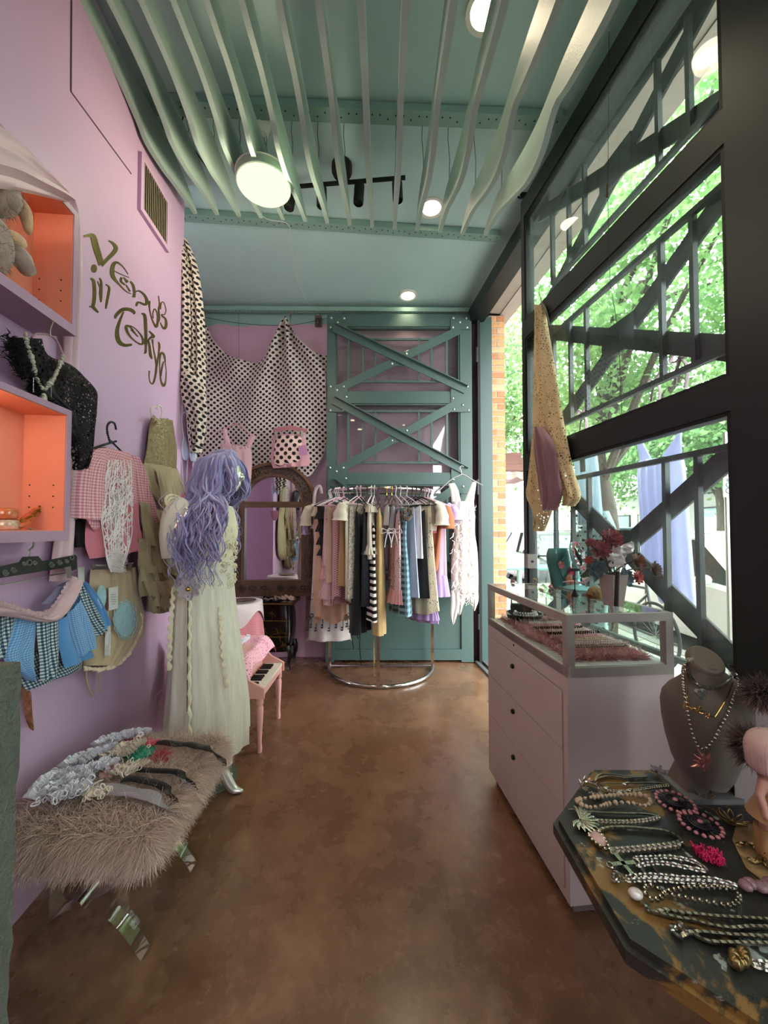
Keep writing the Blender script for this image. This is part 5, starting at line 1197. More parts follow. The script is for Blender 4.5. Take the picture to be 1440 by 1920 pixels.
for (gx, gz, gs_) in ((-1.02, .37, .10), (-1.20, .40, .07), (-1.10, .56, .05), (-.98, .25, .05), (-1.22, .27, .05)):
    q = MB()
    for k in range(9):
        a = lerp(-1.3, 1.3, k / 8) + rng.uniform(-.15, .15); l = gs_ * rng.uniform(.7, 1.1); b0 = Vector((gx, cy0 - .020, gz))
        P = pts(lambda t: b0 + Vector((l * sin(a) * t, -.003, l * cos(a) * t - .5 * l * abs(a) * t * t)), 5); q.tube(P, [.003, .008, .009, .007, .004, .001], 5, sq=.25)
    q.tube([Vector((gx, cy0 - .021, gz)), Vector((gx + .01, cy0 - .021, gz - gs_ * .8))], .004, 5, sq=.4); q.build('gold_plant', m_gl, chs)
# things on the chest
def slipper(p, a, m, label):
    t = thing('pink_slipper', label, 'slipper', p, a, 'slippers on the lacquer chest'); q = MB()
    q.tube(spl([(-.06, 0, .045), (-.03, 0, .03), (.02, 0, .008), (.06, 0, .006)], 5), [.018, .019, .02, .02, .02, .021, .023, .026, .029, .032, .034, .033, .031, .028, .02, .006], 10, sq=.35); q.build('sole', m, t, local=True)
    q = MB(); q.grid(lambda u, v: Vector((lerp(.0, .055, u), -.034 * cos(v * PI) * (1 - .3 * u), .012 + .035 * sin(v * PI) * (1 - .5 * u))), 6, 10); q.build('upper', m, t, local=True)
    q = MB(); q.tube([(-.058, 0, .04), (-.05, 0, 0)], [.010, .007], 8); q.build('heel', m, t, local=True)
m_sl = mat('blush_patent', hexc('#c39a93'), .25, 0, .05)
slipper(Vector((-1.04, 3.90, .676)), .5, m_sl, 'blush pink slipper on left of the lacquer chest pair'); slipper(Vector((-.945, 3.90, .676)), -.4, m_sl, 'blush pink slipper at right end of the lacquer chest')
q = MB(); q.grid(lambda u, v: Vector((lerp(-1.20, -1.03, u), lerp(3.82, 3.95, v), .690 + .012 * sin(7 * u) * sin(5 * v) + .008 * sin(15 * u + 3 * v))), 16, 10); tag(q.build('folded_gloves', fabric('grey_lace_gloves', '#4c464c')), 'crumpled dark grey gloves on the lacquer chest', 'gloves')
bxp = Vector((-1.27, 3.9, .676)); t = thing('trinket_box', 'small silver trinket box on left of lacquer chest', 'box', bxp)
MB().box((-.06, -.04, 0), (.06, .04, .03), Matrix.Translation(bxp)).build('body', m_silver, t, smooth=False); MB().box((-.062, -.042, .03), (.062, .042, .042), Matrix.Translation(bxp)).build('lid', m_silver, t, smooth=False)

# arched mirror in carved brown frame
mx, mY_ = -1.175, 4.115
mr = thing('arched_mirror', 'tall arched mirror in a carved dark wood frame', 'mirror', (mx, mY_, .68), math.radians(3.2))
def carved(name, h):
    t = NT(name); v = t.coord(); n_ = t.voro(v, 45); n2 = t.noise(v, 9, 4)
    t.set(**{'Base Color': t.mix(n2, hexc(h), tuple(x * .5 for x in hexc(h))), 'Roughness': .45}); t.bump(n_, .8, .015); return t.mat
m_wood = mat('dark_carved_wood', hexc('#5b3d2b'), .42, 0, .25, 14, .3, 40); m_carve = carved('carved_leaf_relief', '#4f3726')
MW, MH = .295, 1.06      # half width of glass, spring line height above base
def loc(nm, mb, m, **k): return mb.build(nm, m, mr, local=True, **k)
def silver_m():
    t = NT('mirror_silvering'); t.set(**{'Base Color': (.9, .9, .9), 'Metallic': 1.0, 'Roughness': .015}); return t.mat
m_mir = silver_m()
def archpoly(hw_, z0, zs, n=20, r=None): return [(-hw_, z0), (hw_, z0)] + [(hw_ * cos(PI * k / n), zs + hw_ * .92 * sin(PI * k / n)) for k in range(n + 1)]
q = MB(); q.prism([(-MW, .17), (MW, .17), (MW, .94), (-MW, .94)], lambda x, z, d: Vector((x, d, z)), -.014, -.008); loc('lower_glass', q, m_mir, smooth=False)
q = MB(); q.prism(archpoly(MW, 1.0, 1.0), lambda x, z, d: Vector((x, d, z)), -.014, -.008); loc('arch_glass', q, m_mir, smooth=False)
q = MB(); q.prism(archpoly(MW + .15, 0.0, 1.0), lambda x, z, d: Vector((x, d, z)), -.006, .0); loc('backboard', q, m_wood, smooth=False)
for s_ in (-1, 1):
    q = MB(); q.box((s_ * (MW + .0) if s_ > 0 else -MW - .15, -.055, .0), (MW + .15 if s_ > 0 else -MW, 0, 1.0)); loc('frame_post', q, m_wood, smooth=False)
    q = MB(); q.box((s_ * (MW + .075) - .035, -.065, .14), (s_ * (MW + .075) + .035, -.05, .92)); loc('post_panel', q, m_carve, smooth=False)
def archring(r0, r1, y0, y1):
    q = MB(); n = 28
    def fn(u, v):
        a = PI * u; r = [r0, r1, r1, r0][int(round(v * 4)) % 4]; y = [y0, y0, y1, y1][int(round(v * 4)) % 4]; return Vector((r * cos(a), y, 1.0 + r * .92 * sin(a)))
    q.grid(fn, n, 4, cv=True); return q
loc('arch_inner_moulding', archring(MW, MW + .025, -.07, 0), m_wood, angle=50); loc('arch_carving', archring(MW + .025, MW + .125, -.05, 0), m_carve, angle=50); loc('arch_outer_moulding', archring(MW + .125, MW + .155, -.075, 0), mat('worn_brown_wood', hexc('#6e4a30'), .45, 0, .2, 12), angle=50)
q = MB(); q.box((-MW, -.06, .94), (MW, 0, 1.0)); loc('crossbar', q, m_wood, smooth=False)
q = MB(); q.box((-MW - .15, -.06, 0), (MW + .15, 0, .17)); loc('base_rail', q, m_wood, smooth=False)
for s_ in (-1, 1):
    for k in range(3):
        q = MB(); cx = s_ * (.08 + .12 * k); q.tube([(cx + .045 * (1 - i / 22) * cos(i * .5) * s_, -.068, .08 + .045 * (1 - i / 22) * sin(i * .5)) for i in range(20)], .009, 6); loc('carved_scroll', q, m_carve)
q = MB(); q.tube(spl([at(591, 968, 4.02), at(589, 940, 4.02), at(592, 918, 4.02), at(600, 912, 4.02), at(603, 925, 4.04)], 5), .017, 10); tag(q.build('padded_loop', fabric('white_padding', '#b9a9a9')), 'white padded loop hanging beside the mirror frame', 'loop')

# ================================================================== polka dot drape on the back wall
m_dot = dots('polka_dot_cotton', hexc('#c3b3ad'), hexc('#100e10'), .062, .235)
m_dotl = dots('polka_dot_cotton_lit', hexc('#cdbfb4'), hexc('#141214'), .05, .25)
dp = thing('polka_dot_drape', 'black on cream polka dot cloth pinned in swags across back wall', 'drape', at(490, 880, 4.1))
T_ = [(360,500),(368,545),(380,590),(400,635),(430,668),(470,682),(500,668),(520,635),(535,600),(540,602),(552,625),(570,648),(592,663),(614,668)]
B_2 = [(360,868),(400,872),(440,876),(480,880),(510,878),(540,876),(565,888),(582,894),(598,870),(608,850),(614,820)]
def yat(P, x):
    for (a, b_), (c, d) in zip(P, P[1:]):
        if a <= x <= c: t = (x - a) / (c - a); return lerp(b_, d, t)
    return P[-1][1] if x > P[-1][0] else P[0][1]
Tp = [(p.x, p.y) for p in spl([Vector((a, b_, 0)) for a, b_ in T_], 6)]; Bp = [(p.x, p.y) for p in spl([Vector((a, b_, 0)) for a, b_ in B_2], 6)]
q = MB(); nu, nv = 110, 60; vs = []; uv = []
for i in range(nu + 1):
    x = lerp(361, 613, i / nu); yt, yb = yat(Tp, x), yat(Bp, x)
    for j in range(nv + 1):
        y = lerp(yt, yb, j / nv)
        d1 = math.hypot(x - 536, y - 590); a1 = math.atan2(x - 536, y - 590); d2 = math.hypot(x - 366, y - 520); a2 = math.atan2(x - 366, y - 520)
        f = .055 * sin(a1 * 15) * math.exp(-d1 / 210) * min(1, d1 / 25) + .042 * sin(a2 * 17) * math.exp(-d2 / 190) * min(1, d2 / 25)
        sag = .03 * sin((y - yt) / 17 + ((x - 465) / 75) ** 2) * math.exp(-((x - 465) / 70) ** 2) * math.exp(-(y - yt) / 110)
        p = at(x, y, 4.13) + Vector((0, -.05 - f - sag, 0)); vs.append(p)
        sw = .10 * math.exp(-((x - 465) / 60) ** 2) * (1 - j / nv); uv.append((p.x + .05 * sin((x - 465) / 60) * (1 - j / nv), p.z + sw + .3 * f))
fs = [(i*(nv+1)+j, i*(nv+1)+j+1, (i+1)*(nv+1)+j+1, (i+1)*(nv+1)+j) for i in range(nu) for j in range(nv)]
q.add(vs, fs, uv); q.build('swag', m_dot, dp, angle=180)
q = MB(); q.tube([Vector(v) + Vector((0, .004, 0)) for v in vs[nv::nv + 1]], .005, 5); q.build('hem', m_dot, dp)
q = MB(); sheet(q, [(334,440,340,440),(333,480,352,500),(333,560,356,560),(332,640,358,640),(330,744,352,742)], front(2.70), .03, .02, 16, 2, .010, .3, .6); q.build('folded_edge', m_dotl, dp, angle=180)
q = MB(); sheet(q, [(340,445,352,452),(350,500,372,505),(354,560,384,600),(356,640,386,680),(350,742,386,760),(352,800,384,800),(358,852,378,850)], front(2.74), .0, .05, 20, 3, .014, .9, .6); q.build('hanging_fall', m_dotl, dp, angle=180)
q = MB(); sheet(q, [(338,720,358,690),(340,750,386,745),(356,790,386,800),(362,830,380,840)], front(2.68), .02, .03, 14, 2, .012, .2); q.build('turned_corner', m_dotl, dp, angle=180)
# ceiling hooks and picture wire
for px, py, lab in ((448, 577, 'steel eye hook above the camisole with hanging thread'), (545, 588, 'steel eye hook above the peak of the polka drape')):
    p = at(px, py, 4.14); t = thing('eye_hook', lab, 'hook', p); MB().lathe([(.03, 0), (.028, -.008), (.001, -.012)], 14, p + Vector((0, 0, .01))).build('plate', m_steel, t); MB().tube([p, p + Vector((0, -.01, -.05))], .005, 6).build('shank', m_steel, t)
    MB().tube([p + Vector((0, -.01, -.05)), at(px, 690 if px < 500 else 612, 4.12)], .0015, 4).build('thread', m_wire, t)
tag(MB().tube(spl([at(385, 595, 4.15), at(450, 606, 4.13), at(540, 610, 4.12), at(615, 596, 4.15)], 8), .003, 5).build('curtain_wire', m_wire), 'thin dark wire strung across the back wall top', 'wire')
# camisole and shorts pinned to the drape
m_cami = fabric('pale_pink_cotton', '#cfa8ab', sheer=.93)
PB = front(4.0)
cm = thing('camisole', 'pale pink camisole hung on the polka dot drape', 'camisole', PB(440, 885), 0, 'garments on the polka dot drape')
q = MB(); sheet(q, [(414,832,468,838),(413,850,472,850),(416,875,472,880),(420,905,470,905)], PB, .02, .03, 18, 4, .008); q.build('body', m_cami, cm)
for a in ([(418,803,424,803),(418,815,428,818),(422,832,434,836)], [(470,815,480,817),(464,828,475,828),(460,840,470,840)]):
    q = MB(); sheet(q, a, PB, .03, .008, 6, 1, .001); q.build('strap', m_cami, cm)
q = MB(); ruffle(q, [PB(*p, .045) for p in ((416,828),(430,838),(445,842),(458,842),(470,838))], (0, -.3, 1), .02, .008, 9); q.build('neck_frill', m_cami, cm)
hg = thing('wooden_hanger', 'thin pink hanger holding the pale camisole', 'hanger', PB(442, 800, .02), 0, 'hangers on the polka dot drape')
q = MB(); q.tube(spl([PB(*p, .03) for p in ((407,810),(425,803),(442,795),(458,805),(476,822))], 5), .006, 7); q.build('arms', mat('pink_plastic', hexc('#b87f86'), .4, 0, .05), hg); q = MB(); hook(q, PB(442, 795, .03), .05); q.build('hook', m_steel, hg)
m_ppd = dots('pink_polka_cotton', hexc('#dcb8ae'), hexc('#140f11'), .085, .23)
sh_ = thing('polka_shorts', 'pink shorts with large black dots on pink carved hanger', 'shorts', PB(545, 880), 0, 'garments on the polka dot drape')
q = MB(); sheet(q, [(512,815,572,815),(510,840,576,842),(507,860,582,865),(512,878,578,874)], PB, .02, .03, 20, 4, .010, .3); q.build('petticoat', fabric('pink_petticoat', '#c39096'), sh_)
q = MB(); sheet(q, [(518,818,565,818),(514,842,566,842),(514,868,562,862),(522,874,545,870)], PB, .045, .03, 18, 2, .005); q.build('body', m_ppd, sh_)
q = MB(); q.prism([(559,836),(575,834),(576,853),(561,855)], lambda x, y, d: PB(x, y, d), .085, .087); q.build('tag', fabric('pink_card', '#b97fa0'), sh_, smooth=False)
hg = thing('carved_hanger', 'dusty pink carved hanger above the polka dot shorts', 'hanger', PB(543, 808, .02), 0, 'hangers on the polka dot drape')
q = MB(); q.prism([(512,803),(530,800),(543,797),(556,800),(576,804),(576,812),(556,808),(543,806),(530,808),(512,812)], lambda x, y, d: PB(x, y, d), .03, .045); q.build('bar', mat('dusty_pink_plastic', hexc('#a86a70'), .4, 0, .05), hg, smooth=False)
for x in (518, 566): q = MB(); q.prism([(x-2,808),(x+2,808),(x+2,820),(x-2,820)], lambda a, b_, d: PB(a, b_, d), .04, .07); q.build('clip', m_bolt, hg, smooth=False)

# ================================================================== half-round clothes rack
RC = Vector((-.03, 3.90, 0)); RR = .515; RZ = 1.755
rk = thing('clothes_rack', 'half round chrome clothes rack in front of the teal gate', 'clothes rack', RC)
def arcp(z, r=RR, n=40, a0=PI, a1=0): return [RC + Vector((r * cos(lerp(a0, a1, i / n)), -r * sin(lerp(a0, a1, i / n)), z)) for i in range(n + 1)]
MB().tube(arcp(RZ), .0125, 10).build('rail', m_chrome, rk); MB().tube(arcp(.02), .016, 10).build('base_ring', m_chrome, rk)
MB().tube([arcp(.02)[0], arcp(.02)[-1]], .014, 8).build('base_bar', m_chrome, rk); MB().tube([arcp(RZ)[0], arcp(RZ)[-1]], .0125, 8).build('back_rail', m_chrome, rk)
for a in (PI, PI / 2 + .04, .0):
    p = RC + Vector((RR * cos(a), -RR * sin(a), 0)); MB().box((-.014, -.014, .02), (.014, .014, RZ), Matrix.Translation(p)).build('post', m_chrome, rk, smooth=False)
m_hw = mat('white_plastic_hanger', hexc('#d6cdd0'), .3, 0, .03); m_hb = mat('black_plastic_hanger', hexc('#131214'), .3, 0, .03); m_hp = mat('pink_plastic_hanger', hexc('#d3a0ae'), .3, 0, .03); m_hm = m_gold
def hanger_local(mb, hw_=.19, r=.0045):
    mb.tube(spl([(0, .0, .018), (.012, 0, .010), (.016, 0, -.004), (.006, 0, -.030), (0, 0, -.045), (0, 0, -.07)], 4)[::-1], r * .8, 6)
    mb.tube(spl([(.016, 0, .0), (.010, 0, .016), (0, 0, .021), (-.012, 0, .016), (-.017, 0, .0)], 4), r * .8, 6)
    mb.tube([(-hw_, 0, -.150), (-hw_ * .5, 0, -.105), (0, 0, -.068), (hw_ * .5, 0, -.105), (hw_, 0, -.150)], r, 6); mb.tube([(-hw_, 0, -.150), (hw_, 0, -.150)], r, 6)
hcache = {}
def rack_hanger(a, m, label, hw_=.19):
    p = RC + Vector((RR * cos(a), -RR * sin(a), RZ)); key = (m.name, hw_)
    if key not in hcache:
        t = thing('clothes_hanger', label, 'hanger', p, -a, 'hangers on the clothes rack'); q = MB(); hanger_local(q, hw_); q.build('hanger_body', m, t, local=True); hcache[key] = t
    else: t = dup(hcache[key], p, -a, label)
    return t
def garment(name, label, cat, a, m, top=.14, bot=1.0, w0=.16, w1=.2, th0=.02, th1=.045, k=6, amp=.017, straps=None, sleeves=False, waist=None, tiers=(), hem=.0, tm=None, ties=(), skew=.0, seed=0, group='garments on the clothes rack', extra=None):
    p = RC + Vector((RR * cos(a), -RR * sin(a), RZ)); t = thing(name, label, cat, p + Vector((0, 0, -bot)), -a, group)
    rng = random.Random(seed + int(a * 100)); n = 44; NL = 16; ph = rng.uniform(0, 6); o0 = Vector((0, 0, bot))
    def sec(v):
        w_ = lerp(w0, w1, v ** 1.3)
        if waist: w_ *= 1 - waist[1] * math.exp(-((v - waist[0]) / .16) ** 2)
        return w_, lerp(th0, th1, v)
    def fn(u, v):
        b_ = 2 * PI * u; w_, h_ = sec(v); f = amp * (.25 + .75 * v); z = lerp(-top, -bot, v) + (hem * sin(3 * b_ + ph) if v > .99 else 0)
        if v < .12 and straps: z -= .035 * (1 - (cos(b_)) ** 2) * (1 - v / .12)
        x = w_ * cos(b_) * (1 + .1 * v * sin(2 * b_ + ph)) + skew * v; y = h_ * sin(b_) + f * sin(k * 1.9 * cos(b_) + ph + 1.3 * v) * (abs(sin(b_)) ** .5) + f * .5 * sin(5 * cos(b_) + 2 * ph)
        if v == 0: y *= .4
        return o0 + Vector((x, y, z))
    body = MB().grid(fn, n, NL, cu=True, uvs=(2.6 * w1, bot - top)); body.f = [f[::-1] for f in body.f]; body.build('body', m, t, local=True, angle=180)
    if straps:
        for s_ in (-1, 1):
            q = MB(); q.tube(spl([(s_ * w0 * .55, -th0, -top + .0), (s_ * w0 * .62, 0, -top * .78), (s_ * w0 * .6, .0, -.115)], 4), straps if isinstance(straps, float) else .004, 5, sq=.5); q.xf(Matrix.Translation(o0)); q.build('strap', tm or m, t, local=True)
    if sleeves:
        for s_ in (-1, 1):
            q = MB(); L_ = sleeves; q.tube(spl([(s_ * (w0 - .02), 0, -top - .01), (s_ * (w0 + .05), -.01, -top - .06), (s_ * (w0 + .06), -.015, -top - L_)], 5), [.03 + .0045 * i * (1 if L_ < .25 else .3) + .006 * sin(i * 2) for i in range(11)], 12, sq=.8); q.xf(Matrix.Translation(o0)); q.build('sleeve', m, t, local=True)
    for zz, hgt, m_ in tiers:
        q = MB(); v0 = (zz - top) / (bot - top); w_, h_ = sec(max(0, v0)); n2 = 90
        q.grid(lambda u, v: o0 + Vector(((w_ + .02 * v + .012 * v * sin(20 * 2 * PI * u)) * cos(2 * PI * u), (h_ + .012 + .03 * v + .010 * v * sin(13 * 2 * PI * u + 1)) * sin(2 * PI * u), -zz - hgt * v)), n2, 3, cu=True); q.build('ruffle', m_ or m, t, local=True, angle=180)
    for (x, z0, z1) in ties:
        q = MB(); q.tube(spl([(x, -th1, -z0), (x + .012, -th1 - .01, -(z0 + z1) / 2), (x - .006, -th1, -z1)], 6), .0045, 5, sq=.6); q.xf(Matrix.Translation(o0)); q.build('tie', tm or m, t, local=True)
    if extra: extra(t, o0)
    return t
c_ = {n: fabric('rack_' + n, h, rr) for n, h, rr in (('cream', '#cbbfa9', .7), ('peach', '#c9a184', .6), ('black', '#0f0e10', .7), ('pink', '#cf9a9a', .7), ('beige', '#b79c84', .7), ('tan', '#a9835f', .65), ('ivory', '#c9c0ae', .8), ('paleblue', '#a9b4cc', .5), ('lilac', '#a98fc4', .6), ('mauve', '#bf9aab', .6), ('rust', '#93552c', .55), ('coral', '#d0707a', .6), ('white', '#d2cdd0', .6), ('gold', '#c4a672', .6))}
m_rdot = dots('rack_pink_dot', hexc('#cf9fa3'), hexc('#8a5f66'), .02, .25); m_stripe = stripes('black_white_stripe', hexc('#d9d4cc'), hexc('#0f0e0f'), .055)
m_navy = mat('navy_floral', hexc('#1a1e2b'), .7, 0, .8, 40); m_plaid = checks('teal_plaid', hexc('#86a6b0'), hexc('#33454f'), hexc('#6a8f9c'), .05); m_clace = lace('cream_rack_lace', '#d3c8ac', 60, .6)
def keyprint(t, o0):
    q = MB(); rng = random.Random(8)
    for i in range(9):
        b_ = -2.9 + i * .32; x = .215 * cos(b_) ; y = -.075 * sin(b_) + .02; z = -1.30 + .03 * (i % 2)
        q.torus(o0 + Vector((x, y, z + .06)), .018, .005, 12, 5, Matrix.Rotation(PI / 2, 3, 'X')); q.bar(o0 + Vector((x, y, z + .04)), o0 + Vector((x, y, z - .06)), .006, .008, up=(0, 1, 0)); q.box((x, y - .003, z - .06), (x + .022, y + .003, z - .045), Matrix.Translation(o0)); q.box((x, y - .003, z - .035), (x + .018, y + .003, z - .022), Matrix.Translation(o0))
    q.build('key_print', mat('grey_key_print', hexc('#4a4d50'), .8, 0, .05), t, local=True, kind='stuff')
    q = MB(); 
    for (x, z, s_) in ((-.16, -.98, 1), (.14, -1.05, 1)):
        for k in range(5): a = k * 1.25; q.tube([o0 + Vector((x, .078, z)), o0 + Vector((x + .06 * cos(a), .082, z + .06 * sin(a)))], [.004, .009], 5, sq=.4)
    q.build('bow_print', mat('plum_bow_print', hexc('#5a2f3c'), .8, 0, .05), t, local=True, kind='stuff')
    q = MB(); ruffle(q, [o0 + Vector((.22 * cos(b_), .085 * sin(b_), -1.44)) for b_ in [-PI + i * PI / 10 for i in range(11)]], (0, 0, -1), .035, .008, 22); q.build('hem_lace', c_['ivory'], t, local=True)
def furcollar(t, o0):
    q = MB()
    for k in range(40): a = k * .5; q.torus(o0 + Vector((.15 + .012 * sin(a * 3), .035 * cos(a), -.24 + .04 * sin(a))), .016, .006, 8, 5, Matrix.Rotation(k, 3, 'X') @ Matrix.Rotation(k * 1.7, 3, 'Y'))
    q.build('ruffled_collar', mat('taupe_ruffle', hexc('#6b6258'), .9, 0, .3, 40), t, local=True, kind='stuff')
A = lambda d: math.radians(d)
# (angle, hanger material, hanger label, garment...)
R_ = []
def hang(deg, hm_, hlab, name, lab, cat, m, **k):
    rack_hanger(A(deg), hm_, hlab); garment(name, lab, cat, A(deg), m, **k)
hang(176, m_hw, 'white hanger at the far left end of the rack', 'long_skirt', 'long white skirt printed with grey keys at rack left end', 'skirt', mat('white_print_cotton', hexc('#cfc8c2'), .8, 0, .12, 14), top=.2, bot=1.46, w0=.15, w1=.22, th1=.085, k=4, extra=keyprint)
hang(168, m_hw, 'white hanger of the cream ruffle blouse', 'ruffle_blouse', 'cream blouse with ruffled neck, leftmost on the rack', 'blouse', c_['cream'], top=.13, bot=.52, w0=.17, w1=.14, tiers=((.14, .10, None), (.30, .06, c_['mauve'])), sleeves=.2)
hang(160, m_hw, 'white hanger of the peach dress', 'peach_dress', 'long sheer peach dress with uneven hem near rack left', 'dress', c_['peach'], top=.15, bot=1.12, w0=.15, w1=.16, hem=.05, ties=((-.08, .9, 1.45), (.06, .9, 1.25)))
hang(152, m_hb, 'black hanger of the ruffled black blouse', 'ruffled_blouse', 'black ruffled blouse between peach and pink dresses', 'blouse', c_['black'], top=.13, bot=.68, w0=.16, w1=.12, tiers=((.2, .07, None), (.32, .07, None), (.44, .07, None), (.55, .06, None)))
hang(145, m_hw, 'white hanger of the pink strap dress', 'strap_dress', 'dusty pink strap dress with ruffled hem', 'dress', c_['pink'], top=.2, bot=.98, w0=.12, w1=.15, straps=.005, tiers=((.72, .1, None), (.88, .1, None)))
hang(138, m_hp, 'pink hanger of the beige slip', 'slip_dress', 'beige slip dress right of the pink strap dress', 'slip', c_['beige'], top=.17, bot=.84, w0=.13, w1=.16, straps=.004)
hang(131, m_hp, 'pink hanger of the dotted pink dress', 'dotted_dress', 'pink finely dotted dress with trailing ends', 'dress', m_rdot, top=.15, bot=1.0, w0=.13, w1=.14, hem=.05, ties=((-.12, .8, 1.05),))
hang(124, m_hb, 'black hanger of the tan slip', 'slip_dress', 'tan brown slip dress beside the pink dotted one', 'slip', c_['tan'], top=.17, bot=.86, w0=.12, w1=.15, straps=.004)
hang(117, m_hb, 'black hanger of the ivory wrap', 'wrap_blouse', 'ivory wrap blouse with puffed shoulder', 'blouse', c_['ivory'], top=.13, bot=.98, w0=.15, w1=.13, sleeves=.16, hem=.03)
hang(110, m_hp, 'pink hanger next to the black gown', 'long_gown', 'long black strap gown with dangling ties', 'dress', c_['black'], top=.2, bot=1.26, w0=.11, w1=.17, th1=.06, straps=.005, ties=((-.15, 1.2, 1.62), (-.08, 1.2, 1.36), (.02, 1.2, 1.42)))
hang(103, m_hb, 'black hanger of the navy floral dress', 'floral_dress', 'dark navy floral dress between black gown and stripes', 'dress', m_navy, top=.18, bot=1.02, w0=.12, w1=.15, straps=.005)
hang(96, m_hw, 'white hanger of the striped dress', 'striped_dress', 'black and white striped long dress at rack centre', 'dress', m_stripe, top=.3, bot=1.14, w0=.10, w1=.17, straps=.005, k=3)
hang(91, m_hb, 'black hanger at the centre of the rack', 'gold_slip', 'pale gold slip dress with long hanging ties', 'slip', c_['gold'], top=.18, bot=1.27, w0=.10, w1=.12, straps=.004, ties=((-.06, 1.1, 1.55), (-.02, 1.1, 1.66)))
def bows(t, o0):
    q = MB()
    for s_ in (-1, 1):
        q.tube(spl([o0 + Vector((.09, .0, -.38)), o0 + Vector((.11, .05 * s_, -.36)), o0 + Vector((.11, .06 * s_, -.40)), o0 + Vector((.095, .0, -.385))], 5), .006, 6, sq=.6); q.tube(spl([o0 + Vector((.095, 0, -.385)), o0 + Vector((.11, .02 * s_, -.45)), o0 + Vector((.105, .03 * s_, -.52))], 4), .0045, 5)
    q.build('bow', c_['white'], t, local=True)
hang(84, m_hm, 'gold metal hanger of the white string bikini', 'string_bikini', 'white string bikini with bows on gold hanger', 'bikini', c_['white'], top=.15, bot=.33, w0=.09, w1=.05, th1=.03, straps=.003, extra=bows)
hang(79, m_hm, 'gold metal hanger of the silver bikini', 'string_bikini', 'silver grey string bikini beside the plaid dress', 'bikini', mat('silver_satin', hexc('#a9a6ac'), .35, .3, .1), top=.15, bot=.36, w0=.09, w1=.05, th1=.03, straps=.003, extra=bows)
hang(70, m_hw, 'white hanger of the plaid dress', 'plaid_dress', 'teal and brown plaid dress with ruffled collar', 'dress', m_plaid, top=.18, bot=1.10, w0=.13, w1=.19, th1=.07, waist=(.3, .2), extra=furcollar)
hang(63, m_hw, 'white hanger of the pale blue slip', 'slip_dress', 'pale blue satin slip right of the plaid dress', 'slip', c_['paleblue'], top=.17, bot=.95, w0=.12, w1=.16, straps=.004)
hang(57, m_hb, 'black hanger left in the group of five', 'white_camisole', 'white camisole hidden beside the pale blue slip', 'camisole', c_['white'], top=.15, bot=.62, w0=.13, w1=.14, straps=.004)
hang(52, m_hb, 'black hanger second in the group of five', 'black_slip', 'long plain black slip dress right of rack centre', 'slip', c_['black'], top=.19, bot=.97, w0=.12, w1=.15, straps=.004)
hang(46, m_hb, 'black hanger third in the group of five', 'lace_dress', 'cream lace dress with scalloped hem at rack right', 'dress', m_clace, top=.15, bot=1.10, w0=.13, w1=.19, th1=.07, straps=.006, hem=.02)
hang(44, m_hb, 'black hanger fourth in the group of five', 'lilac_petticoat', 'lilac petticoat showing below the cream lace dress', 'petticoat', c_['lilac'], top=.3, bot=1.20, w0=.12, w1=.18, th1=.05, tiers=((1.05, .12, None),))
hang(37, m_hp, 'pink hanger of the coral blouse', 'coral_blouse', 'small coral pink blouse on the rack', 'blouse', c_['coral'], top=.13, bot=.40, w0=.15, w1=.12)
hang(30, m_hw, 'white hanger of the rust blouse', 'satin_blouse', 'rust orange satin blouse with gathered bodice and tails', 'blouse', c_['rust'], top=.14, bot=.70, w0=.15, w1=.11, tiers=((.18, .08, None), (.28, .06, None)), hem=.06, sleeves=.22)
hang(22, m_hw, 'white hanger of the mauve dress', 'mauve_dress', 'mauve pink dress with fluffy lilac hem', 'dress', c_['mauve'], top=.15, bot=.88, w0=.15, w1=.16, tiers=((.80, .2, c_['lilac']),))
hang(14, m_hw, 'white hanger of the lilac blouse', 'lilac_blouse', 'lilac ruffled blouse near the right end of rack', 'blouse', c_['lilac'], top=.12, bot=.36, w0=.17, w1=.14, tiers=((.13, .08, None), (.22, .08, None)), sleeves=.16)
hang(7, m_hw, 'white hanger at the right end of rack', 'frilled_skirt', 'black frilled mini skirt at the right end of rack', 'skirt', c_['black'], top=.38, bot=.56, w0=.11, w1=.13, tiers=((.38, .06, None), (.46, .06, None)), ties=((.05, .5, .95), (.08, .5, .94)))

m_place2 = lace('rack_pink_lace', '#d7b3b4', 60, .6); m_flor = mat('lilac_floral', hexc('#b3a0bd'), .7, 0, .5, 45)
hang(172, m_hw, 'white hanger of the lilac floral blouse', 'floral_blouse', 'lilac floral puff sleeve blouse at rack left end', 'blouse', m_flor, top=.16, bot=.6, w0=.18, w1=.15, sleeves=.26)
hang(156, m_hw, 'white hanger of the apricot slip', 'sheer_slip', 'sheer apricot slip behind the peach dress', 'slip', fabric('apricot_voile', '#d3ad92', sheer=.85), top=.17, bot=1.22, w0=.13, w1=.17, straps=.004, hem=.04)
hang(141, m_hw, 'white hanger of the pink lace dress', 'lace_dress', 'pink lace dress between dusty pink and beige ones', 'dress', m_place2, top=.15, bot=1.05, w0=.14, w1=.16, tiers=((.85, .14, None),))
hang(114, m_hw, 'white hanger of the cream printed dress', 'printed_dress', 'cream printed dress with black scribbles left of gown', 'dress', mat('cream_scribble', hexc('#c8bfb0'), .8, 0, .55, 55), top=.16, bot=.96, w0=.13, w1=.15, straps=.005)
hang(99, m_hw, 'white hanger of the ivory corset', 'ivory_corset', 'ivory corset with ruffled edge behind the striped dress', 'corset', c_['ivory'], top=.15, bot=.62, w0=.12, w1=.12, tiers=((.16, .06, None), (.5, .08, None)))
hang(75, m_hw, 'white hanger of the rose lace slip', 'lace_slip', 'rose lace slip hanging left of the plaid dress', 'slip', m_place2, top=.2, bot=1.0, w0=.11, w1=.15, straps=.004, tiers=((.88, .12, c_['pink']),))
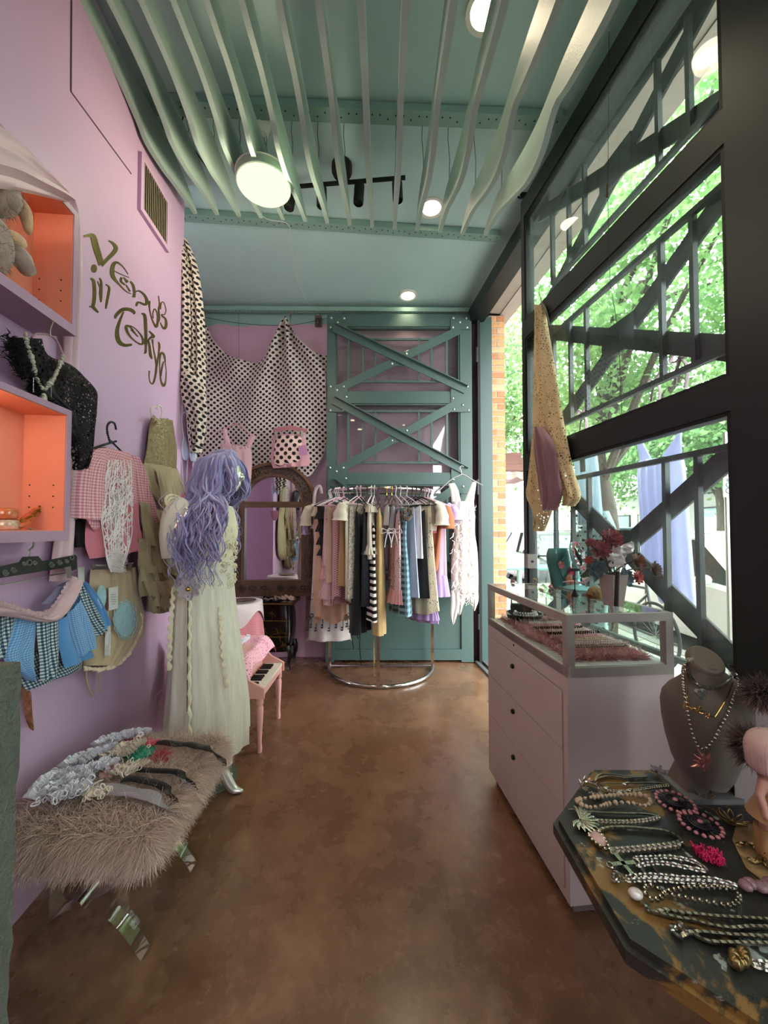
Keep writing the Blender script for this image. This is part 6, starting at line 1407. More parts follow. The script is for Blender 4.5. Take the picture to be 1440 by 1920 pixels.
hang(41, m_hb, 'black hanger fifth in the group of five', 'ivory_bolero', 'short ivory lace bolero above the cream lace dress', 'bolero', c_['ivory'], top=.13, bot=.38, w0=.16, w1=.13, sleeves=.2)
hang(18, m_hw, 'white hanger of the blush dress', 'blush_dress', 'blush pink dress near the right end of rack', 'dress', fabric('blush_satin', '#c9a3a6', .5), top=.16, bot=.92, w0=.14, w1=.15, straps=.005)

# --- crochet dress on a clear hanger hooked on the gate
CP = front(3.80)
def cr7(x, y): return (540 + x * .27778, 860 + y * .27778)
m_cro = lace('white_crochet', '#e2ddd2', 90, .7, h2='#cbc4b6')
cd_ = thing('crochet_dress', 'ragged off white crochet dress hanging on the teal gate', 'dress', CP(*cr7(1190, 1110)))
q = MB(); sheet(q, rowset([(1105,290,1255,290),(1112,400,1262,400),(1120,520,1262,510),(1105,640,1278,620),(1100,780,1285,770),(1105,900,1285,900)], cr7), CP, .0, .06, 26, 3, .007, .4, .7); q.build('body', m_cro, cd_)
q = MB(); sheet(q, rowset([(1120,300,1245,300),(1130,500,1250,500),(1118,700,1268,700),(1115,860,1272,860)], cr7), CP, .0, .045, 20, 5, .008, .9, .7); q.build('lining', fabric('off_white_knit', '#c3bdb0', bump=1.2, bscale=60), cd_)
for a in (((1080,170,1125,165),(1095,220,1150,215),(1105,295,1170,300)), ((1240,160,1275,150),(1215,225,1262,230),(1190,295,1255,295))):
    q = MB(); sheet(q, rowset(list(a), cr7), CP, .01, .015, 10, 2, .004); q.build('strap', m_cro, cd_)
for k, a in enumerate((((1100,890,1150,890),(1100,980,1160,980),(1095,1060,1140,1060),(1110,1118,1120,1115)), ((1140,890,1190,890),(1140,980,1185,980),(1150,1055,1165,1050)), ((1180,890,1230,890),(1180,930,1230,930),(1195,960,1210,958)), ((1225,890,1285,890),(1240,960,1285,960),(1250,1028,1262,1025)))):
    q = MB(); sheet(q, rowset(list(a), cr7), CP, .02, .008, 10, 1.5, .010, k, .6); q.build('ragged_tail', m_cro, cd_)
random.seed(31); q = MB()
for k in range(150):
    x = random.uniform(1112, 1266); y = random.uniform(300, 960); dx = random.uniform(-14, 14); q.tube(spl([CP(*cr7(x + dx * i * .5 + random.uniform(-9, 9), y + i * 12), .064) for i in range(4)], 3), .0026, 4)
q.build('yarn_loops', m_web, cd_, kind='stuff')
hg = thing('clear_hanger', 'clear plastic hanger hooked on the teal gate brace', 'hanger', CP(*cr7(1170, 110), .02))
m_clr = mat('clear_hanger_plastic', hexc('#cfd0d0'), .12, 0, 0, trans=.5)
q = MB(); q.tube(spl([CP(*cr7(*p), .02) for p in ((1020,215),(1090,150),(1160,112),(1185,108),(1230,135),(1315,182))], 5), .010, 8, sq=.6); q.build('arms', m_clr, hg)
q = MB(); q.tube(spl([CP(*cr7(*p), .02) for p in ((1172,110),(1170,80),(1160,65),(1172,48),(1188,56))], 5), .003, 6); q.build('hook', m_bolt, hg)

# lilac counter standing behind the viewer, seen in the mirror
ct = thing('lilac_counter', 'lilac counter with white top and lace trim behind the viewer', 'counter', (-.95, -.9, 0))
def cbx(nm, lo, hi, m): return MB().box(lo, hi).build(nm, m, ct, smooth=False)
m_lil = mat('lilac_laminate', hexc('#a98ab0'), .4, 0, .04); cbx('carcass', (-1.05, -1.2, 0), (-.45, -.6, .92), m_lil); cbx('top', (-1.06, -1.22, .92), (-.43, -.58, .95), m_white)
q = MB(); ruffle(q, [Vector((-1.0, -.585, .9)), Vector((-.92, -.585, .6)), Vector((-.75, -.585, .5)), Vector((-.62, -.585, .62)), Vector((-.58, -.585, .9))], (0, 1, 0), .04, .02, 26); q.build('lace_trim', m_wlace, ct)
# ================================================================== display case
CO = Vector((.665, 1.41, 0)); CA = math.atan(.096); CW, CL, CH = .42, .79, 1.083
case = thing('display_case', 'pinkish grey glass topped display case with three drawers', 'display case', CO, CA)
m_case = mat('case_laminate', hexc('#cbbdba'), .5, 0, .04, 4, .06, 200); m_cfr = mat('case_aluminium', hexc('#b0a89f'), .4, .4, .05, 12)
def kb(nm, lo, hi, m=m_case, par=None): return MB().box(lo, hi).build(nm, m, par or case, local=True, smooth=False)
kb('plinth', (.03, .03, 0), (CW - .02, CL - .03, .05), mat('plinth_grey', hexc('#7d746f'), .6, 0, .05)); kb('carcass', (.012, .0, .05), (CW, CL, .855))
kb('apron', (.0, .0, .80), (.012, CL, .895)); kb('corner_stile', (.0, .0, .05), (.012, .03, .80)); kb('corner_stile', (.0, CL - .02, .05), (.012, CL, .80)); kb('toe_rail', (.0, .03, .05), (.012, CL - .02, .085))
for z0, z1 in ((.585, .795), (.37, .582), (.09, .367)):
    d = kb('drawer', (-.004, .033, z0), (.012, CL - .023, z1))
    k_ = MB().lathe([(.001, 0), (.011, .0), (.012, .006), (.009, .012), (.001, .014)], 14, (-.004, .45, z1 - .055), Matrix.Rotation(-PI / 2, 3, 'Y')).build('knob', m_black, d, local=True)
MB().lathe([(.001, 0), (.005, 0), (.005, .003), (.001, .003)], 10, (-.0, .45, .84), Matrix.Rotation(-PI / 2, 3, 'Y')).build('lock', m_black, case, local=True)
kb('deck', (.01, .01, .885), (CW - .01, CL - .01, .893), mat('deck_white', hexc('#c9c5c0'), .5, 0, .03))
e = .030
for x in (0, CW - e):
    for y in (0, CL - e): kb('frame_post', (x, y, .855), (x + e, y + e, CH), m_cfr)
for z0, z1 in ((.855, .89), (CH - .03, CH)):
    kb('frame_rail', (e, 0, z0), (CW - e, .02, z1), m_cfr); kb('frame_rail', (e, CL - .02, z0), (CW - e, CL, z1), m_cfr)
    kb('frame_rail', (0, e, z0), (.02, CL - e, z1), m_cfr); kb('frame_rail', (CW - .02, e, z0), (CW, CL - e, z1), m_cfr)
kb('top_glass', (.02, .02, CH - .006), (CW - .02, CL - .02, CH), m_cglass)
kb('side_glass', (.006, e, .89), (.010, CL - e, CH - .03), m_cglass); kb('side_glass', (CW - .010, e, .89), (CW - .006, CL - e, CH - .03), m_cglass); kb('end_glass', (e, .006, .89), (CW - e, .010, CH - .03), m_cglass); kb('end_glass', (e, CL - .010, .89), (CW - e, CL - .006, CH - .03), m_cglass)
CM = Matrix.LocRotScale(CO, Matrix.Rotation(CA, 3, 'Z').to_quaternion(), (1, 1, 1))
def cw(x, y, z): return CM @ Vector((x, y, z))
# fur mat and its strings of beads
m_pfur = furm('pink_fur', '#9d5f60', '#c08584', '#dfb3ae'); DZ = .894
fm = thing('fur_mat', 'dusty pink fur mat inside the display case', 'mat', cw(.2, .3, DZ))
def matf(u, v): return cw(lerp(.05, .36, u) + .012 * sin(9 * v), lerp(.06, .74, v), DZ + .016 * (1 - (2 * u - 1) ** 8) * (1 - (2 * v - 1) ** 8))
MB().grid(matf, 12, 16).build('hide', mat('pink_hide', hexc('#b27472'), .9, 0, .1), fm, angle=180)
fuzz(6500, lambda r: (matf(r.rand(), r.rand()) if r.rand() < .55 else matf(*[(0.01, r.rand()), (.99, r.rand()), (r.rand(), .01)][r.randint(3)]), Vector((r.normal(0, .6), r.normal(0, .6), .7))), .036, .0036, .6, 'fur', m_pfur, fm, seed=13, jit=.4)
def beads(mb, path, r, gap=2.05, n=6, m=4, closed=False):
    P = spl(path, 24, closed); last = None
    for p in P:
        if last is None or (p - last).length >= r * gap: mb.ball(p, r, n, m); last = p
    return mb
bm = [('pale pearl', m_pearl), ('silver bead', m_silver), ('black bead', m_bbead), ('pink pearl', mat('pink_pearl', hexc('#d2a9ab'), .25, .1, .05)), ('cream pearl', mat('cream_pearl', hexc('#cfc1a6'), .25, .1, .05))]
seq = [1, 0, 4, 3, 2, 0, 2, 3, 0, 1]
wh = ['nearest the front glass', 'second from the front glass', 'third from the front glass', 'fourth from the front glass', 'fifth from the front glass', 'sixth from the front glass', 'seventh from the front glass', 'eighth from the front glass', 'ninth from the front glass', 'farthest on the mat']
for k, s_ in enumerate(seq):
    y = .11 + k * .048; x0, x1 = .085 + .01 * (k % 3), .31 + .015 * sin(k * 2); z = DZ + .037
    q = MB(); beads(q, [cw(x0, y, z), cw((x0 + x1) / 2, y - .006, z), cw(x1, y, z), cw(x1 + .012, y + .011, z), cw(x1, y + .022, z), cw((x0 + x1) / 2, y + .016, z), cw(x0, y + .02, z)], .0042)
    tag(q.build('bead_necklace', bm[s_][1]), '%s necklace on the pink fur mat, %s' % (bm[s_][0], wh[k]), 'necklace', 'necklaces in the display case')
tp = cw(.15, .655, DZ + .03); ty = thing('mirror_tray', 'round dark mirrored tray on the fur mat in the case', 'tray', tp)
MB().lathe([(.001, 0), (.082, 0), (.092, .022), (.095, .022), (.086, -.004), (.001, -.006)], 32, tp).build('dish', mat('smoked_metal', hexc('#39413a'), .15, .8, .05), ty)
q = MB(); q.tube([tp + Vector((-.055, .03, .04)), tp + Vector((.055, .03, .04))], [.028, .028], 14); tag(q.build('velvet_roll', fabric('black_velvet_roll', '#1b1517')), 'black velvet display roll on the mirrored tray', 'display roll')
q = MB(); beads(q, [tp + Vector((.06 * cos(a), -.02 + .045 * sin(a), .02)) for a in [i / 10 * 2 * PI for i in range(10)]], .006, closed=True); beads(q, [tp + Vector((.055 * cos(a), -.02 + .04 * sin(a), .031)) for a in [i / 10 * 2 * PI for i in range(10)]], .006, closed=True); tag(q.build('pearl_bracelet', m_pearl), 'coiled pearl bracelet on the mirrored tray', 'bracelet')
# ------------------------------------------------ on top of the case
TZ = CH + .001
def tp_(px, py): return onz(px, py, TZ)
m_vase = mat('teal_glaze', hexc('#4a8078'), .25, 0, .2, 8, 0, 1, 0, .5, .4)
vp = tp_(1028, 1092); vp = Vector((vp.x, min(vp.y, 2.10), TZ)); vs_ = thing('rose_vase', 'teal vase with moulded roses on the display case', 'vase', vp, .3)
q = MB(); q.lathe([(.001, 0), (.045, 0), (.052, .01), (.06, .06), (.075, .12), (.08, .16), (.074, .19), (.066, .205), (.062, .203), (.068, .185), (.07, .15), (.04, .02), (.001, .012)], 28, sx=1.0, sy=.55); q.build('body', m_vase, vs_, local=True)
for (x, z, r, m_, nm) in ((-.03, .12, .022, m_rose, 'peach_rose'), (.035, .085, .022, fabric('hot_pink_rose_clay', '#d0466a', .4), 'pink_rose'), (.015, .045, .02, fabric('orange_rose_clay', '#d98a5e', .4), 'orange_rose'), (.045, .025, .014, fabric('coral_rose_clay', '#d77a6d', .4), 'coral_rose')):
    q = MB(); flower(q, Vector((x, -.040 - .004, z)), r, (0, -1, .1), 3, 6, 3, .9); q.build(nm, m_, vs_, local=True, angle=180)
for (x0, z0, x1, z1) in ((-.03, .10, .0, .04), (.0, .16, -.02, .13)): q = MB(); q.tube(spl([(x0, -.042, z0), ((x0 + x1) / 2 - .012, -.045, (z0 + z1) / 2), (x1, -.04, z1)], 4), .004, 5); q.build('moulded_stem', m_vase, vs_, local=True)
bp_ = tp_(1062, 1099); bo_ = thing('frosted_bottle', 'tall tan frosted bottle with a bow beside the vase', 'bottle', bp_)
MB().lathe([(.001, 0), (.026, 0), (.03, .01), (.03, .10), (.022, .13), (.012, .145), (.012, .175), (.014, .178), (.001, .18)], 20, bp_).build('glass', mat('frosted_tan_glass', hexc('#b29c83'), .3, 0, .15, 6, trans=.3), bo_)
q = MB()
for s_ in (-1, 1): q.tube(spl([bp_ + Vector((0, -.014, .15)), bp_ + Vector((.02 * s_, -.02, .165)), bp_ + Vector((.024 * s_, -.02, .15)), bp_ + Vector((0, -.014, .15))], 4), .004, 5)
q.build('bow', m_black, bo_)
# vanity hand mirror on a foot
hp_ = tp_(1083, 1104); hm_ = thing('vanity_mirror', 'aqua vanity mirror framed with pink roses on a foot', 'mirror', hp_)
m_aqua = mat('aqua_enamel', hexc('#8cc4c0'), .2, .2, .05, 4, 0, 1, 0, .5, .5)
MB().lathe([(.001, 0), (.07, 0), (.075, .006), (.05, .016), (.02, .022), (.012, .05), (.018, .06), (.010, .07), (.010, .10)], 28, hp_).build('foot', m_aqua, hm_)
mc = hp_ + Vector((.0, .0, .17)); MR = Matrix.Rotation(.75, 3, 'Z') @ Matrix.Rotation(PI / 2 - .25, 3, 'X')
MB().torus(mc, .068, .009, 32, 8, MR, sx=.85).build('rim', m_aqua, hm_); MB().lathe([(.066, -.003), (.066, .003), (.001, .003)], 32, mc, MR, sx=.85).build('glass', m_mir, hm_)
MB().lathe([(.072, -.004), (.074, -.01), (.001, -.014)], 32, mc, MR, sx=.87).build('backing', m_aqua, hm_)
q = MB()
for k in range(16): a = 2 * PI * k / 16; c = mc + MR @ Vector((.068 * .85 * cos(a), .068 * sin(a), .010)); flower(q, c, .009 + .003 * (k % 2), MR @ Vector((0, 0, 1)), 2, 5, k, .7)
q.build('rose_border', fabric('pink_rose_resin', '#cf7d84', .4), hm_, kind='stuff', angle=180)
# black T earring stand
ep = tp_(1078, 1119); es_ = thing('earring_stand', 'small black T shaped earring stand on the case', 'stand', ep)
MB().lathe([(.001, 0), (.016, 0), (.016, .004), (.005, .035), (.001, .036)], 4, ep).build('foot', m_black, es_, smooth=False); MB().tube([ep + Vector((0, 0, .02)), ep + Vector((0, 0, .125))], .0025, 6).build('stem', m_black, es_); MB().box((-.022, -.006, .118), (.022, .006, .130), Matrix.Translation(ep)).build('bar', m_black, es_, smooth=False)
q = MB(); q.tube(spl([ep + Vector((-.03, .05, .06)), ep + Vector((.0, .045, .066)), ep + Vector((.04, .05, .062)), ep + Vector((.06, .05, .05))], 4), .007, 6, sq=.4); tag(q.build('pink_bow', fabric('pink_bow_satin', '#cf9aa8', .4)), 'small pink satin bow behind the earring stand', 'bow')
# ceramic pot with dried flowers
pp_ = tp_(1150, 1134); pot = thing('flower_pot', 'cream hexagonal ceramic pot of dried flowers on the case', 'flower pot', pp_)
MB().lathe([(.001, .0), (.040, .0), (.062, .128), (.058, .128), (.037, .008), (.001, .008)], 6, pp_).build('pot', mat('cream_ceramic', hexc('#a89c92'), .3, 0, .05), pot, smooth=False)
MB().lathe([(.001, .115), (.054, .118)], 6, pp_).build('soil', mat('dark_soil', hexc('#3a2f28'), .9, 0, .2, 40), pot)
FLW = [((1128, 1028), .042, 'dusty_red', 4, 10), ((1150, 1007), .045, 'dusty_red', 4, 10), ((1108, 1017), .022, 'dusty_red', 3, 8), ((1104, 1050), .018, 'rust_red', 3, 7), ((1120, 1065), .040, 'teal_grey', 3, 6), ((1200, 1052), .036, 'dry_brown', 4, 8), ((1233, 1068), .036, 'dry_brown', 4, 8), ((1199, 1082), .030, 'rose_pink', 4, 9), ((1176, 1083), .040, 'teal_grey', 3, 6)]
fmat = {'dusty_red': fabric('dried_red_petals', '#96595a', .8), 'rust_red': fabric('dried_rust_petals', '#a5503c', .8), 'teal_grey': fabric('faded_teal_petals', '#57696a', .8), 'dry_brown': fabric('dried_brown_petals', '#7d5b49', .85), 'rose_pink': fabric('dried_pink_petals', '#b5625c', .8)}
m_stem = mat('dry_stem', hexc('#3d4433'), .8, 0, .2)
for k, ((fx, fy), r, c, ly, n_) in enumerate(FLW):
    c0 = at(fx, fy, pp_.y - .02 + .015 * sin(k * 2.2)); d = (c0 - (pp_ + Vector((0, 0, .10)))).normalized(); nr = (d * .45 + Vector((0, -1, .12))).normalized()
    q = MB(); flower(q, c0 - nr * r * .3, r, nr, ly, n_, k, .95, .4); h_ = q.build('flower_head', fmat[c], pot, angle=180); h_['label'] = {'dusty_red': 'dusty red carnation head', 'rust_red': 'small rust red bud', 'teal_grey': 'faded teal rose head', 'dry_brown': 'dried brown rose head', 'rose_pink': 'rose pink carnation head'}[c]
    MB().tube(spl([pp_ + Vector((.02 * sin(k), .01, .11)), (pp_ + Vector((0, 0, .13))).lerp(c0, .5) + Vector((0, .01, .01)), c0 - nr * r * .3], 4), .0028, 5).build('stem', m_stem, pot)
q = MB()
for k, (x, y, a, s_) in enumerate(((1140,1040,.3,.05),(1165,1030,-.4,.06),(1178,1025,.5,.05),(1160,1050,1.2,.06),(1095,1090,.9,.035),(1120,1040,-.8,.04))):
    c0 = at(x, y, pp_.y + .01 * (k % 3)); q.grid(lambda u, v: c0 + Vector(((u - .5) * s_ * cos(a) - (v - .5) * s_ * sin(a), .012 * sin(6 * u + 4 * v + k), (u - .5) * s_ * sin(a) + (v - .5) * s_ * cos(a) + .01 * sin(5 * v))), 5, 5)
q.build('tissue_paper', fabric('white_tissue', '#c9c3bb', .7), pot, angle=180, kind='stuff')
ip = tp_(1152, 1141); tag(MB().tube([ip + Vector((0, -.012, .012)), ip + Vector((.003, -.02, .148))], .0085, 10).build('incense_stick', mat('dark_stick', hexc('#2b211e'), .5, 0, .1)), 'dark wooden stick leaning on the cream flower pot', 'stick')
wp_ = tp_(1116, 1122); q = MB(); q.lathe([(.001, .002), (.03, .002), (.034, .02), (.022, .045), (.006, .055), (.001, .056)], 18, wp_, sx=1.2); tag(q.build('wicker_shell', mat('gold_wicker', hexc('#8a7048'), .6, .2, .4, 90, .8, 90)), 'gold wicker shell ornament left of the flower pot', 'ornament')
for k, (x, y, x2, y2, m_, lab) in enumerate(((958,1093,985,1103,'#b98484','dusty pink pompom hairpin at the far left of the case top'), (999,1091,1024,1101,'#b9a98a','cream pompom hairpin beside the teal vase'), (1011,1111,1050,1122,'#c4b091','cream pompom hairpin nearest on the case top'), (1028,1104,1062,1120,'#c78d8f','pink pompom hairpin in the middle of case top'))):
    p = tp_(x, y) + Vector((.012, 0, .011)); t = thing('pompom_hairpin', lab, 'hairpin', p, 0, 'hairpins on the display case'); c = hexc(m_)
    fb = MB().ball(p, .010, 10, 8).build('pompom', fabric('pompom_%d' % k, m_), t, angle=180)
    fuzz(160, lambda r, p=p: ((lambda n_: (p + n_ * .008, n_))(Vector(r.normal(0, 1, 3)).normalized())), .008, .0016, .0, 'fluff', fabric('pompom_fluff_%d' % k, m_), t, seed=k, jit=.2)
    p2 = tp_(x2, y2) + Vector((0, 0, .003))
    for s_ in (-1, 1): MB().tube([p + Vector((0, .003 * s_, -.004)), p2 + Vector((0, .005 * s_, 0))], .0013, 5).build('prong', m_steel, t)

# ================================================================== octagonal painted table and jewellery
TBZ = .75; TC = Vector((.690, .752, 0)); TRd = .325
def table_m():
    t = NT('distressed_gold_and_black_paint'); v = t.coord(); n1 = t.noise(v, 5.5, 6, .65, .7); n2 = t.noise(v, 17, 5, .7, .5); n3 = t.noise(v, 34, 3)
    b0 = t.mix(n2, hexc('#1c1f1e'), hexc('#33332f')); g = t.ramp(n1, [(.56, 0), (.60, 1)]); b1 = t.mix(g, b0, t.mix(n2, hexc('#6b4d22'), hexc('#8d6f3d'))); p = t.ramp(t.math('MULTIPLY', n3, n2), [(.36, 0), (.40, 1)])
    t.set(**{'Base Color': t.mix(p, b1, hexc('#9aa39b')), 'Roughness': t.ramp(n2, [(.3, .25), (.7, .5)])}); t.bump(n2, .25, .004); return t.mat
m_tab = table_m()
tb = thing('octagonal_table', 'small octagonal table painted distressed black and gold', 'table', TC)
oc_ = [(TRd * cos(PI / 8 + k * PI / 4), TRd * sin(PI / 8 + k * PI / 4)) for k in range(8)]
MB().prism(oc_, lambda x, y, d: TC + Vector((x, y, d)), TBZ - .014, TBZ).build('top', m_tab, tb, smooth=False); MB().prism([(x * 1.035, y * 1.035) for x, y in oc_], lambda x, y, d: TC + Vector((x, y, d)), TBZ - .034, TBZ - .012).build('moulded_edge', m_tab, tb, smooth=False)
MB().prism([(x * .85, y * .85) for x, y in oc_], lambda x, y, d: TC + Vector((x, y, d)), TBZ - .085, TBZ - .034).build('apron', m_tab, tb, smooth=False)
MB().lathe([(.20, .0), (.20, .03), (.07, .05), (.05, .12), (.075, .30), (.05, .45), (.06, .60), (.13, .665)], 8, TC).build('pedestal', m_tab, tb, smooth=False)
JZ = TBZ + .004
def tj(x, y, z=JZ): return onz(1020 + x / 3.4286, 1400 + y / 3.4286, z)
m_dsil = mat('dark_silver', hexc('#9b968c'), .28, 1, .2, 150); m_osil = mat('old_silver', hexc('#b5aea0'), .25, 1, .2, 150)
def chain(mb, path, ln=.011, r=.0014, wd=.62, style='curb', z=None):
    P = spl(path, 20); L_ = 0; acc = [0]
    for i in range(1, len(P)): acc.append(acc[-1] + (P[i] - P[i - 1]).length)
    n = max(2, int(acc[-1] / (ln * .72))); j = 0
    for k in range(n):
        s_ = (k + .5) / n * acc[-1]
        while j < len(P) - 2 and acc[j + 1] < s_: j += 1
        t = (P[j + 1] - P[j]); p = P[j] + t * ((s_ - acc[j]) / max(1e-9, t.length)); t.normalize(); up = Vector((0, 0, 1)); sd = t.cross(up)
        if sd.length < .1: sd = t.cross(Vector((0, 1, 0)))
        sd.normalize(); up = sd.cross(t)
        tilt = .7 if style == 'curb' else (0 if k % 2 == 0 else PI / 2)
        M_ = Matrix((t, sd, up)).transposed() @ Matrix.Rotation(tilt, 3, 'X') @ (Matrix.Rotation(.35, 3, 'Z') if style == 'curb' else Matrix.Identity(3))
        R = ln / 2 * .8; mb.torus(p, R * wd, r, 8, 4, M_, sx=1 / wd)
    return mb
JG = 'necklaces laid on the octagonal table'
def neck(lab, chains, m=m_dsil, **k):
    P0 = tj(*chains[0][0]); t = thing('chain_necklace', lab, 'necklace', P0, 0, JG); q = MB()
    for c in chains: chain(q, [tj(*p, JZ + .003) for p in c], **k)
    q.build('chain', m, t); return t
t = neck('twisted silver rope necklace at the far edge of table', [[(330,215),(360,180),(430,178),(520,190),(600,188),(665,188)], [(345,205),(420,190),(520,200),(600,196),(660,195)]], ln=.009, r=.0022)
br_ = tj(300, 272); q = MB(); rng = random.Random(3)
for k in range(60): a = k * 2 * PI / 60; p = br_ + Vector((.019 * cos(a), .028 * sin(a), .004)); q.tube([p, p + Vector((rng.uniform(-.008, .008), rng.uniform(-.008, .008), rng.uniform(0, .008)))], [.0022, .0008], 5)
q.torus(br_ + Vector((0, 0, .003)), .024, .003, 24, 6, sx=.8); tag(q.build('leaf_bracelet', m_osil), 'silver leafy wreath bracelet near the table far corner', 'bracelet')
t = neck('fine silver chain necklace with charms below the rope', [[(370,235),(500,235),(640,232),(740,235),(815,245)], [(815,248),(700,262),(560,282),(430,285),(380,260)]], ln=.009)
q = MB()
for x, y in ((400,265),(520,238),(550,280),(490,292)): q.ball(tj(x, y, JZ + .004), .005, 8, 6, (1.6, 1, .7))
q.build('charms', m_osil, t, kind='stuff')
t = thing('bead_necklace', 'cream stone and silver bead necklace looped on the table', 'necklace', tj(215, 345), 0, JG); rng = random.Random(2)
for nm, m_, ofs in (('stone_beads', mat('cream_stone', hexc('#b39c83'), .4, 0, .2, 60), 0), ('silver_beads', m_dsil, 1)):
    q = MB(); P = spl([tj(*p, JZ + .005) for p in ((215,345),(300,326),(450,312),(600,306),(670,330),(680,362),(640,378),(560,362),(440,362),(330,388),(250,378))], 12, True)[ofs::2]
    last = None
    for p in P:
        if last is None or (p - last).length > .0085: q.ball(p, rng.uniform(.0035, .0062) if not ofs else .003, 7, 5); last = p
    q.build(nm, m_, t, kind='stuff')
t = neck('silver curb chain necklace with a leaf spray pendant', [[(165,405),(300,420),(500,430),(640,432),(740,448)], [(742,452),(690,470),(580,484),(450,486),(320,480)]], ln=.012, r=.0022)
q = MB(); c = tj(235, 465, JZ + .003)
for k in range(13): a = -2.6 + k * .33; q.tube([c, c + Vector((.026 * cos(a), .03 * sin(a), .004)), c + Vector((.034 * cos(a + .1), .04 * sin(a + .1), .002))], [.002, .004, .0008], 5, sq=.5)
q.build('leaf_pendant', m_osil, t)
t = neck('heavy silver curb chain with a pink beaded drop pendant', [[(345,545),(400,522),(520,518),(640,526),(770,542),(850,575),(885,605)], [(885,610),(850,632),(700,650),(560,664),(440,672)]], ln=.015, r=.003)
q = MB(); pd = [tj(*p, JZ + .005) for p in ((290,565),(320,545),(355,550),(385,590),(410,630),(425,672),(395,660),(350,630),(310,600))]; beads(q, pd, .0042, closed=True); q.build('bead_border', m_osil, t, kind='stuff')
q = MB(); q.ball(tj(350, 590, JZ + .004), .016, 12, 8, (.9, 1.2, .3)); q.build('pink_stone', mat('pink_quartz', hexc('#c9a29c'), .2, 0, .15, 40), t)
t = neck('rosary style chain necklace with an ornate silver cross', [[(580,715),(680,712),(800,708),(900,722),(980,745),(1050,795)], [(600,765),(700,748),(800,752),(900,772),(1040,800)]], ln=.013, r=.0018, style='cable')
q = MB(); c = tj(510, 752, JZ + .003)
for d in ((1, .1), (-1, -.1), (-.1, 1), (.1, -1)): q.bar(c, c + Vector((d[0] * .024, d[1] * .024, 0)), .008, .003); q.torus(c + Vector((d[0] * .027, d[1] * .027, 0)), .006, .0016, 10, 5)
q.build('cross', m_osil, t)
q = MB()
for x, y in ((635,785),(715,775)): q.lathe([(.004, 0), (.001, .016)], 6, tj(x, y, JZ + .002), Matrix.Rotation(PI / 2 + .3, 3, 'X'), cap=True)
q.build('spikes', m_dsil, t, kind='stuff')
t = neck('double oval link silver chain below the cross necklace', [[(440,835),(465,812),(485,850),(455,862),(440,835)], [(520,845),(560,832),(700,825),(900,842),(1080,850),(1250,895)], [(530,860),(700,855),(900,868),(1100,878),(1240,905)]], ln=.013, r=.0017, style='cable')
t = thing('ball_chain_necklace', 'silver ball chain necklace with pearl drop on table', 'necklace', tj(600, 945), 0, JG)
q = MB(); beads(q, [tj(*p, JZ + .005) for p in ((780,940),(860,918),(950,905),(1050,905),(1140,905),(1220,925),(1255,960),(1240,1000),(1190,1022),(1100,1010),(950,982),(830,958))], .0048, closed=True); beads(q, [tj(*p, JZ + .008) for p in ((660,900),(700,895),(740,920),(770,950),(740,975),(700,985),(665,960),(650,930))], .0048, closed=True); q.build('balls', m_osil, t, kind='stuff')
MB().ball(tj(588, 945, JZ + .007), .0095, 12, 8, (1.3, 1, .9)).build('pearl_drop', m_pearl, t)
t = neck('thick silver curb chain running off the table right', [[(665,1015),(670,1040),(720,1062),(790,1050),(900,1068),(1100,1090),(1300,1102),(1460,1112)], [(740,1070),(860,1100),(960,1115),(1050,1142),(1200,1165),(1330,1158),(1460,1160)]], ln=.015, r=.0028)
t = neck('silver curb chain with round clasp nearest the viewer', [[(840,1150),(835,1185),(870,1222),(905,1205),(895,1170),(860,1150)], [(920,1195),(1000,1190),(1080,1198),(1200,1208),(1330,1215),(1460,1220)], [(960,1205),(1030,1240),(1100,1256),(1250,1262),(1460,1265)]], ln=.015, r=.0026)
t = neck('chain with a gold nugget pendant at near table edge', [[(1310,1375),(1370,1385),(1460,1392)], [(1330,1395),(1400,1420),(1460,1430)]], ln=.012, r=.002, style='cable')
q = MB(); rng = random.Random(1)
for k in range(16): q.ball(tj(1215 + rng.uniform(0, 95), 1315 + rng.uniform(0, 75) , JZ + .006), rng.uniform(.005, .010), 7, 5)
q.build('gold_nugget', mat('antique_gold', hexc('#8f7a4f'), .3, .9, .3, 90), t)
# spiral earrings
m_plum = mat('plum_wire', hexc('#2c2430'), .35, .4, .2); m_ptip = mat('pink_drop_bead', hexc('#b0757c'), .3, 0, .1)
for k, (cx, cy, lab) in enumerate(((845, 362, 'plum spiral medallion with pink drops nearer the bust'), (1005, 505, 'plum spiral medallion with pink drops nearer the viewer'))):
    c = tj(cx, cy, JZ + .003); t = thing('spiral_medallion', lab, 'earring', c, 0, 'spiral medallions on the table'); q = MB(); R = .036
    q.tube([c + Vector((R * .62 * (1 - i / 90) * cos(i * .28), R * .62 * (1 - i / 90) * sin(i * .28), .004 + .004 * i / 90)) for i in range(85)], .0026, 5); q.build('coil', m_plum, t)
    q = MB(); d = MB()
    for j in range(18):
        a = 2 * PI * j / 18; q.tube([c + Vector((R * .5 * cos(a), R * .5 * sin(a), .002)), c + Vector((R * cos(a), R * sin(a), .002))], .0014, 5); d.ball(c + Vector((R * 1.03 * cos(a), R * 1.03 * sin(a), .003)), .0036, 7, 5, (1.3, 1.3, 1))
    q.build('spokes', m_plum, t, kind='stuff'); d.build('drops', m_ptip, t, kind='stuff'); MB().ball(c + Vector((0, 0, .008)), .006, 8, 6, (1, 1, .6)).build('centre_bead', m_ptip, t)
q = MB(); rng = random.Random(6); c = tj(1062, 718, JZ)
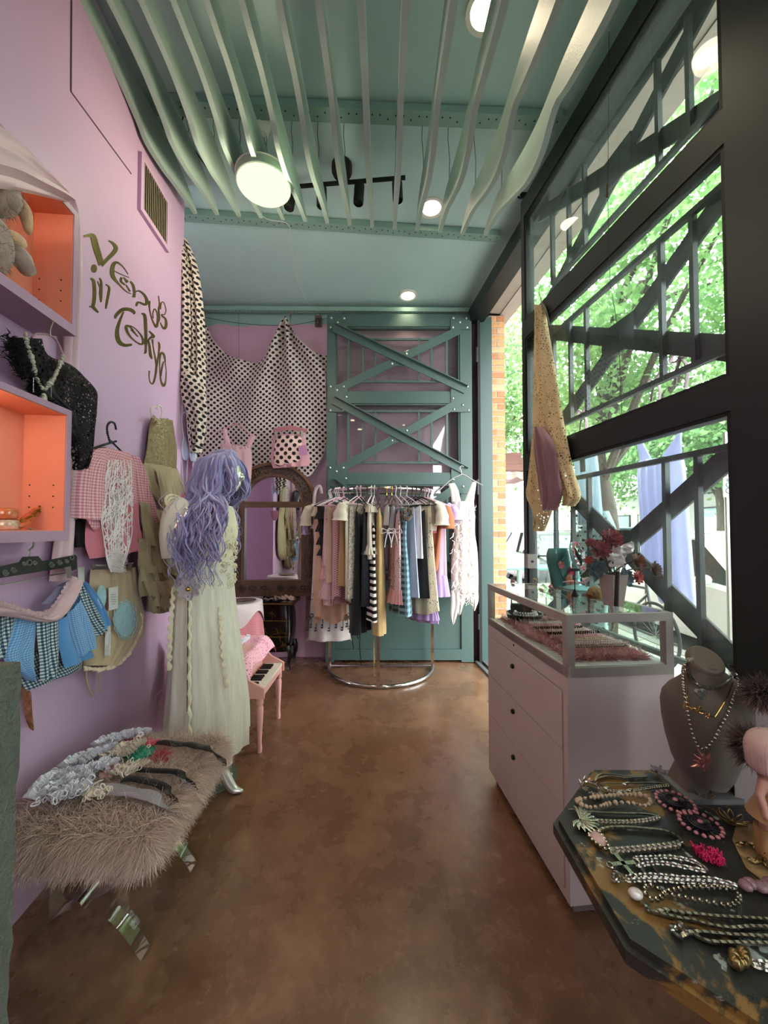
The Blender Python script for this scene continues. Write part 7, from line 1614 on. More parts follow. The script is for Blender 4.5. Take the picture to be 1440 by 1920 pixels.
for k in range(170): a = rng.uniform(0, 6.28); r = math.sqrt(rng.random()); p = c + Vector((.022 * r * cos(a) + .004 * sin(a), .018 * r * sin(a) - .010 * r * cos(a), .002)); q.tube([p, p + Vector((rng.uniform(-.005, .005), rng.uniform(-.005, .005), rng.uniform(.006, .014)))], [.0010, .0014], 5)
tag(q.build('coral_brooch', mat('hot_pink_coral', hexc('#d02d63'), .4, 0, .1, 50)), 'hot pink coral shaped brooch on the table', 'brooch')
m_gwire = mat('dull_gold_wire', hexc('#8a7450'), .3, .9, .1)
def wireflower(c, r, n, m, nm, lab, seed=0):
    q = MB(); rng = random.Random(seed)
    for k in range(n):
        a = 2 * PI * k / n; b_ = a + .5; q.tube(spl([c, c + Vector((r * .7 * cos(a), r * .7 * sin(a), .008)), c + Vector((r * cos((a + b_) / 2), r * sin((a + b_) / 2), .014)), c + Vector((r * .7 * cos(b_), r * .7 * sin(b_), .006)), c], 4), .0013, 5)
    q.ball(c + Vector((0, 0, .005)), .004, 7, 5); return tag(q.build(nm, m), lab, 'brooch', 'brooches on the octagonal table')
wireflower(tj(1215, 492), .028, 8, m_gwire, 'wire_brooch', 'dull gold wire flower brooch beside the doll boots'); wireflower(tj(925, 262), .024, 7, m_gwire, 'wire_brooch', 'gold filigree brooch at the foot of the bust', 1); wireflower(tj(1030, 330), .02, 7, m_gwire, 'wire_brooch', 'small gold filigree brooch between bust and medallions', 2)
q = MB(); c = tj(738, 175, JZ)
for k in range(9): a = 2 * PI * k / 9; q.tube([c + Vector((0, 0, .006)), c + Vector((.018 * cos(a), .018 * sin(a), .008 + .006 * (k % 2)))], [.006, .003], 5)
tag(q.build('glass_star', mat('pale_glass', hexc('#c8c4d2'), .08, 0, .05, trans=.6)), 'pale clear glass star at the table far edge', 'ornament')
q = MB(); c = tj(1370, 920, JZ)
for k in range(6): q.ball(c + Vector((-.02 + .012 * k, .004 * sin(k * 2), .008)), .011, 9, 7, (1.1, 1, .8))
tag(q.build('pink_glass_cluster', mat('rose_glass', hexc('#b58e94'), .1, 0, .1, trans=.5)), 'cluster of rose glass stones at table right', 'ornament')
q = MB(); q.prism([(1230,520),(1300,480),(1440,540),(1480,640),(1480,900),(1400,860),(1300,780),(1210,600)], lambda x, y, d: tj(x, y, TBZ + d), .0005, .003); tag(q.build('raffia_mat', mat('raffia', hexc('#8f7750'), .8, 0, .3, 50, .6, 90), smooth=False), 'torn tan raffia mat under the doll', 'mat')
for k, (pth, lab) in enumerate((([(1245,630),(1300,622),(1360,640),(1440,665)], 'dark gold beaded earring upper one on the raffia mat'), ([(1320,720),(1370,740),(1400,700),(1420,730),(1450,790)], 'dark gold beaded earring lower one on the raffia mat'))):
    q = MB(); chain(q, [tj(*p, JZ + .006) for p in pth], ln=.012, r=.0026, style='cable'); tag(q.build('gold_earring', m_gwire), lab, 'earring', 'earrings on the raffia mat')
# ------------------------------------------------ bust with three necklaces
BYd = .957
def bpx(x, y): return (1200 + x / 6, 1180 + y / 6)
def bp3(px, py, dy=0.0): p = at(px, py, BYd); return Vector((p.x, BYd + dy, p.z))
m_bust = mat('taupe_velvet', hexc('#5d5347'), .85, 0, .05, 10, .1, 200, .3)
bu = thing('necklace_bust', 'dark taupe velvet necklace bust on the octagonal table', 'bust', (bp3(1335, 1470).x, BYd, TBZ))
rows_ = [(1250,1303,1361,.030),(1256,1300,1364,.034),(1262,1298,1366,.036),(1272,1285,1378,.038),(1282,1266,1396,.042),(1296,1252,1410,.048),(1315,1248,1418,.054),(1345,1251,1415,.06),(1380,1258,1403,.06),(1420,1270,1388,.055),(1450,1284,1376,.046),(1468,1298,1364,.035),(1474,1310,1352,.02)]
q = MB(); n = 36; vs = []
for y, a, c, h in rows_:
    A_, C_ = bp3(a, y), bp3(c, y); cx = (A_.x + C_.x) / 2; rx = (C_.x - A_.x) / 2
    for j in range(n): b_ = 2 * PI * j / n; sb = sin(b_); vs.append(Vector((cx + rx * cos(b_), BYd + .02 - (-sb) * h * (1.0 if sb < 0 else .35) - (.02 if y > 1290 else .0) * max(0, -sb), A_.z)))
fs = [(i*n+j, (i+1)*n+j, (i+1)*n+(j+1)%n, i*n+(j+1)%n) for i in range(len(rows_) - 1) for j in range(n)]; fs.append(tuple(range(n))); fs.append(tuple(range((len(rows_)-1)*n, len(rows_)*n))[::-1]); q.add(vs, fs); q.build('torso', m_bust, bu, angle=60)
nt = bp3(1332, 1241); q = MB(); q.lathe([(.001, .006), (.036, .004), (.041, -.002), (.041, -.012), (.03, -.016)], 30, nt + Vector((0, .012, 0)), Matrix.Rotation(.75, 3, 'X')); q.build('neck_cap', mat('taupe_cap', hexc('#6e6556'), .7, 0, .04), bu)
bc = Vector((bp3(1335, 1470).x, BYd + .02, TBZ)); m_bs = mat('grey_base', hexc('#6f7370'), .5, 0, .05)
MB().box((-.085, -.055, .0), (.085, .05, .012), Matrix.Translation(bc)).build('base_slab', m_bs, bu, smooth=False)
MB().prism([(-.07, .012), (.07, .012), (.05, .05), (-.05, .05)], lambda x, z, d: bc + Vector((x, d, z)), -.03, .035).build('base_wedge', m_bust, bu, smooth=False)
def bfront(px, py, o=0.004):
    """point on the front of the bust"""
    p = at(px, py, BYd)
    for (y0, a0, c0, h0), (y1, a1, c1, h1) in zip(rows_, rows_[1:]):
        if y0 <= py <= y1:
            t = (py - y0) / (y1 - y0); A_, C_, h = lerp(a0, a1, t), lerp(c0, c1, t), lerp(h0, h1, t); s_ = max(-.98, min(.98, (px - (A_ + C_) / 2) / ((C_ - A_) / 2))); k = math.sqrt(1 - s_ * s_)
            return at(px, py, BYd + .02 - h * k - (.02 * k if py > 1290 else 0) - o)
    return at(px, py, BYd - .02)
def bn(*P): return [bfront(*bpx(*p)) for p in P]
GB = 'necklaces on the bust'
t = thing('chain_choker', 'dark silver double choker with a heart on the bust', 'necklace', bfront(*bpx(660, 660)), 0, GB)
q = MB(); chain(q, bn((560,330),(530,380),(545,470),(600,570),(680,630),(780,655),(870,650),(960,600),(1020,530),(1045,460),(1010,410)), ln=.010, r=.0022); chain(q, bn((590,320),(545,400),(560,500),(620,590),(720,650),(830,660),(930,620),(1010,550),(1050,480)), ln=.009, r=.0018, style='cable'); q.build('chain', m_dsil, t)
q = MB(); c = bfront(*bpx(685, 720), .010); q.prism([(.013 * 16 * sin(a) ** 3 / 16, .013 * (13 * cos(a) - 5 * cos(2 * a) - 2 * cos(3 * a) - cos(4 * a)) / 16) for a in [i / 20 * 2 * PI for i in range(20)]], lambda x, z, d: c + Vector((x, d, z)), -.004, .004); q.build('heart', m_silver, t, smooth=False)
t = thing('name_necklace', 'fine gold necklace with the script word baby on bust', 'necklace', bfront(*bpx(690, 960)), 0, GB)
q = MB(); q.tube(spl(bn((520,480),(530,600),(530,740),(495,868)), 5), .0011, 5); q.tube(spl(bn((1045,600),(980,760),(905,890),(842,986)), 5), .0011, 5); q.build('chain', m_gold, t)
scr = [(-8,2),(2,10),(18,60),(28,96),(20,100),(13,60),(12,14),(26,0),(42,12),(40,36),(25,40),(52,36),(84,42),(66,44),(55,22),(64,2),(79,10),(88,42),(86,12),(96,4),(112,50),(127,94),(119,100),(110,60),(110,14),(124,0),(141,12),(138,37),(123,40),(148,38),(158,42),(158,14),(170,2),(184,20),(189,44),(185,0),(174,-42),(158,-46),(160,-26),(190,-4),(228,8)]
q = MB(); q.tube(spl([bfront(*bpx(500 + X_ * 1.5, 885 + X_ * .47 - Y_ * .72), .006) for X_, Y_ in scr], 5), .0011, 5); q.build('script_word', m_gold, t)
t = thing('ball_necklace', 'long silver ball necklace with a pink starburst on bust', 'necklace', bfront(*bpx(700, 1480)), 0, GB)
q = MB(); beads(q, bn((500,400),(480,480),(485,600),(500,740),(525,880),(560,1050),(610,1220),(660,1320),(720,1345),(780,1310),(850,1210),(920,1070),(980,950),(1040,800),(1085,660),(1100,560),(1070,480)), .0040, 2.3, 8, 6); q.build('balls', m_osil, t, kind='stuff')
q = MB(); c = bfront(*bpx(700, 1480), .012)
for k in range(11): a = 2 * PI * k / 11 + .2; L_ = .024 * (1 + .25 * sin(k * 2.4)); q.tube([c, c + Vector((L_ * .6 * cos(a), -.004, L_ * .6 * sin(a))), c + Vector((L_ * cos(a), .002, L_ * sin(a)))], [.008, .0055, .0006], 6, sq=.6)
q.build('starburst', mat('rose_foil_glass', hexc('#b97f78'), .2, .4, .3, 60), t)
# ------------------------------------------------ doll, white board, fur trims at the right edge
dpx = Vector((.766, .768, TBZ)); dl = thing('doll_figure', 'small doll with pink blonde bob and tan boots on table', 'doll', dpx)
m_skin = mat('doll_vinyl', hexc('#b98a78'), .5, 0, .04); m_boot = mat('tan_suede', hexc('#a07c4a'), .8, 0, .15, 40); m_bl = mat('pink_blonde_hair', hexc('#d0b2a8'), .4, 0, .12, 40)
q = MB()
for s_ in (-1, 1): q.tube(spl([dpx + Vector((.018 * s_, 0, .05)), dpx + Vector((.016 * s_, 0, .09)), dpx + Vector((.012 * s_, 0, .12))], 3), [.012, .012, .013, .014, .014, .015, .015], 10)
q.lathe([(.001, .10), (.026, .105), (.022, .135), (.026, .16), (.012, .17), (.010, .185), (.001, .186)], 14, dpx)
for s_ in (-1, 1): q.tube([dpx + Vector((.022 * s_, 0, .158)), dpx + Vector((.036 * s_, -.006, .13)), dpx + Vector((.034 * s_, -.015, .105))], [.009, .008, .007], 8); q.ball(dpx + Vector((.034 * s_, -.017, .098)), .008, 8, 6)
hd = dpx + Vector((-.004, -.004, .212)); q.ball(hd, .036, 18, 12, (1, .95, 1.0)); q.ball(hd + Vector((-.008, -.036, -.008)), .0045, 6, 5)
o = q.build('body', m_skin, dl, angle=180); rm = o.modifiers.new('weld', 'REMESH'); rm.mode = 'VOXEL'; rm.voxel_size = .0028; rm.use_smooth_shade = True
q = MB()
for s_ in (-1, 1): q.tube(spl([dpx + Vector((.018 * s_, .004, .065)), dpx + Vector((.018 * s_, .004, .02)), dpx + Vector((.016 * s_, -.012, .012)), dpx + Vector((.014 * s_ - .004, -.034, .010))], 4), [.017, .017, .016, .016, .016, .016, .016, .016, .016, .016, .015, .014, .010], 10)
q.build('boots', m_boot, dl); MB().lathe([(.018, .135), (.03, .115), (.045, .085), (.04, .086), (.024, .12)], 18, dpx).build('skirt', fabric('doll_tan_dress', '#a07e58'), dl)
hr = MB(); rng = random.Random(14)
for k in range(130):
    a = rng.uniform(0, 2 * PI); ca, sa = cos(a), sin(a); fr_ = sa < -.55; e_ = -.004 if fr_ else -.034; r_ = .041
    hr.tube(spl([hd + Vector((.004, .004, .040)), hd + Vector((r_ * .75 * ca, r_ * .75 * sa, .030)), hd + Vector((r_ * 1.05 * ca, r_ * 1.02 * sa, .006)), hd + Vector((r_ * 1.0 * ca, r_ * 1.0 * sa, e_))], 4), [.003, .004, .0045, .0045, .0045, .0045, .0045, .004, .004, .0035, .003, .002, .001], 6, sq=.6)
hr.build('hair', m_bl, dl, kind='stuff', angle=180)
q = MB()
for s_ in (-1, 1): q.ball(hd + Vector((-.006 + .014 * s_, -.032, .0)), .0065, 8, 6, (.8, .4, 1.1))
q.build('eyes', mat('doll_eye', hexc('#2a1c1a'), .2, 0, 0), dl, kind='stuff'); MB().ball(hd + Vector((-.007, -.034, -.017)), .004, 8, 5, (1.5, .5, .6)).build('lips', mat('doll_lip', hexc('#a0545c'), .4, 0, 0), dl)
q = MB(); M_ = Matrix.Translation(Vector((.905, .885, TBZ))) @ Matrix.Rotation(-.62, 4, 'Z') @ Matrix.Rotation(-.10, 4, 'X'); q.box((-.085, -.004, .0), (.085, .004, .27), M_); tag(q.build('white_board', mat('white_board_grey', hexc('#a59d98'), .6, 0, .03), smooth=False), 'pale blank board leaning behind the doll', 'board')
m_dfur = furm('dark_fur', '#17110f', '#3a2a24', '#7b5a44')
for k, (px, py, Y_, r, lab) in enumerate(((1428, 1300, .86, .030, 'dark brown fluffy trim at the upper right edge'), (1410, 1398, .80, .032, 'black feathery puff behind the doll head'))):
    c = at(px, py, Y_); t = thing('fur_puff', lab, 'fur puff', c - Vector((0, 0, r)), 0, 'fur puffs by the doll')
    MB().ball(c, r * .6, 12, 8).build('core', mat('puff_core_%d' % k, hexc('#1c1412'), .9, 0, .1), t); fuzz(900, lambda rr: ((lambda n_: (c + n_ * r * .5, n_))(Vector(rr.normal(0, 1, 3)).normalized())), r * 1.0, .003, .3, 'fluff', m_dfur, t, seed=k + 40, jit=.3)
    MB().tube([c, Vector((c.x + .03, c.y + .02, c.z - .02))], .003, 5).build('pin', m_steel, t)

# ================================================================== cloths at the street gate
GN = Vector((gd.y, -gd.x, 0))
if GN.x > 0: GN = -GN
GP = Plane(G0, GN)
m_tanl = lace('tan_lace', '#e0cc9f', 70, .5, h2='#c4ab7c'); m_tanb = sheer_m('tan_gauze', '#e2cfa6', .42, .45); m_plum2 = sheer_m('plum_gauze', '#a37c84', .95, .4)
sw_ = thing('lace_shawl', 'tan lace shawl hanging from a hook at the street gate', 'shawl', GP(1020, 995, .08))
S1 = [(1011,572,1019,572),(1005,650,1034,655),(1003,730,1048,735),(1003,810,1062,815),(1030,870,1075,880),(1058,915,1088,930),(1066,945,1074,950)]
S2 = [(1003,805,1030,805),(992,900,1036,900),(989,930,1038,945),(1004,962,1032,968),(1010,993,1018,997)]
for rw, of, ph in ((S1, .06, .2), (S2, .085, .9)):
    q = MB(); sheet(q, rw, GP, of, .04, 20, 3, .014, ph, .4); q.build('lace_panel', m_tanl, sw_, angle=180); q = MB(); sheet(q, [(a + 2, b_, c - 4, d) for a, b_, c, d in rw], GP, of - .006, .035, 20, 3, .012, ph, .4); q.build('gauze_panel', m_tanb, sw_, angle=180)
q = MB(); sheet(q, [(1010,800,1018,800),(1004,840,1040,836),(1010,890,1050,895),(1016,930,1054,928),(1022,955,1044,958)], GP, .12, .035, 18, 3, .012, .5, .5); tag(q.build('plum_scarf', m_plum2, angle=180), 'plum gauze scarf hung over the tan lace shawl', 'scarf')
q = MB(); q.tube(spl([GP(1018, 578, .07), GP(1014, 560, .06), GP(1010, 545, .05), GP(1016, 535, .04)], 5), .0025, 5); q.tube(spl([GP(1003, 640, .05), GP(1003, 600, .06), GP(1012, 572, .07), GP(1022, 575, .07), GP(1031, 610, .06)], 5), .003, 5); tag(q.build('wire_hook', m_bolt), 'thin wire hook holding the tan lace shawl', 'hook')
ib = GP(995, 1052, .03); it = thing('intercom_box', 'small grey box on the far edge of street gate', 'box', ib); MB().box((-.03, -.03, -.045), (.03, .02, .045), Matrix.Translation(ib)).build('case', mat('box_grey', hexc('#8b817c'), .6, 0, .05), it, smooth=False); MB().lathe([(.008, 0), (.008, .004), (.001, .004)], 10, ib + Vector((0, -.03, .0)), Matrix.Rotation(PI / 2, 3, 'X')).build('button', m_black, it)
# slips hung outside the gate
OP = Plane(G0 - GN * .30, GN)
def cr5(x, y): return (1180 + x / 4.173, 820 + y / 4.173)
m_lav = sheer_m('lavender_satin', '#d3d3ee', 1.2, .55); m_pbl = sheer_m('pale_blue_voile', '#c3d2de', .9, .5)
sl_ = thing('lavender_slip', 'long lavender slip dress hanging outside the street gate', 'slip dress', OP(*cr5(380, 1345)), 0, 'slips outside the gate')
q = MB(); sheet(q, rowset([(85,185,415,150),(72,290,438,215),(78,420,455,430),(90,560,468,560),(100,850,490,850),(112,1080,510,1100),(225,1230,525,1250),(245,1270,538,1345)], cr5), OP, .0, .05, 30, 5, .016, .3, .4, jag=.01); q.build('body', m_lav, sl_, angle=180)
for a in (((58,-40,72,-40),(62,60,120,60),(85,190,175,165)), ((395,-40,410,-40),(320,60,412,40),(250,150,415,155))):
    q = MB(); sheet(q, rowset(list(a), cr5), OP, .02, .012, 8, 1, .003); q.build('bodice_strap', m_lav, sl_, angle=180)
q = MB(); ruffle(q, [OP(*cr5(*p), .05) for p in ((245,1262),(320,1268),(400,1320),(470,1320),(535,1345))], (0, 0, -1), .02, .008, 16); q.build('hem_lace', m_lav, sl_)
rows = [(1077,842,1117,840),(1079,870,1122,868),(1084,930,1127,925),(1086,985,1131,978)]
s2_ = thing('pale_blue_slip', 'short pale blue slip outside the gate near the shawl', 'slip dress', base_of(rows, OP), 0, 'slips outside the gate'); q = MB(); sheet(q, rows, OP, .0, .04, 18, 3, .012, .3, .4); q.build('body', m_pbl, s2_, angle=180)
q = MB(); q.tube([OP(1080, 845, .02), OP(1084, 818, .02)], .004, 5); q.tube([OP(1114, 843, .02), OP(1108, 815, .02)], .004, 5); q.build('straps', m_pbl, s2_, kind='stuff')
q = MB(); q.prism([(1087,862),(1097,860),(1098,884),(1088,886)], lambda x, y, d: OP(x, y, d), .05, .053); q.build('swing_tag', mat('grey_tag', hexc('#6d6668'), .7, 0, 0), s2_, smooth=False)
m_sdot = dots('sheer_dot_voile', hexc('#a8c4bf'), hexc('#1c2a2c'), .055, .16, sheer=.75)
rows = [(1076,962,1142,958),(1072,1010,1160,1010),(1066,1080,1152,1080),(1072,1140,1140,1140),(1082,1205,1142,1200)]
s3_ = thing('dotted_voile_dress', 'sheer pale dress with dark dots outside behind the vase', 'dress', base_of(rows, OP), 0, 'slips outside the gate'); q = MB(); sheet(q, rows, OP, -.08, .06, 26, 5, .018, .6, .5); q.build('body', m_sdot, s3_, angle=180); q = MB(); q.tube([OP(1090, 962, -.05), OP(1094, 930, -.04)], .004, 5); q.tube([OP(1130, 960, -.05), OP(1124, 930, -.04)], .004, 5); q.build('straps', m_sdot, s3_, kind='stuff')
# ribbon bows on the grille
m_prib = fabric('dusty_pink_ribbon', '#a98b92', .5)
RP = Plane(G0 - GN * .10, GN)
for k, (x, y, s_, lab) in enumerate(((1280, 672, 1.0, 'dusty pink ribbon bow on the gate grille, rightmost'), (1232, 716, .8, 'pink and black ribbon knot on the gate grille, middle'), (1096, 775, 1.0, 'dusty pink ribbon bow on the gate grille, nearest shawl'))):
    c = RP(x, y); t = thing('ribbon_bow', lab, 'bow', c, 0, 'ribbon bows on the gate'); u = GP.x
    def P3(a, b_): return c + u * (a * s_) + Vector((0, 0, b_ * s_)) + GN * .01
    for nm, pt in (('loop', [(0, 0), (-.035, .03), (-.045, .0), (-.01, -.005), (0, 0)]), ('loop', [(0, 0), (.03, .035), (.045, .005), (.012, -.004), (0, 0)]), ('tail', [(0, 0), (-.02, -.05), (-.03, -.10)]), ('tail', [(0, 0), (.03, -.05), (.02, -.13)])):
        q = MB(); q.tube(spl([P3(*p) for p in pt], 5), .010 * s_, 6, sq=.25); q.build(nm, m_prib, t)
    MB().ball(c + GN * .012, .010 * s_, 8, 6).build('knot', m_prib if k != 1 else m_black, t)
# ================================================================== the street outside
m_walk = mat('sidewalk_concrete', hexc('#b8b2a8'), .9, 0, .12, 20, .3, 120); m_asph = mat('asphalt', hexc('#5a5957'), .95, 0, .15, 12, .4, 140); m_curb = mat('curb_stone', hexc('#9a9792'), .9, 0, .1, 10)
b = MB(); b.box((1.42, -6, -.16), (3.35, 46, -.03)); sd = struct(b.build('floor_sidewalk', m_walk, smooth=False), 'pale concrete sidewalk outside')
q = MB()
for i in range(30): q.box((1.45, -4 + i * 1.5, -.031), (3.3, -3.985 + i * 1.5, -.0285))
q.box((2.38, -6, -.031), (2.395, 46, -.0285)); struct(q.build('trim_10', mat('walk_joint', hexc('#6f6a63'), .9, 0, 0), smooth=False), 'joints between sidewalk slabs')
struct(MB().box((3.35, -6, -.2), (3.5, 46, -.02)).build('trim_11', m_curb, smooth=False), 'stone curb along the street'); struct(MB().box((3.5, -12, -.3), (14.0, 80, -.16)).build('floor_street', m_asph, smooth=False), 'grey asphalt street'); struct(MB().box((14.0, -12, -.3), (40, 80, -.05)).build('floor_far_sidewalk', m_walk, smooth=False), 'far sidewalk across the street')
# ------------------------------------------------ cars
m_tyre = mat('tyre_rubber', hexc('#161616'), .85, 0, .05); m_cgl = mat('car_glass', hexc('#26302f'), .06, 0, .1, 2, 0, 1, 0, .8)
m_head_ = mat('headlamp_glass', hexc('#d6dadb'), .1, .2, .05); m_tail = mat('tail_lamp', hexc('#9a1d1c'), .2, 0, .05)
def car(label, paint, x, y, rot, L_=4.5, H_=1.45, W_=1.8, suv=False, grp='cars parked along the street'):
    t = thing('parked_car', label, 'car', (x, y, -.16), rot, grp); h = H_; r = .33
    belt = .62 * h if not suv else .58 * h
    body = [(-L_/2, .32), (-L_/2 + .03, .62), (-L_/2 + .12, belt - .02), (-L_ * .32, belt + .03), (L_ * .16, belt + .02), (L_ * .40, belt - .10), (L_/2 - .06, .58), (L_/2, .40), (L_/2 - .04, .22), (-L_/2 + .05, .22)]
    q = MB()
    secs_ = [(-1.0, .0, .90), (-.97, .0, 1.0), (.97, .0, 1.0), (1.0, 0, .90)]
    n_ = len(body); vs = []
    for s_, _, k in ((-1, 0, .93), (-.94, 0, 1), (.94, 0, 1), (1, 0, .93)):
        for px_, pz in body: vs.append(Vector((px_ * (k * .02 + .98), s_ * W_ / 2, .22 + (pz - .22) * (k if pz > .4 else 1))))
    fs = [(i*n_+j, i*n_+(j+1)%n_, (i+1)*n_+(j+1)%n_, (i+1)*n_+j) for i in range(3) for j in range(n_)]; fs += [tuple(range(n_))[::-1], tuple(range(3*n_, 4*n_))]
    q.add(vs, fs); bo = q.build('body', paint, t, local=True, angle=35)
    cab = [(-L_ * (.43 if suv else .40), belt), (-L_ * (.38 if suv else .27), h - .04), (-L_ * .2, h), (L_ * .03, h - .01), (L_ * .10, h - .06), (L_ * .25, belt + .0)]
    q = MB(); n_ = len(cab); vs = []
    for s_ in (-1, 1):
        for px_, pz in cab: ins = .80 + .14 * (1 - (pz - belt) / (h - belt)); vs.append(Vector((px_, s_ * W_ / 2 * ins, pz)))
    q.add(vs, [tuple(range(n_))[::-1], tuple(range(n_, 2*n_))] + [(j, (j+1)%n_, n_+(j+1)%n_, n_+j) for j in range(n_)]); q.build('glasshouse', m_cgl, t, local=True, smooth=False)
    q = MB(); rf = [p for p in cab if p[1] > h - .08]
    q.prism([(rf[0][0] - .02, rf[0][1] - .02)] + [(a, c + .015) for a, c in rf] + [(rf[-1][0] + .03, rf[-1][1] - .02)] + [(a, c - .03) for a, c in rf[::-1]], lambda a, c, d: Vector((a, d, c)), -W_ * .405, W_ * .405); q.build('roof', paint, t, local=True, smooth=False)
    for s_ in (-1, 1):
        for (ax, az), (bx__, bz) in (((cab[0][0] - .02, belt - .02), cab[1]), (cab[4], (cab[5][0] + .02, belt - .02)), ((-L_ * .08, belt), (-L_ * .07, h - .02))):
            k0 = W_ / 2 * .945; k1 = W_ / 2 * .815; q = MB(); q.bar((ax, s_ * (k0 if az < bz else k1), az), (bx__, s_ * (k1 if az < bz else k0), bz), .05, .06); q.build('pillar', paint, t, local=True, smooth=False)
        q = MB(); q.ball((L_ * .16, s_ * (W_ / 2 + .10), belt + .06), .10, 10, 8, (.7, 1, .65)); q.build('side_mirror', paint, t, local=True)
        for xx in (-L_ * .30, L_ * .31):
            q = MB(); q.lathe([(.001, -.10), (r, -.10), (r + .01, -.05), (r, .02), (r * .66, .025), (.001, .0)], 22, (xx, s_ * (W_ / 2 - .08), r), Matrix.Rotation(-PI / 2 * s_, 3, 'X')); w_ = q.build('wheel', m_tyre, t, local=True)
            q = MB(); q.lathe([(.001, .035), (.05, .03), (.2, .02), (.21, .0)], 10, (xx, s_ * (W_ / 2 - .075), r), Matrix.Rotation(-PI / 2 * s_, 3, 'X')); q.build('hub_cap', m_steel, w_, local=True, smooth=False)
        q = MB(); q.ball((L_/2 - .08, s_ * W_ * .36, .60), .10, 10, 6, (.6, 1.3, .55)); q.build('headlamp', m_head_, t, local=True); q = MB(); q.ball((-L_/2 + .05, s_ * W_ * .38, .72), .10, 10, 6, (.5, .9, .9)); q.build('tail_lamp', m_tail, t, local=True)
        q = MB(); q.box((-L_ * .12, s_ * W_ / 2 - .004, belt - .09), (-L_ * .07, s_ * W_ / 2 + .014, belt - .06)); q.build('door_handle', paint, t, local=True, smooth=False)
        q = MB(); q.box((-L_ * .095, s_ * W_ / 2 - .002, .3), (-L_ * .09, s_ * W_ / 2 + .004, belt)); q.build('door_seam', m_black, t, local=True, smooth=False)
    q = MB(); q.box((L_/2 - .03, -.4, .34), (L_/2 + .01, .4, .5)); q.build('grille', m_black, t, local=True, smooth=False)
    return t
def cp_(n, h, ro=.25): return mat('car_paint_' + n, hexc(h), ro, .1, .02, 2, 0, 1, 0, .5, .5)
car('white sedan parked nearest outside the street gate', cp_('white', '#cfcfcb'), 4.70, 5.20, -PI / 2)
car('black sedan parked behind the white one', cp_('black', '#16181a'), 4.6, 10.5, -PI / 2)
car('pale silver suv parked third along the curb', cp_('silver', '#b9c0c2'), 4.6, 15.9, -PI / 2, 4.7, 1.7, 1.85, True)
car('dark red car parked far along the curb', cp_('red', '#5d2326'), 4.6, 21.2, -PI / 2)
car('white van shaped car farthest along the curb', cp_('white2', '#d8d8d4'), 4.7, 26.8, -PI / 2, 4.8, 1.8, 1.9, True)
car('dark grey car parked across the street, nearest', cp_('grey', '#4a5052'), 10.6, 7.4, PI / 2, grp='cars parked across the street')
car('white car parked across the street, middle', cp_('white3', '#d4d6d4'), 10.8, 13.0, PI / 2, grp='cars parked across the street')
car('blue grey car parked across the street, third', cp_('blue', '#5b6a74'), 10.7, 18.8, PI / 2, 4.6, 1.6, 1.8, True, grp='cars parked across the street')
car('silver car parked across the street, farthest', cp_('silver2', '#aab0b0'), 10.8, 25.0, PI / 2, grp='cars parked across the street')
# ------------------------------------------------ trees
def leafm(name, a, b_):
    t = NT(name); uvn = t.n('ShaderNodeTexCoord'); sp = t.n('ShaderNodeSeparateXYZ'); t.l(uvn, 'UV', sp, 0); c = t.mix(sp.outputs[0], hexc(a), hexc(b_))
    t.set(**{'Base Color': c, 'Roughness': .5, 'Specular IOR Level': .4}); tl = t.n('ShaderNodeBsdfTranslucent'); t.t.links.new(c, tl.inputs[0]); mx = t.n('ShaderNodeMixShader'); mx.inputs[0].default_value = .5; t.l(t.bs, 0, mx, 1); t.l(tl, 0, mx, 2); t.l(mx, 0, t.out, 0); return t.mat
m_bark = mat('bark', hexc('#4b4439'), .95, 0, .3, 12, .8, 30)
def leaves(name, m, parent, c, R, n, ls, seed, clusters=60):
    rng = np.random.RandomState(seed); cc = rng.normal(0, 1, (clusters, 3)); cc /= np.linalg.norm(cc, axis=1)[:, None]; cc *= rng.uniform(.25, 1, (clusters, 1)) ** .6; cc = cc * np.array(R) + np.array(c)
    k = rng.randint(0, clusters, n); d = rng.normal(0, 1, (n, 3)); p = cc[k] + d * (.26 * min(R)) * np.array([1, 1, .7]) * rng.uniform(.3, 1, (n, 1))
    a = rng.normal(0, 1, (n, 3)); a[:, 2] -= .3; a /= np.linalg.norm(a, axis=1)[:, None]; s_ = np.cross(a, rng.normal(0, 1, (n, 3))); s_ /= np.linalg.norm(s_, axis=1)[:, None]; L_ = ls * rng.uniform(.6, 1.3, (n, 1))
    nn = np.cross(a, s_); V = np.stack([p, p + a * L_ * .45 + s_ * L_ * .34 + nn * L_ * .06, p + a * L_, p + a * L_ * .45 - s_ * L_ * .34 + nn * L_ * .06], 1).reshape(-1, 3)
    V = V - np.array(WM(parent).translation); me = bpy.data.meshes.new(name); me.vertices.add(4 * n); me.vertices.foreach_set('co', V.ravel()); me.loops.add(4 * n); me.loops.foreach_set('vertex_index', np.arange(4 * n)); me.polygons.add(n); me.polygons.foreach_set('loop_start', np.arange(0, 4 * n, 4)); me.polygons.foreach_set('loop_total', np.full(n, 4))
    ul = me.uv_layers.new(name='UVMap'); tone = np.repeat(rng.uniform(0, 1, n), 4); ul.data.foreach_set('uv', np.stack([tone, np.tile([0, .5, 1, .5], n)], 1).astype(np.float32).ravel()); me.materials.append(m); me.update(calc_edges=True); me.validate()
    o = bpy.data.objects.new(name, me); COL.objects.link(o); o.parent = parent; o['kind'] = 'stuff'; return o
lm1 = leafm('leaf_green', '#5f8a4e', '#9dbb7c'); lm2 = leafm('leaf_deep_green', '#4f7748', '#82a468')
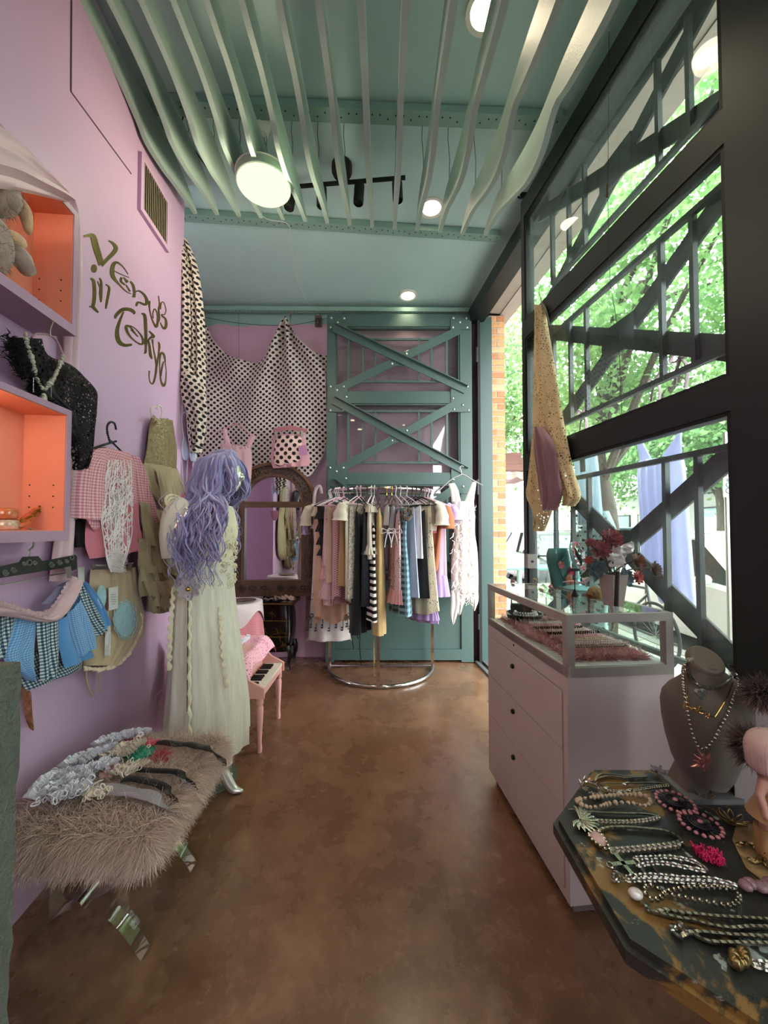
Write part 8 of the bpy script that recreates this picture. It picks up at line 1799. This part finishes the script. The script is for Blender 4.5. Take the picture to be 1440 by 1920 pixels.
def tree(lab, x, y, c, R, n, ls, m, seed, tr=.13, grp='street trees'):
    t = thing('street_tree', lab, 'tree', (x, y, -.03), 0, grp); rng = random.Random(seed)
    MB().tube(spl([(x, y, -.03), (x + .05, y - .04, c[2] * .3), (x - .03, y + .05, c[2] * .6), (c[0], c[1], c[2])], 6), [tr * (1 - .035 * i) for i in range(19)], 10).build('trunk', m_bark, t)
    for k in range(7):
        a = rng.uniform(0, 6.28); z0 = lerp(c[2] * .45, c[2] * .9, rng.random()); p0 = Vector((x, y, z0)); p1 = Vector((c[0] + R[0] * .75 * cos(a), c[1] + R[1] * .75 * sin(a), c[2] + R[2] * rng.uniform(-.3, .6)))
        MB().tube(spl([p0, p0.lerp(p1, .5) + Vector((0, 0, .25)), p1], 5), [.06 - .0048 * i for i in range(11)], 6).build('branch', m_bark, t)
    leaves('foliage', m, t, c, R, n, ls, seed)
tree('leafy street tree just beyond the street gate', 3.05, 5.3, (3.35, 4.9, 4.6), (1.7, 2.0, 2.0), 22000, .085, lm1, 1)
tree('leafy street tree beside the viewer past the gate', 3.15, 1.6, (3.9, 2.1, 4.9), (1.7, 1.7, 1.9), 18000, .085, lm1, 2)
tree('leafy street tree seen through the open bay', 3.0, 10.6, (3.0, 10.4, 4.7), (2.3, 2.6, 2.2), 16000, .11, lm2, 3)
tree('tall leafy tree far down the near sidewalk', 3.0, 17.5, (3.2, 17.5, 5.6), (2.8, 3.2, 3.0), 13000, .15, lm1, 4)
tree('broad tree across the street, nearest', 14.4, 9.0, (14.2, 9.0, 5.6), (3.2, 3.4, 2.9), 16000, .2, lm1, 5, .2, 'trees across the street')
tree('broad tree across the street, middle', 14.4, 16.5, (14.0, 16.5, 5.8), (3.2, 3.6, 3.0), 16000, .22, lm2, 6, .2, 'trees across the street')
tree('broad tree across the street, farthest', 14.4, 25.0, (13.6, 25.0, 6.2), (3.4, 4.4, 3.4), 16000, .26, lm1, 7, .2, 'trees across the street')
tree('tall tree far behind the parked cars', 8.0, 44.0, (8.0, 44.0, 7.5), (6.0, 4.0, 4.5), 15000, .36, lm2, 8, .25, 'trees across the street')
# ------------------------------------------------ buildings across the street
def building(lab, x0, x1, y0, y1, H, m, wins, wm, doors=()):
    t = thing('street_building', lab, 'building', ((x0 + x1) / 2, (y0 + y1) / 2, -.05), 0, 'buildings across the street'); MB().box((x0, y0, -.05), (x1, y1, H)).build('walls', m, t, smooth=False); MB().box((x0 - .15, y0 - .1, H), (x1, y1 + .1, H + .2)).build('parapet', m_curb, t, smooth=False)
    for ya, yb, za, zb_ in wins:
        w_ = MB().box((x0 - .06, ya, za), (x0 + .02, yb, zb_)).build('window_frame', m_black, t, smooth=False); MB().box((x0 - .075, ya + .07, za + .07), (x0 - .06, yb - .07, zb_ - .07)).build('pane', wm, w_, smooth=False)
    return t
def brickm(name, a, b_, sc_=8):
    t = NT(name); v = t.coord(rot=(PI / 2, 0, PI / 2)); q = t.n('ShaderNodeTexBrick'); q.inputs['Scale'].default_value = sc_; q.inputs[1].default_value = (*hexc(a), 1); q.inputs[2].default_value = (*hexc(b_), 1); q.inputs[3].default_value = (.35, .33, .3, 1); t.t.links.new(v, q.inputs[0]); t.set(**{'Base Color': q.outputs[0], 'Roughness': .9}); return t.mat
m_wgl = mat('shop_glass', hexc('#7f8f92'), .1, 0, .2, 1, 0, 1, 0, .8)
building('dark brick building with large dark windows across the street', 17, 22, 10, 21.5, 7.5, brickm('dark_brick', '#4b4a4c', '#3e3d40'), [(y, y + 1.9, .3, 2.5) for y in (11, 13.6, 16.2, 18.8)] + [(y, y + 1.9, 3.2, 5.6) for y in (11, 13.6, 16.2, 18.8)], m_wgl)
building('low red brick shop across the street', 17, 23, 22.5, 33, 3.4, brickm('red_brick', '#8a4a38', '#9c5a45'), [(y, y + 2.2, .5, 2.3) for y in (23.5, 26.5, 29.5)], m_wgl)
building('white rendered building far down the street', 10, 20, 50, 62, 7.0, mat('white_render', hexc('#cfcac4'), .9, 0, .06, 2), [(y, y + 1.2, 1, 2.6) for y in (51, 54, 57)], m_wgl)
building('red container like shed far down the street', 6.2, 9.6, 40.0, 44, 2.6, mat('red_shed', hexc('#8a3a34'), .8, 0, .1, 4), [(41, 42.2, .8, 1.8)], m_wgl)
py_ = thing('yellow_pole', 'yellow painted steel pole across the street', 'pole', (13.8, 20.6, -.05)); MB().tube([(13.8, 20.6, -.05), (13.8, 20.6, 3.0)], .10, 10).build('post', mat('yellow_paint', hexc('#c9a227'), .5, 0, .05), py_); MB().lathe([(.16, 0), (.16, .08), (.1, .1)], 12, (13.8, 20.6, -.05)).build('footing', m_curb, py_)
# parking sign by the curb
sg = thing('parking_sign', 'white parking sign with round symbols on a curb pole', 'sign', (3.2, 3.56, -.03)); m_sw = mat('sign_white', hexc('#d6dad6'), .4, 0, .02); m_sd = mat('sign_ink', hexc('#39504a'), .5, 0, .0)
SQ = front(3.54)
MB().tube([(3.215, 3.60, -.03), (3.215, 3.60, 2.3)], .02, 8).build('pole', m_steel, sg)
q = MB(); q.prism([(1356,886),(1373,886),(1373,932),(1356,932)], lambda x, y, d: SQ(x, y, d), .0, .006); q.build('plate', m_sw, sg, smooth=False); q = MB(); q.prism([(1357,872),(1375,869),(1375,881),(1357,884)], lambda x, y, d: SQ(x, y, d), .0, .006); q.build('upper_plate', m_sw, sg, smooth=False)
q = MB()
for (cx, cy, r) in ((1366, 909, 4.2), (1366, 920, 4.6)): q.torus(SQ(cx, cy, .009), r / 203, .004, 16, 5, Matrix.Rotation(PI / 2, 3, 'X'))
q.bar(SQ(1362, 889.5, .008), SQ(1362, 894, .008), .006, .004); q.bar(SQ(1366, 889.5, .008), SQ(1366, 894, .008), .006, .004); q.bar(SQ(1370, 889.5, .008), SQ(1370, 894, .008), .006, .004); q.box((0, 0, 0), (.035, .004, .03), Matrix.Translation(SQ(1362.5, 903, .008))); q.build('symbols', m_sd, sg, kind='stuff')
# teal pipe railing and bars beyond the open bay
rl = thing('pipe_railing', 'teal pipe railing with black bars outside the open bay', 'railing', (1.75, 4.62, -.03)); m_rail = mat('pale_teal_pipe', hexc('#7fb3a9'), .4, .1, .05)
MB().tube([(1.30, 4.62, .93), (2.3, 4.62, .93)], .036, 12).build('top_rail', m_rail, rl); MB().tube([(1.62, 4.62, -.03), (1.62, 4.62, .93)], .03, 10).build('post', m_rail, rl); MB().tube([(2.26, 4.62, -.03), (2.26, 4.62, .93)], .03, 10).build('post', m_rail, rl)
b0 = MB().tube([(0, 0, 0), (0, 0, .80)], .009, 6).build('bar', m_black, rl, local=True)
for i in range(9): c = b0 if i == 0 else dup(b0, parent=rl); c.location = (-.42 + i * .105, 0.05, .03)
# brown slatted awning of the next shop
aw = thing('slatted_awning', 'brown slatted shop awning with a white scalloped valance', 'awning', (2.1, 7.4, 2.3)); m_aw = mat('awning_brown', hexc('#7d5a52'), .6, 0, .08, 4); m_awl = mat('awning_trim', hexc('#b7a49b'), .6, 0, .05)
for i in range(6):
    x0 = 1.35 + i * .26; z0 = 3.02 - i * .10
    q = MB(); q.box((x0, 6.7, z0 - .13), (x0 + .28, 8.6, z0)); q.build('slat', m_aw, aw, smooth=False)
for i in range(5): q = MB(); z0 = 2.93 - i * .105; q.box((1.35, 6.66, z0 - .10), (1.35 + .26 * (i + 1), 6.70, z0)); q.build('end_slat', m_aw, aw, smooth=False)
q = MB(); q.grid(lambda u, v: Vector((lerp(1.35, 2.95, u), 6.67 + .02 * sin(u * 60), 2.38 - v * (.09 + .05 * abs(sin(u * 5 * PI))))), 60, 2); q.build('valance', m_awl, aw, angle=180)
struct(MB().box((.9, 4.42, 0), (1.28, 9.6, 4.5)).build('wall_neighbour', brickm('pier_brick', '#b97a50', '#a96a45', 7), smooth=False), 'brick wall of the neighbouring shop')
# bicycle leaning by the curb
by = Vector((2.75, 4.45, -.03)); bi = thing('bicycle', 'bicycle parked by the curb behind the flower pot', 'bicycle', by); m_bkf = mat('bike_frame', hexc('#3b4142'), .35, .3, .05)
for nm, dy in (('front_wheel', -.52), ('rear_wheel', .52)):
    c = by + Vector((0, dy, .34)); q = MB(); RM = Matrix.Rotation(PI / 2, 3, 'Y'); q.torus(c, .325, .016, 36, 6, RM); w_ = q.build(nm, m_tyre, bi)
    q = MB()
    for k in range(14): a = k * 2 * PI / 14; q.tube([c, c + Vector((0, .32 * cos(a), .32 * sin(a)))], .002, 4)
    q.build('spokes', m_bolt, w_, kind='stuff')
for a, c in (((-.52, .34), (-.40, .85)), ((-.42, .74), (.10, .34)), ((.10, .34), (.22, .86)), ((-.41, .80), (.19, .78)), ((.10, .34), (.52, .34)), ((.52, .34), (.20, .76))): MB().tube([by + Vector((0, a[0], a[1])), by + Vector((0, c[0], c[1]))], .015, 8).build('frame_tube', m_bkf, bi)
MB().tube(spl([by + Vector((-.25, -.36, .92)), by + Vector((-.1, -.40, .90)), by + Vector((.1, -.40, .90)), by + Vector((.25, -.36, .92))], 4), .013, 8).build('handlebar', m_black, bi); MB().ball(by + Vector((0, .25, .89)), .09, 10, 6, (.7, 1.4, .35)).build('saddle', m_black, bi)

# loose dark thread with a small clip hanging inside the street gate
tt = thing('hanging_thread', 'thin dark thread with a clip hanging before the gate glass', 'thread', GP(1168, 850, .12))
MB().tube(spl([GP(1142, 60, .12), GP(1141, 200, .12), GP(1140, 380, .12), GP(1144, 520, .12), GP(1160, 640, .12), GP(1168, 850, .12)], 6), .0012, 4).build('thread', m_black, tt)
MB().tube([GP(1139, 345, .12), GP(1138, 370, .12)], .005, 6).build('clip', m_brown, tt)
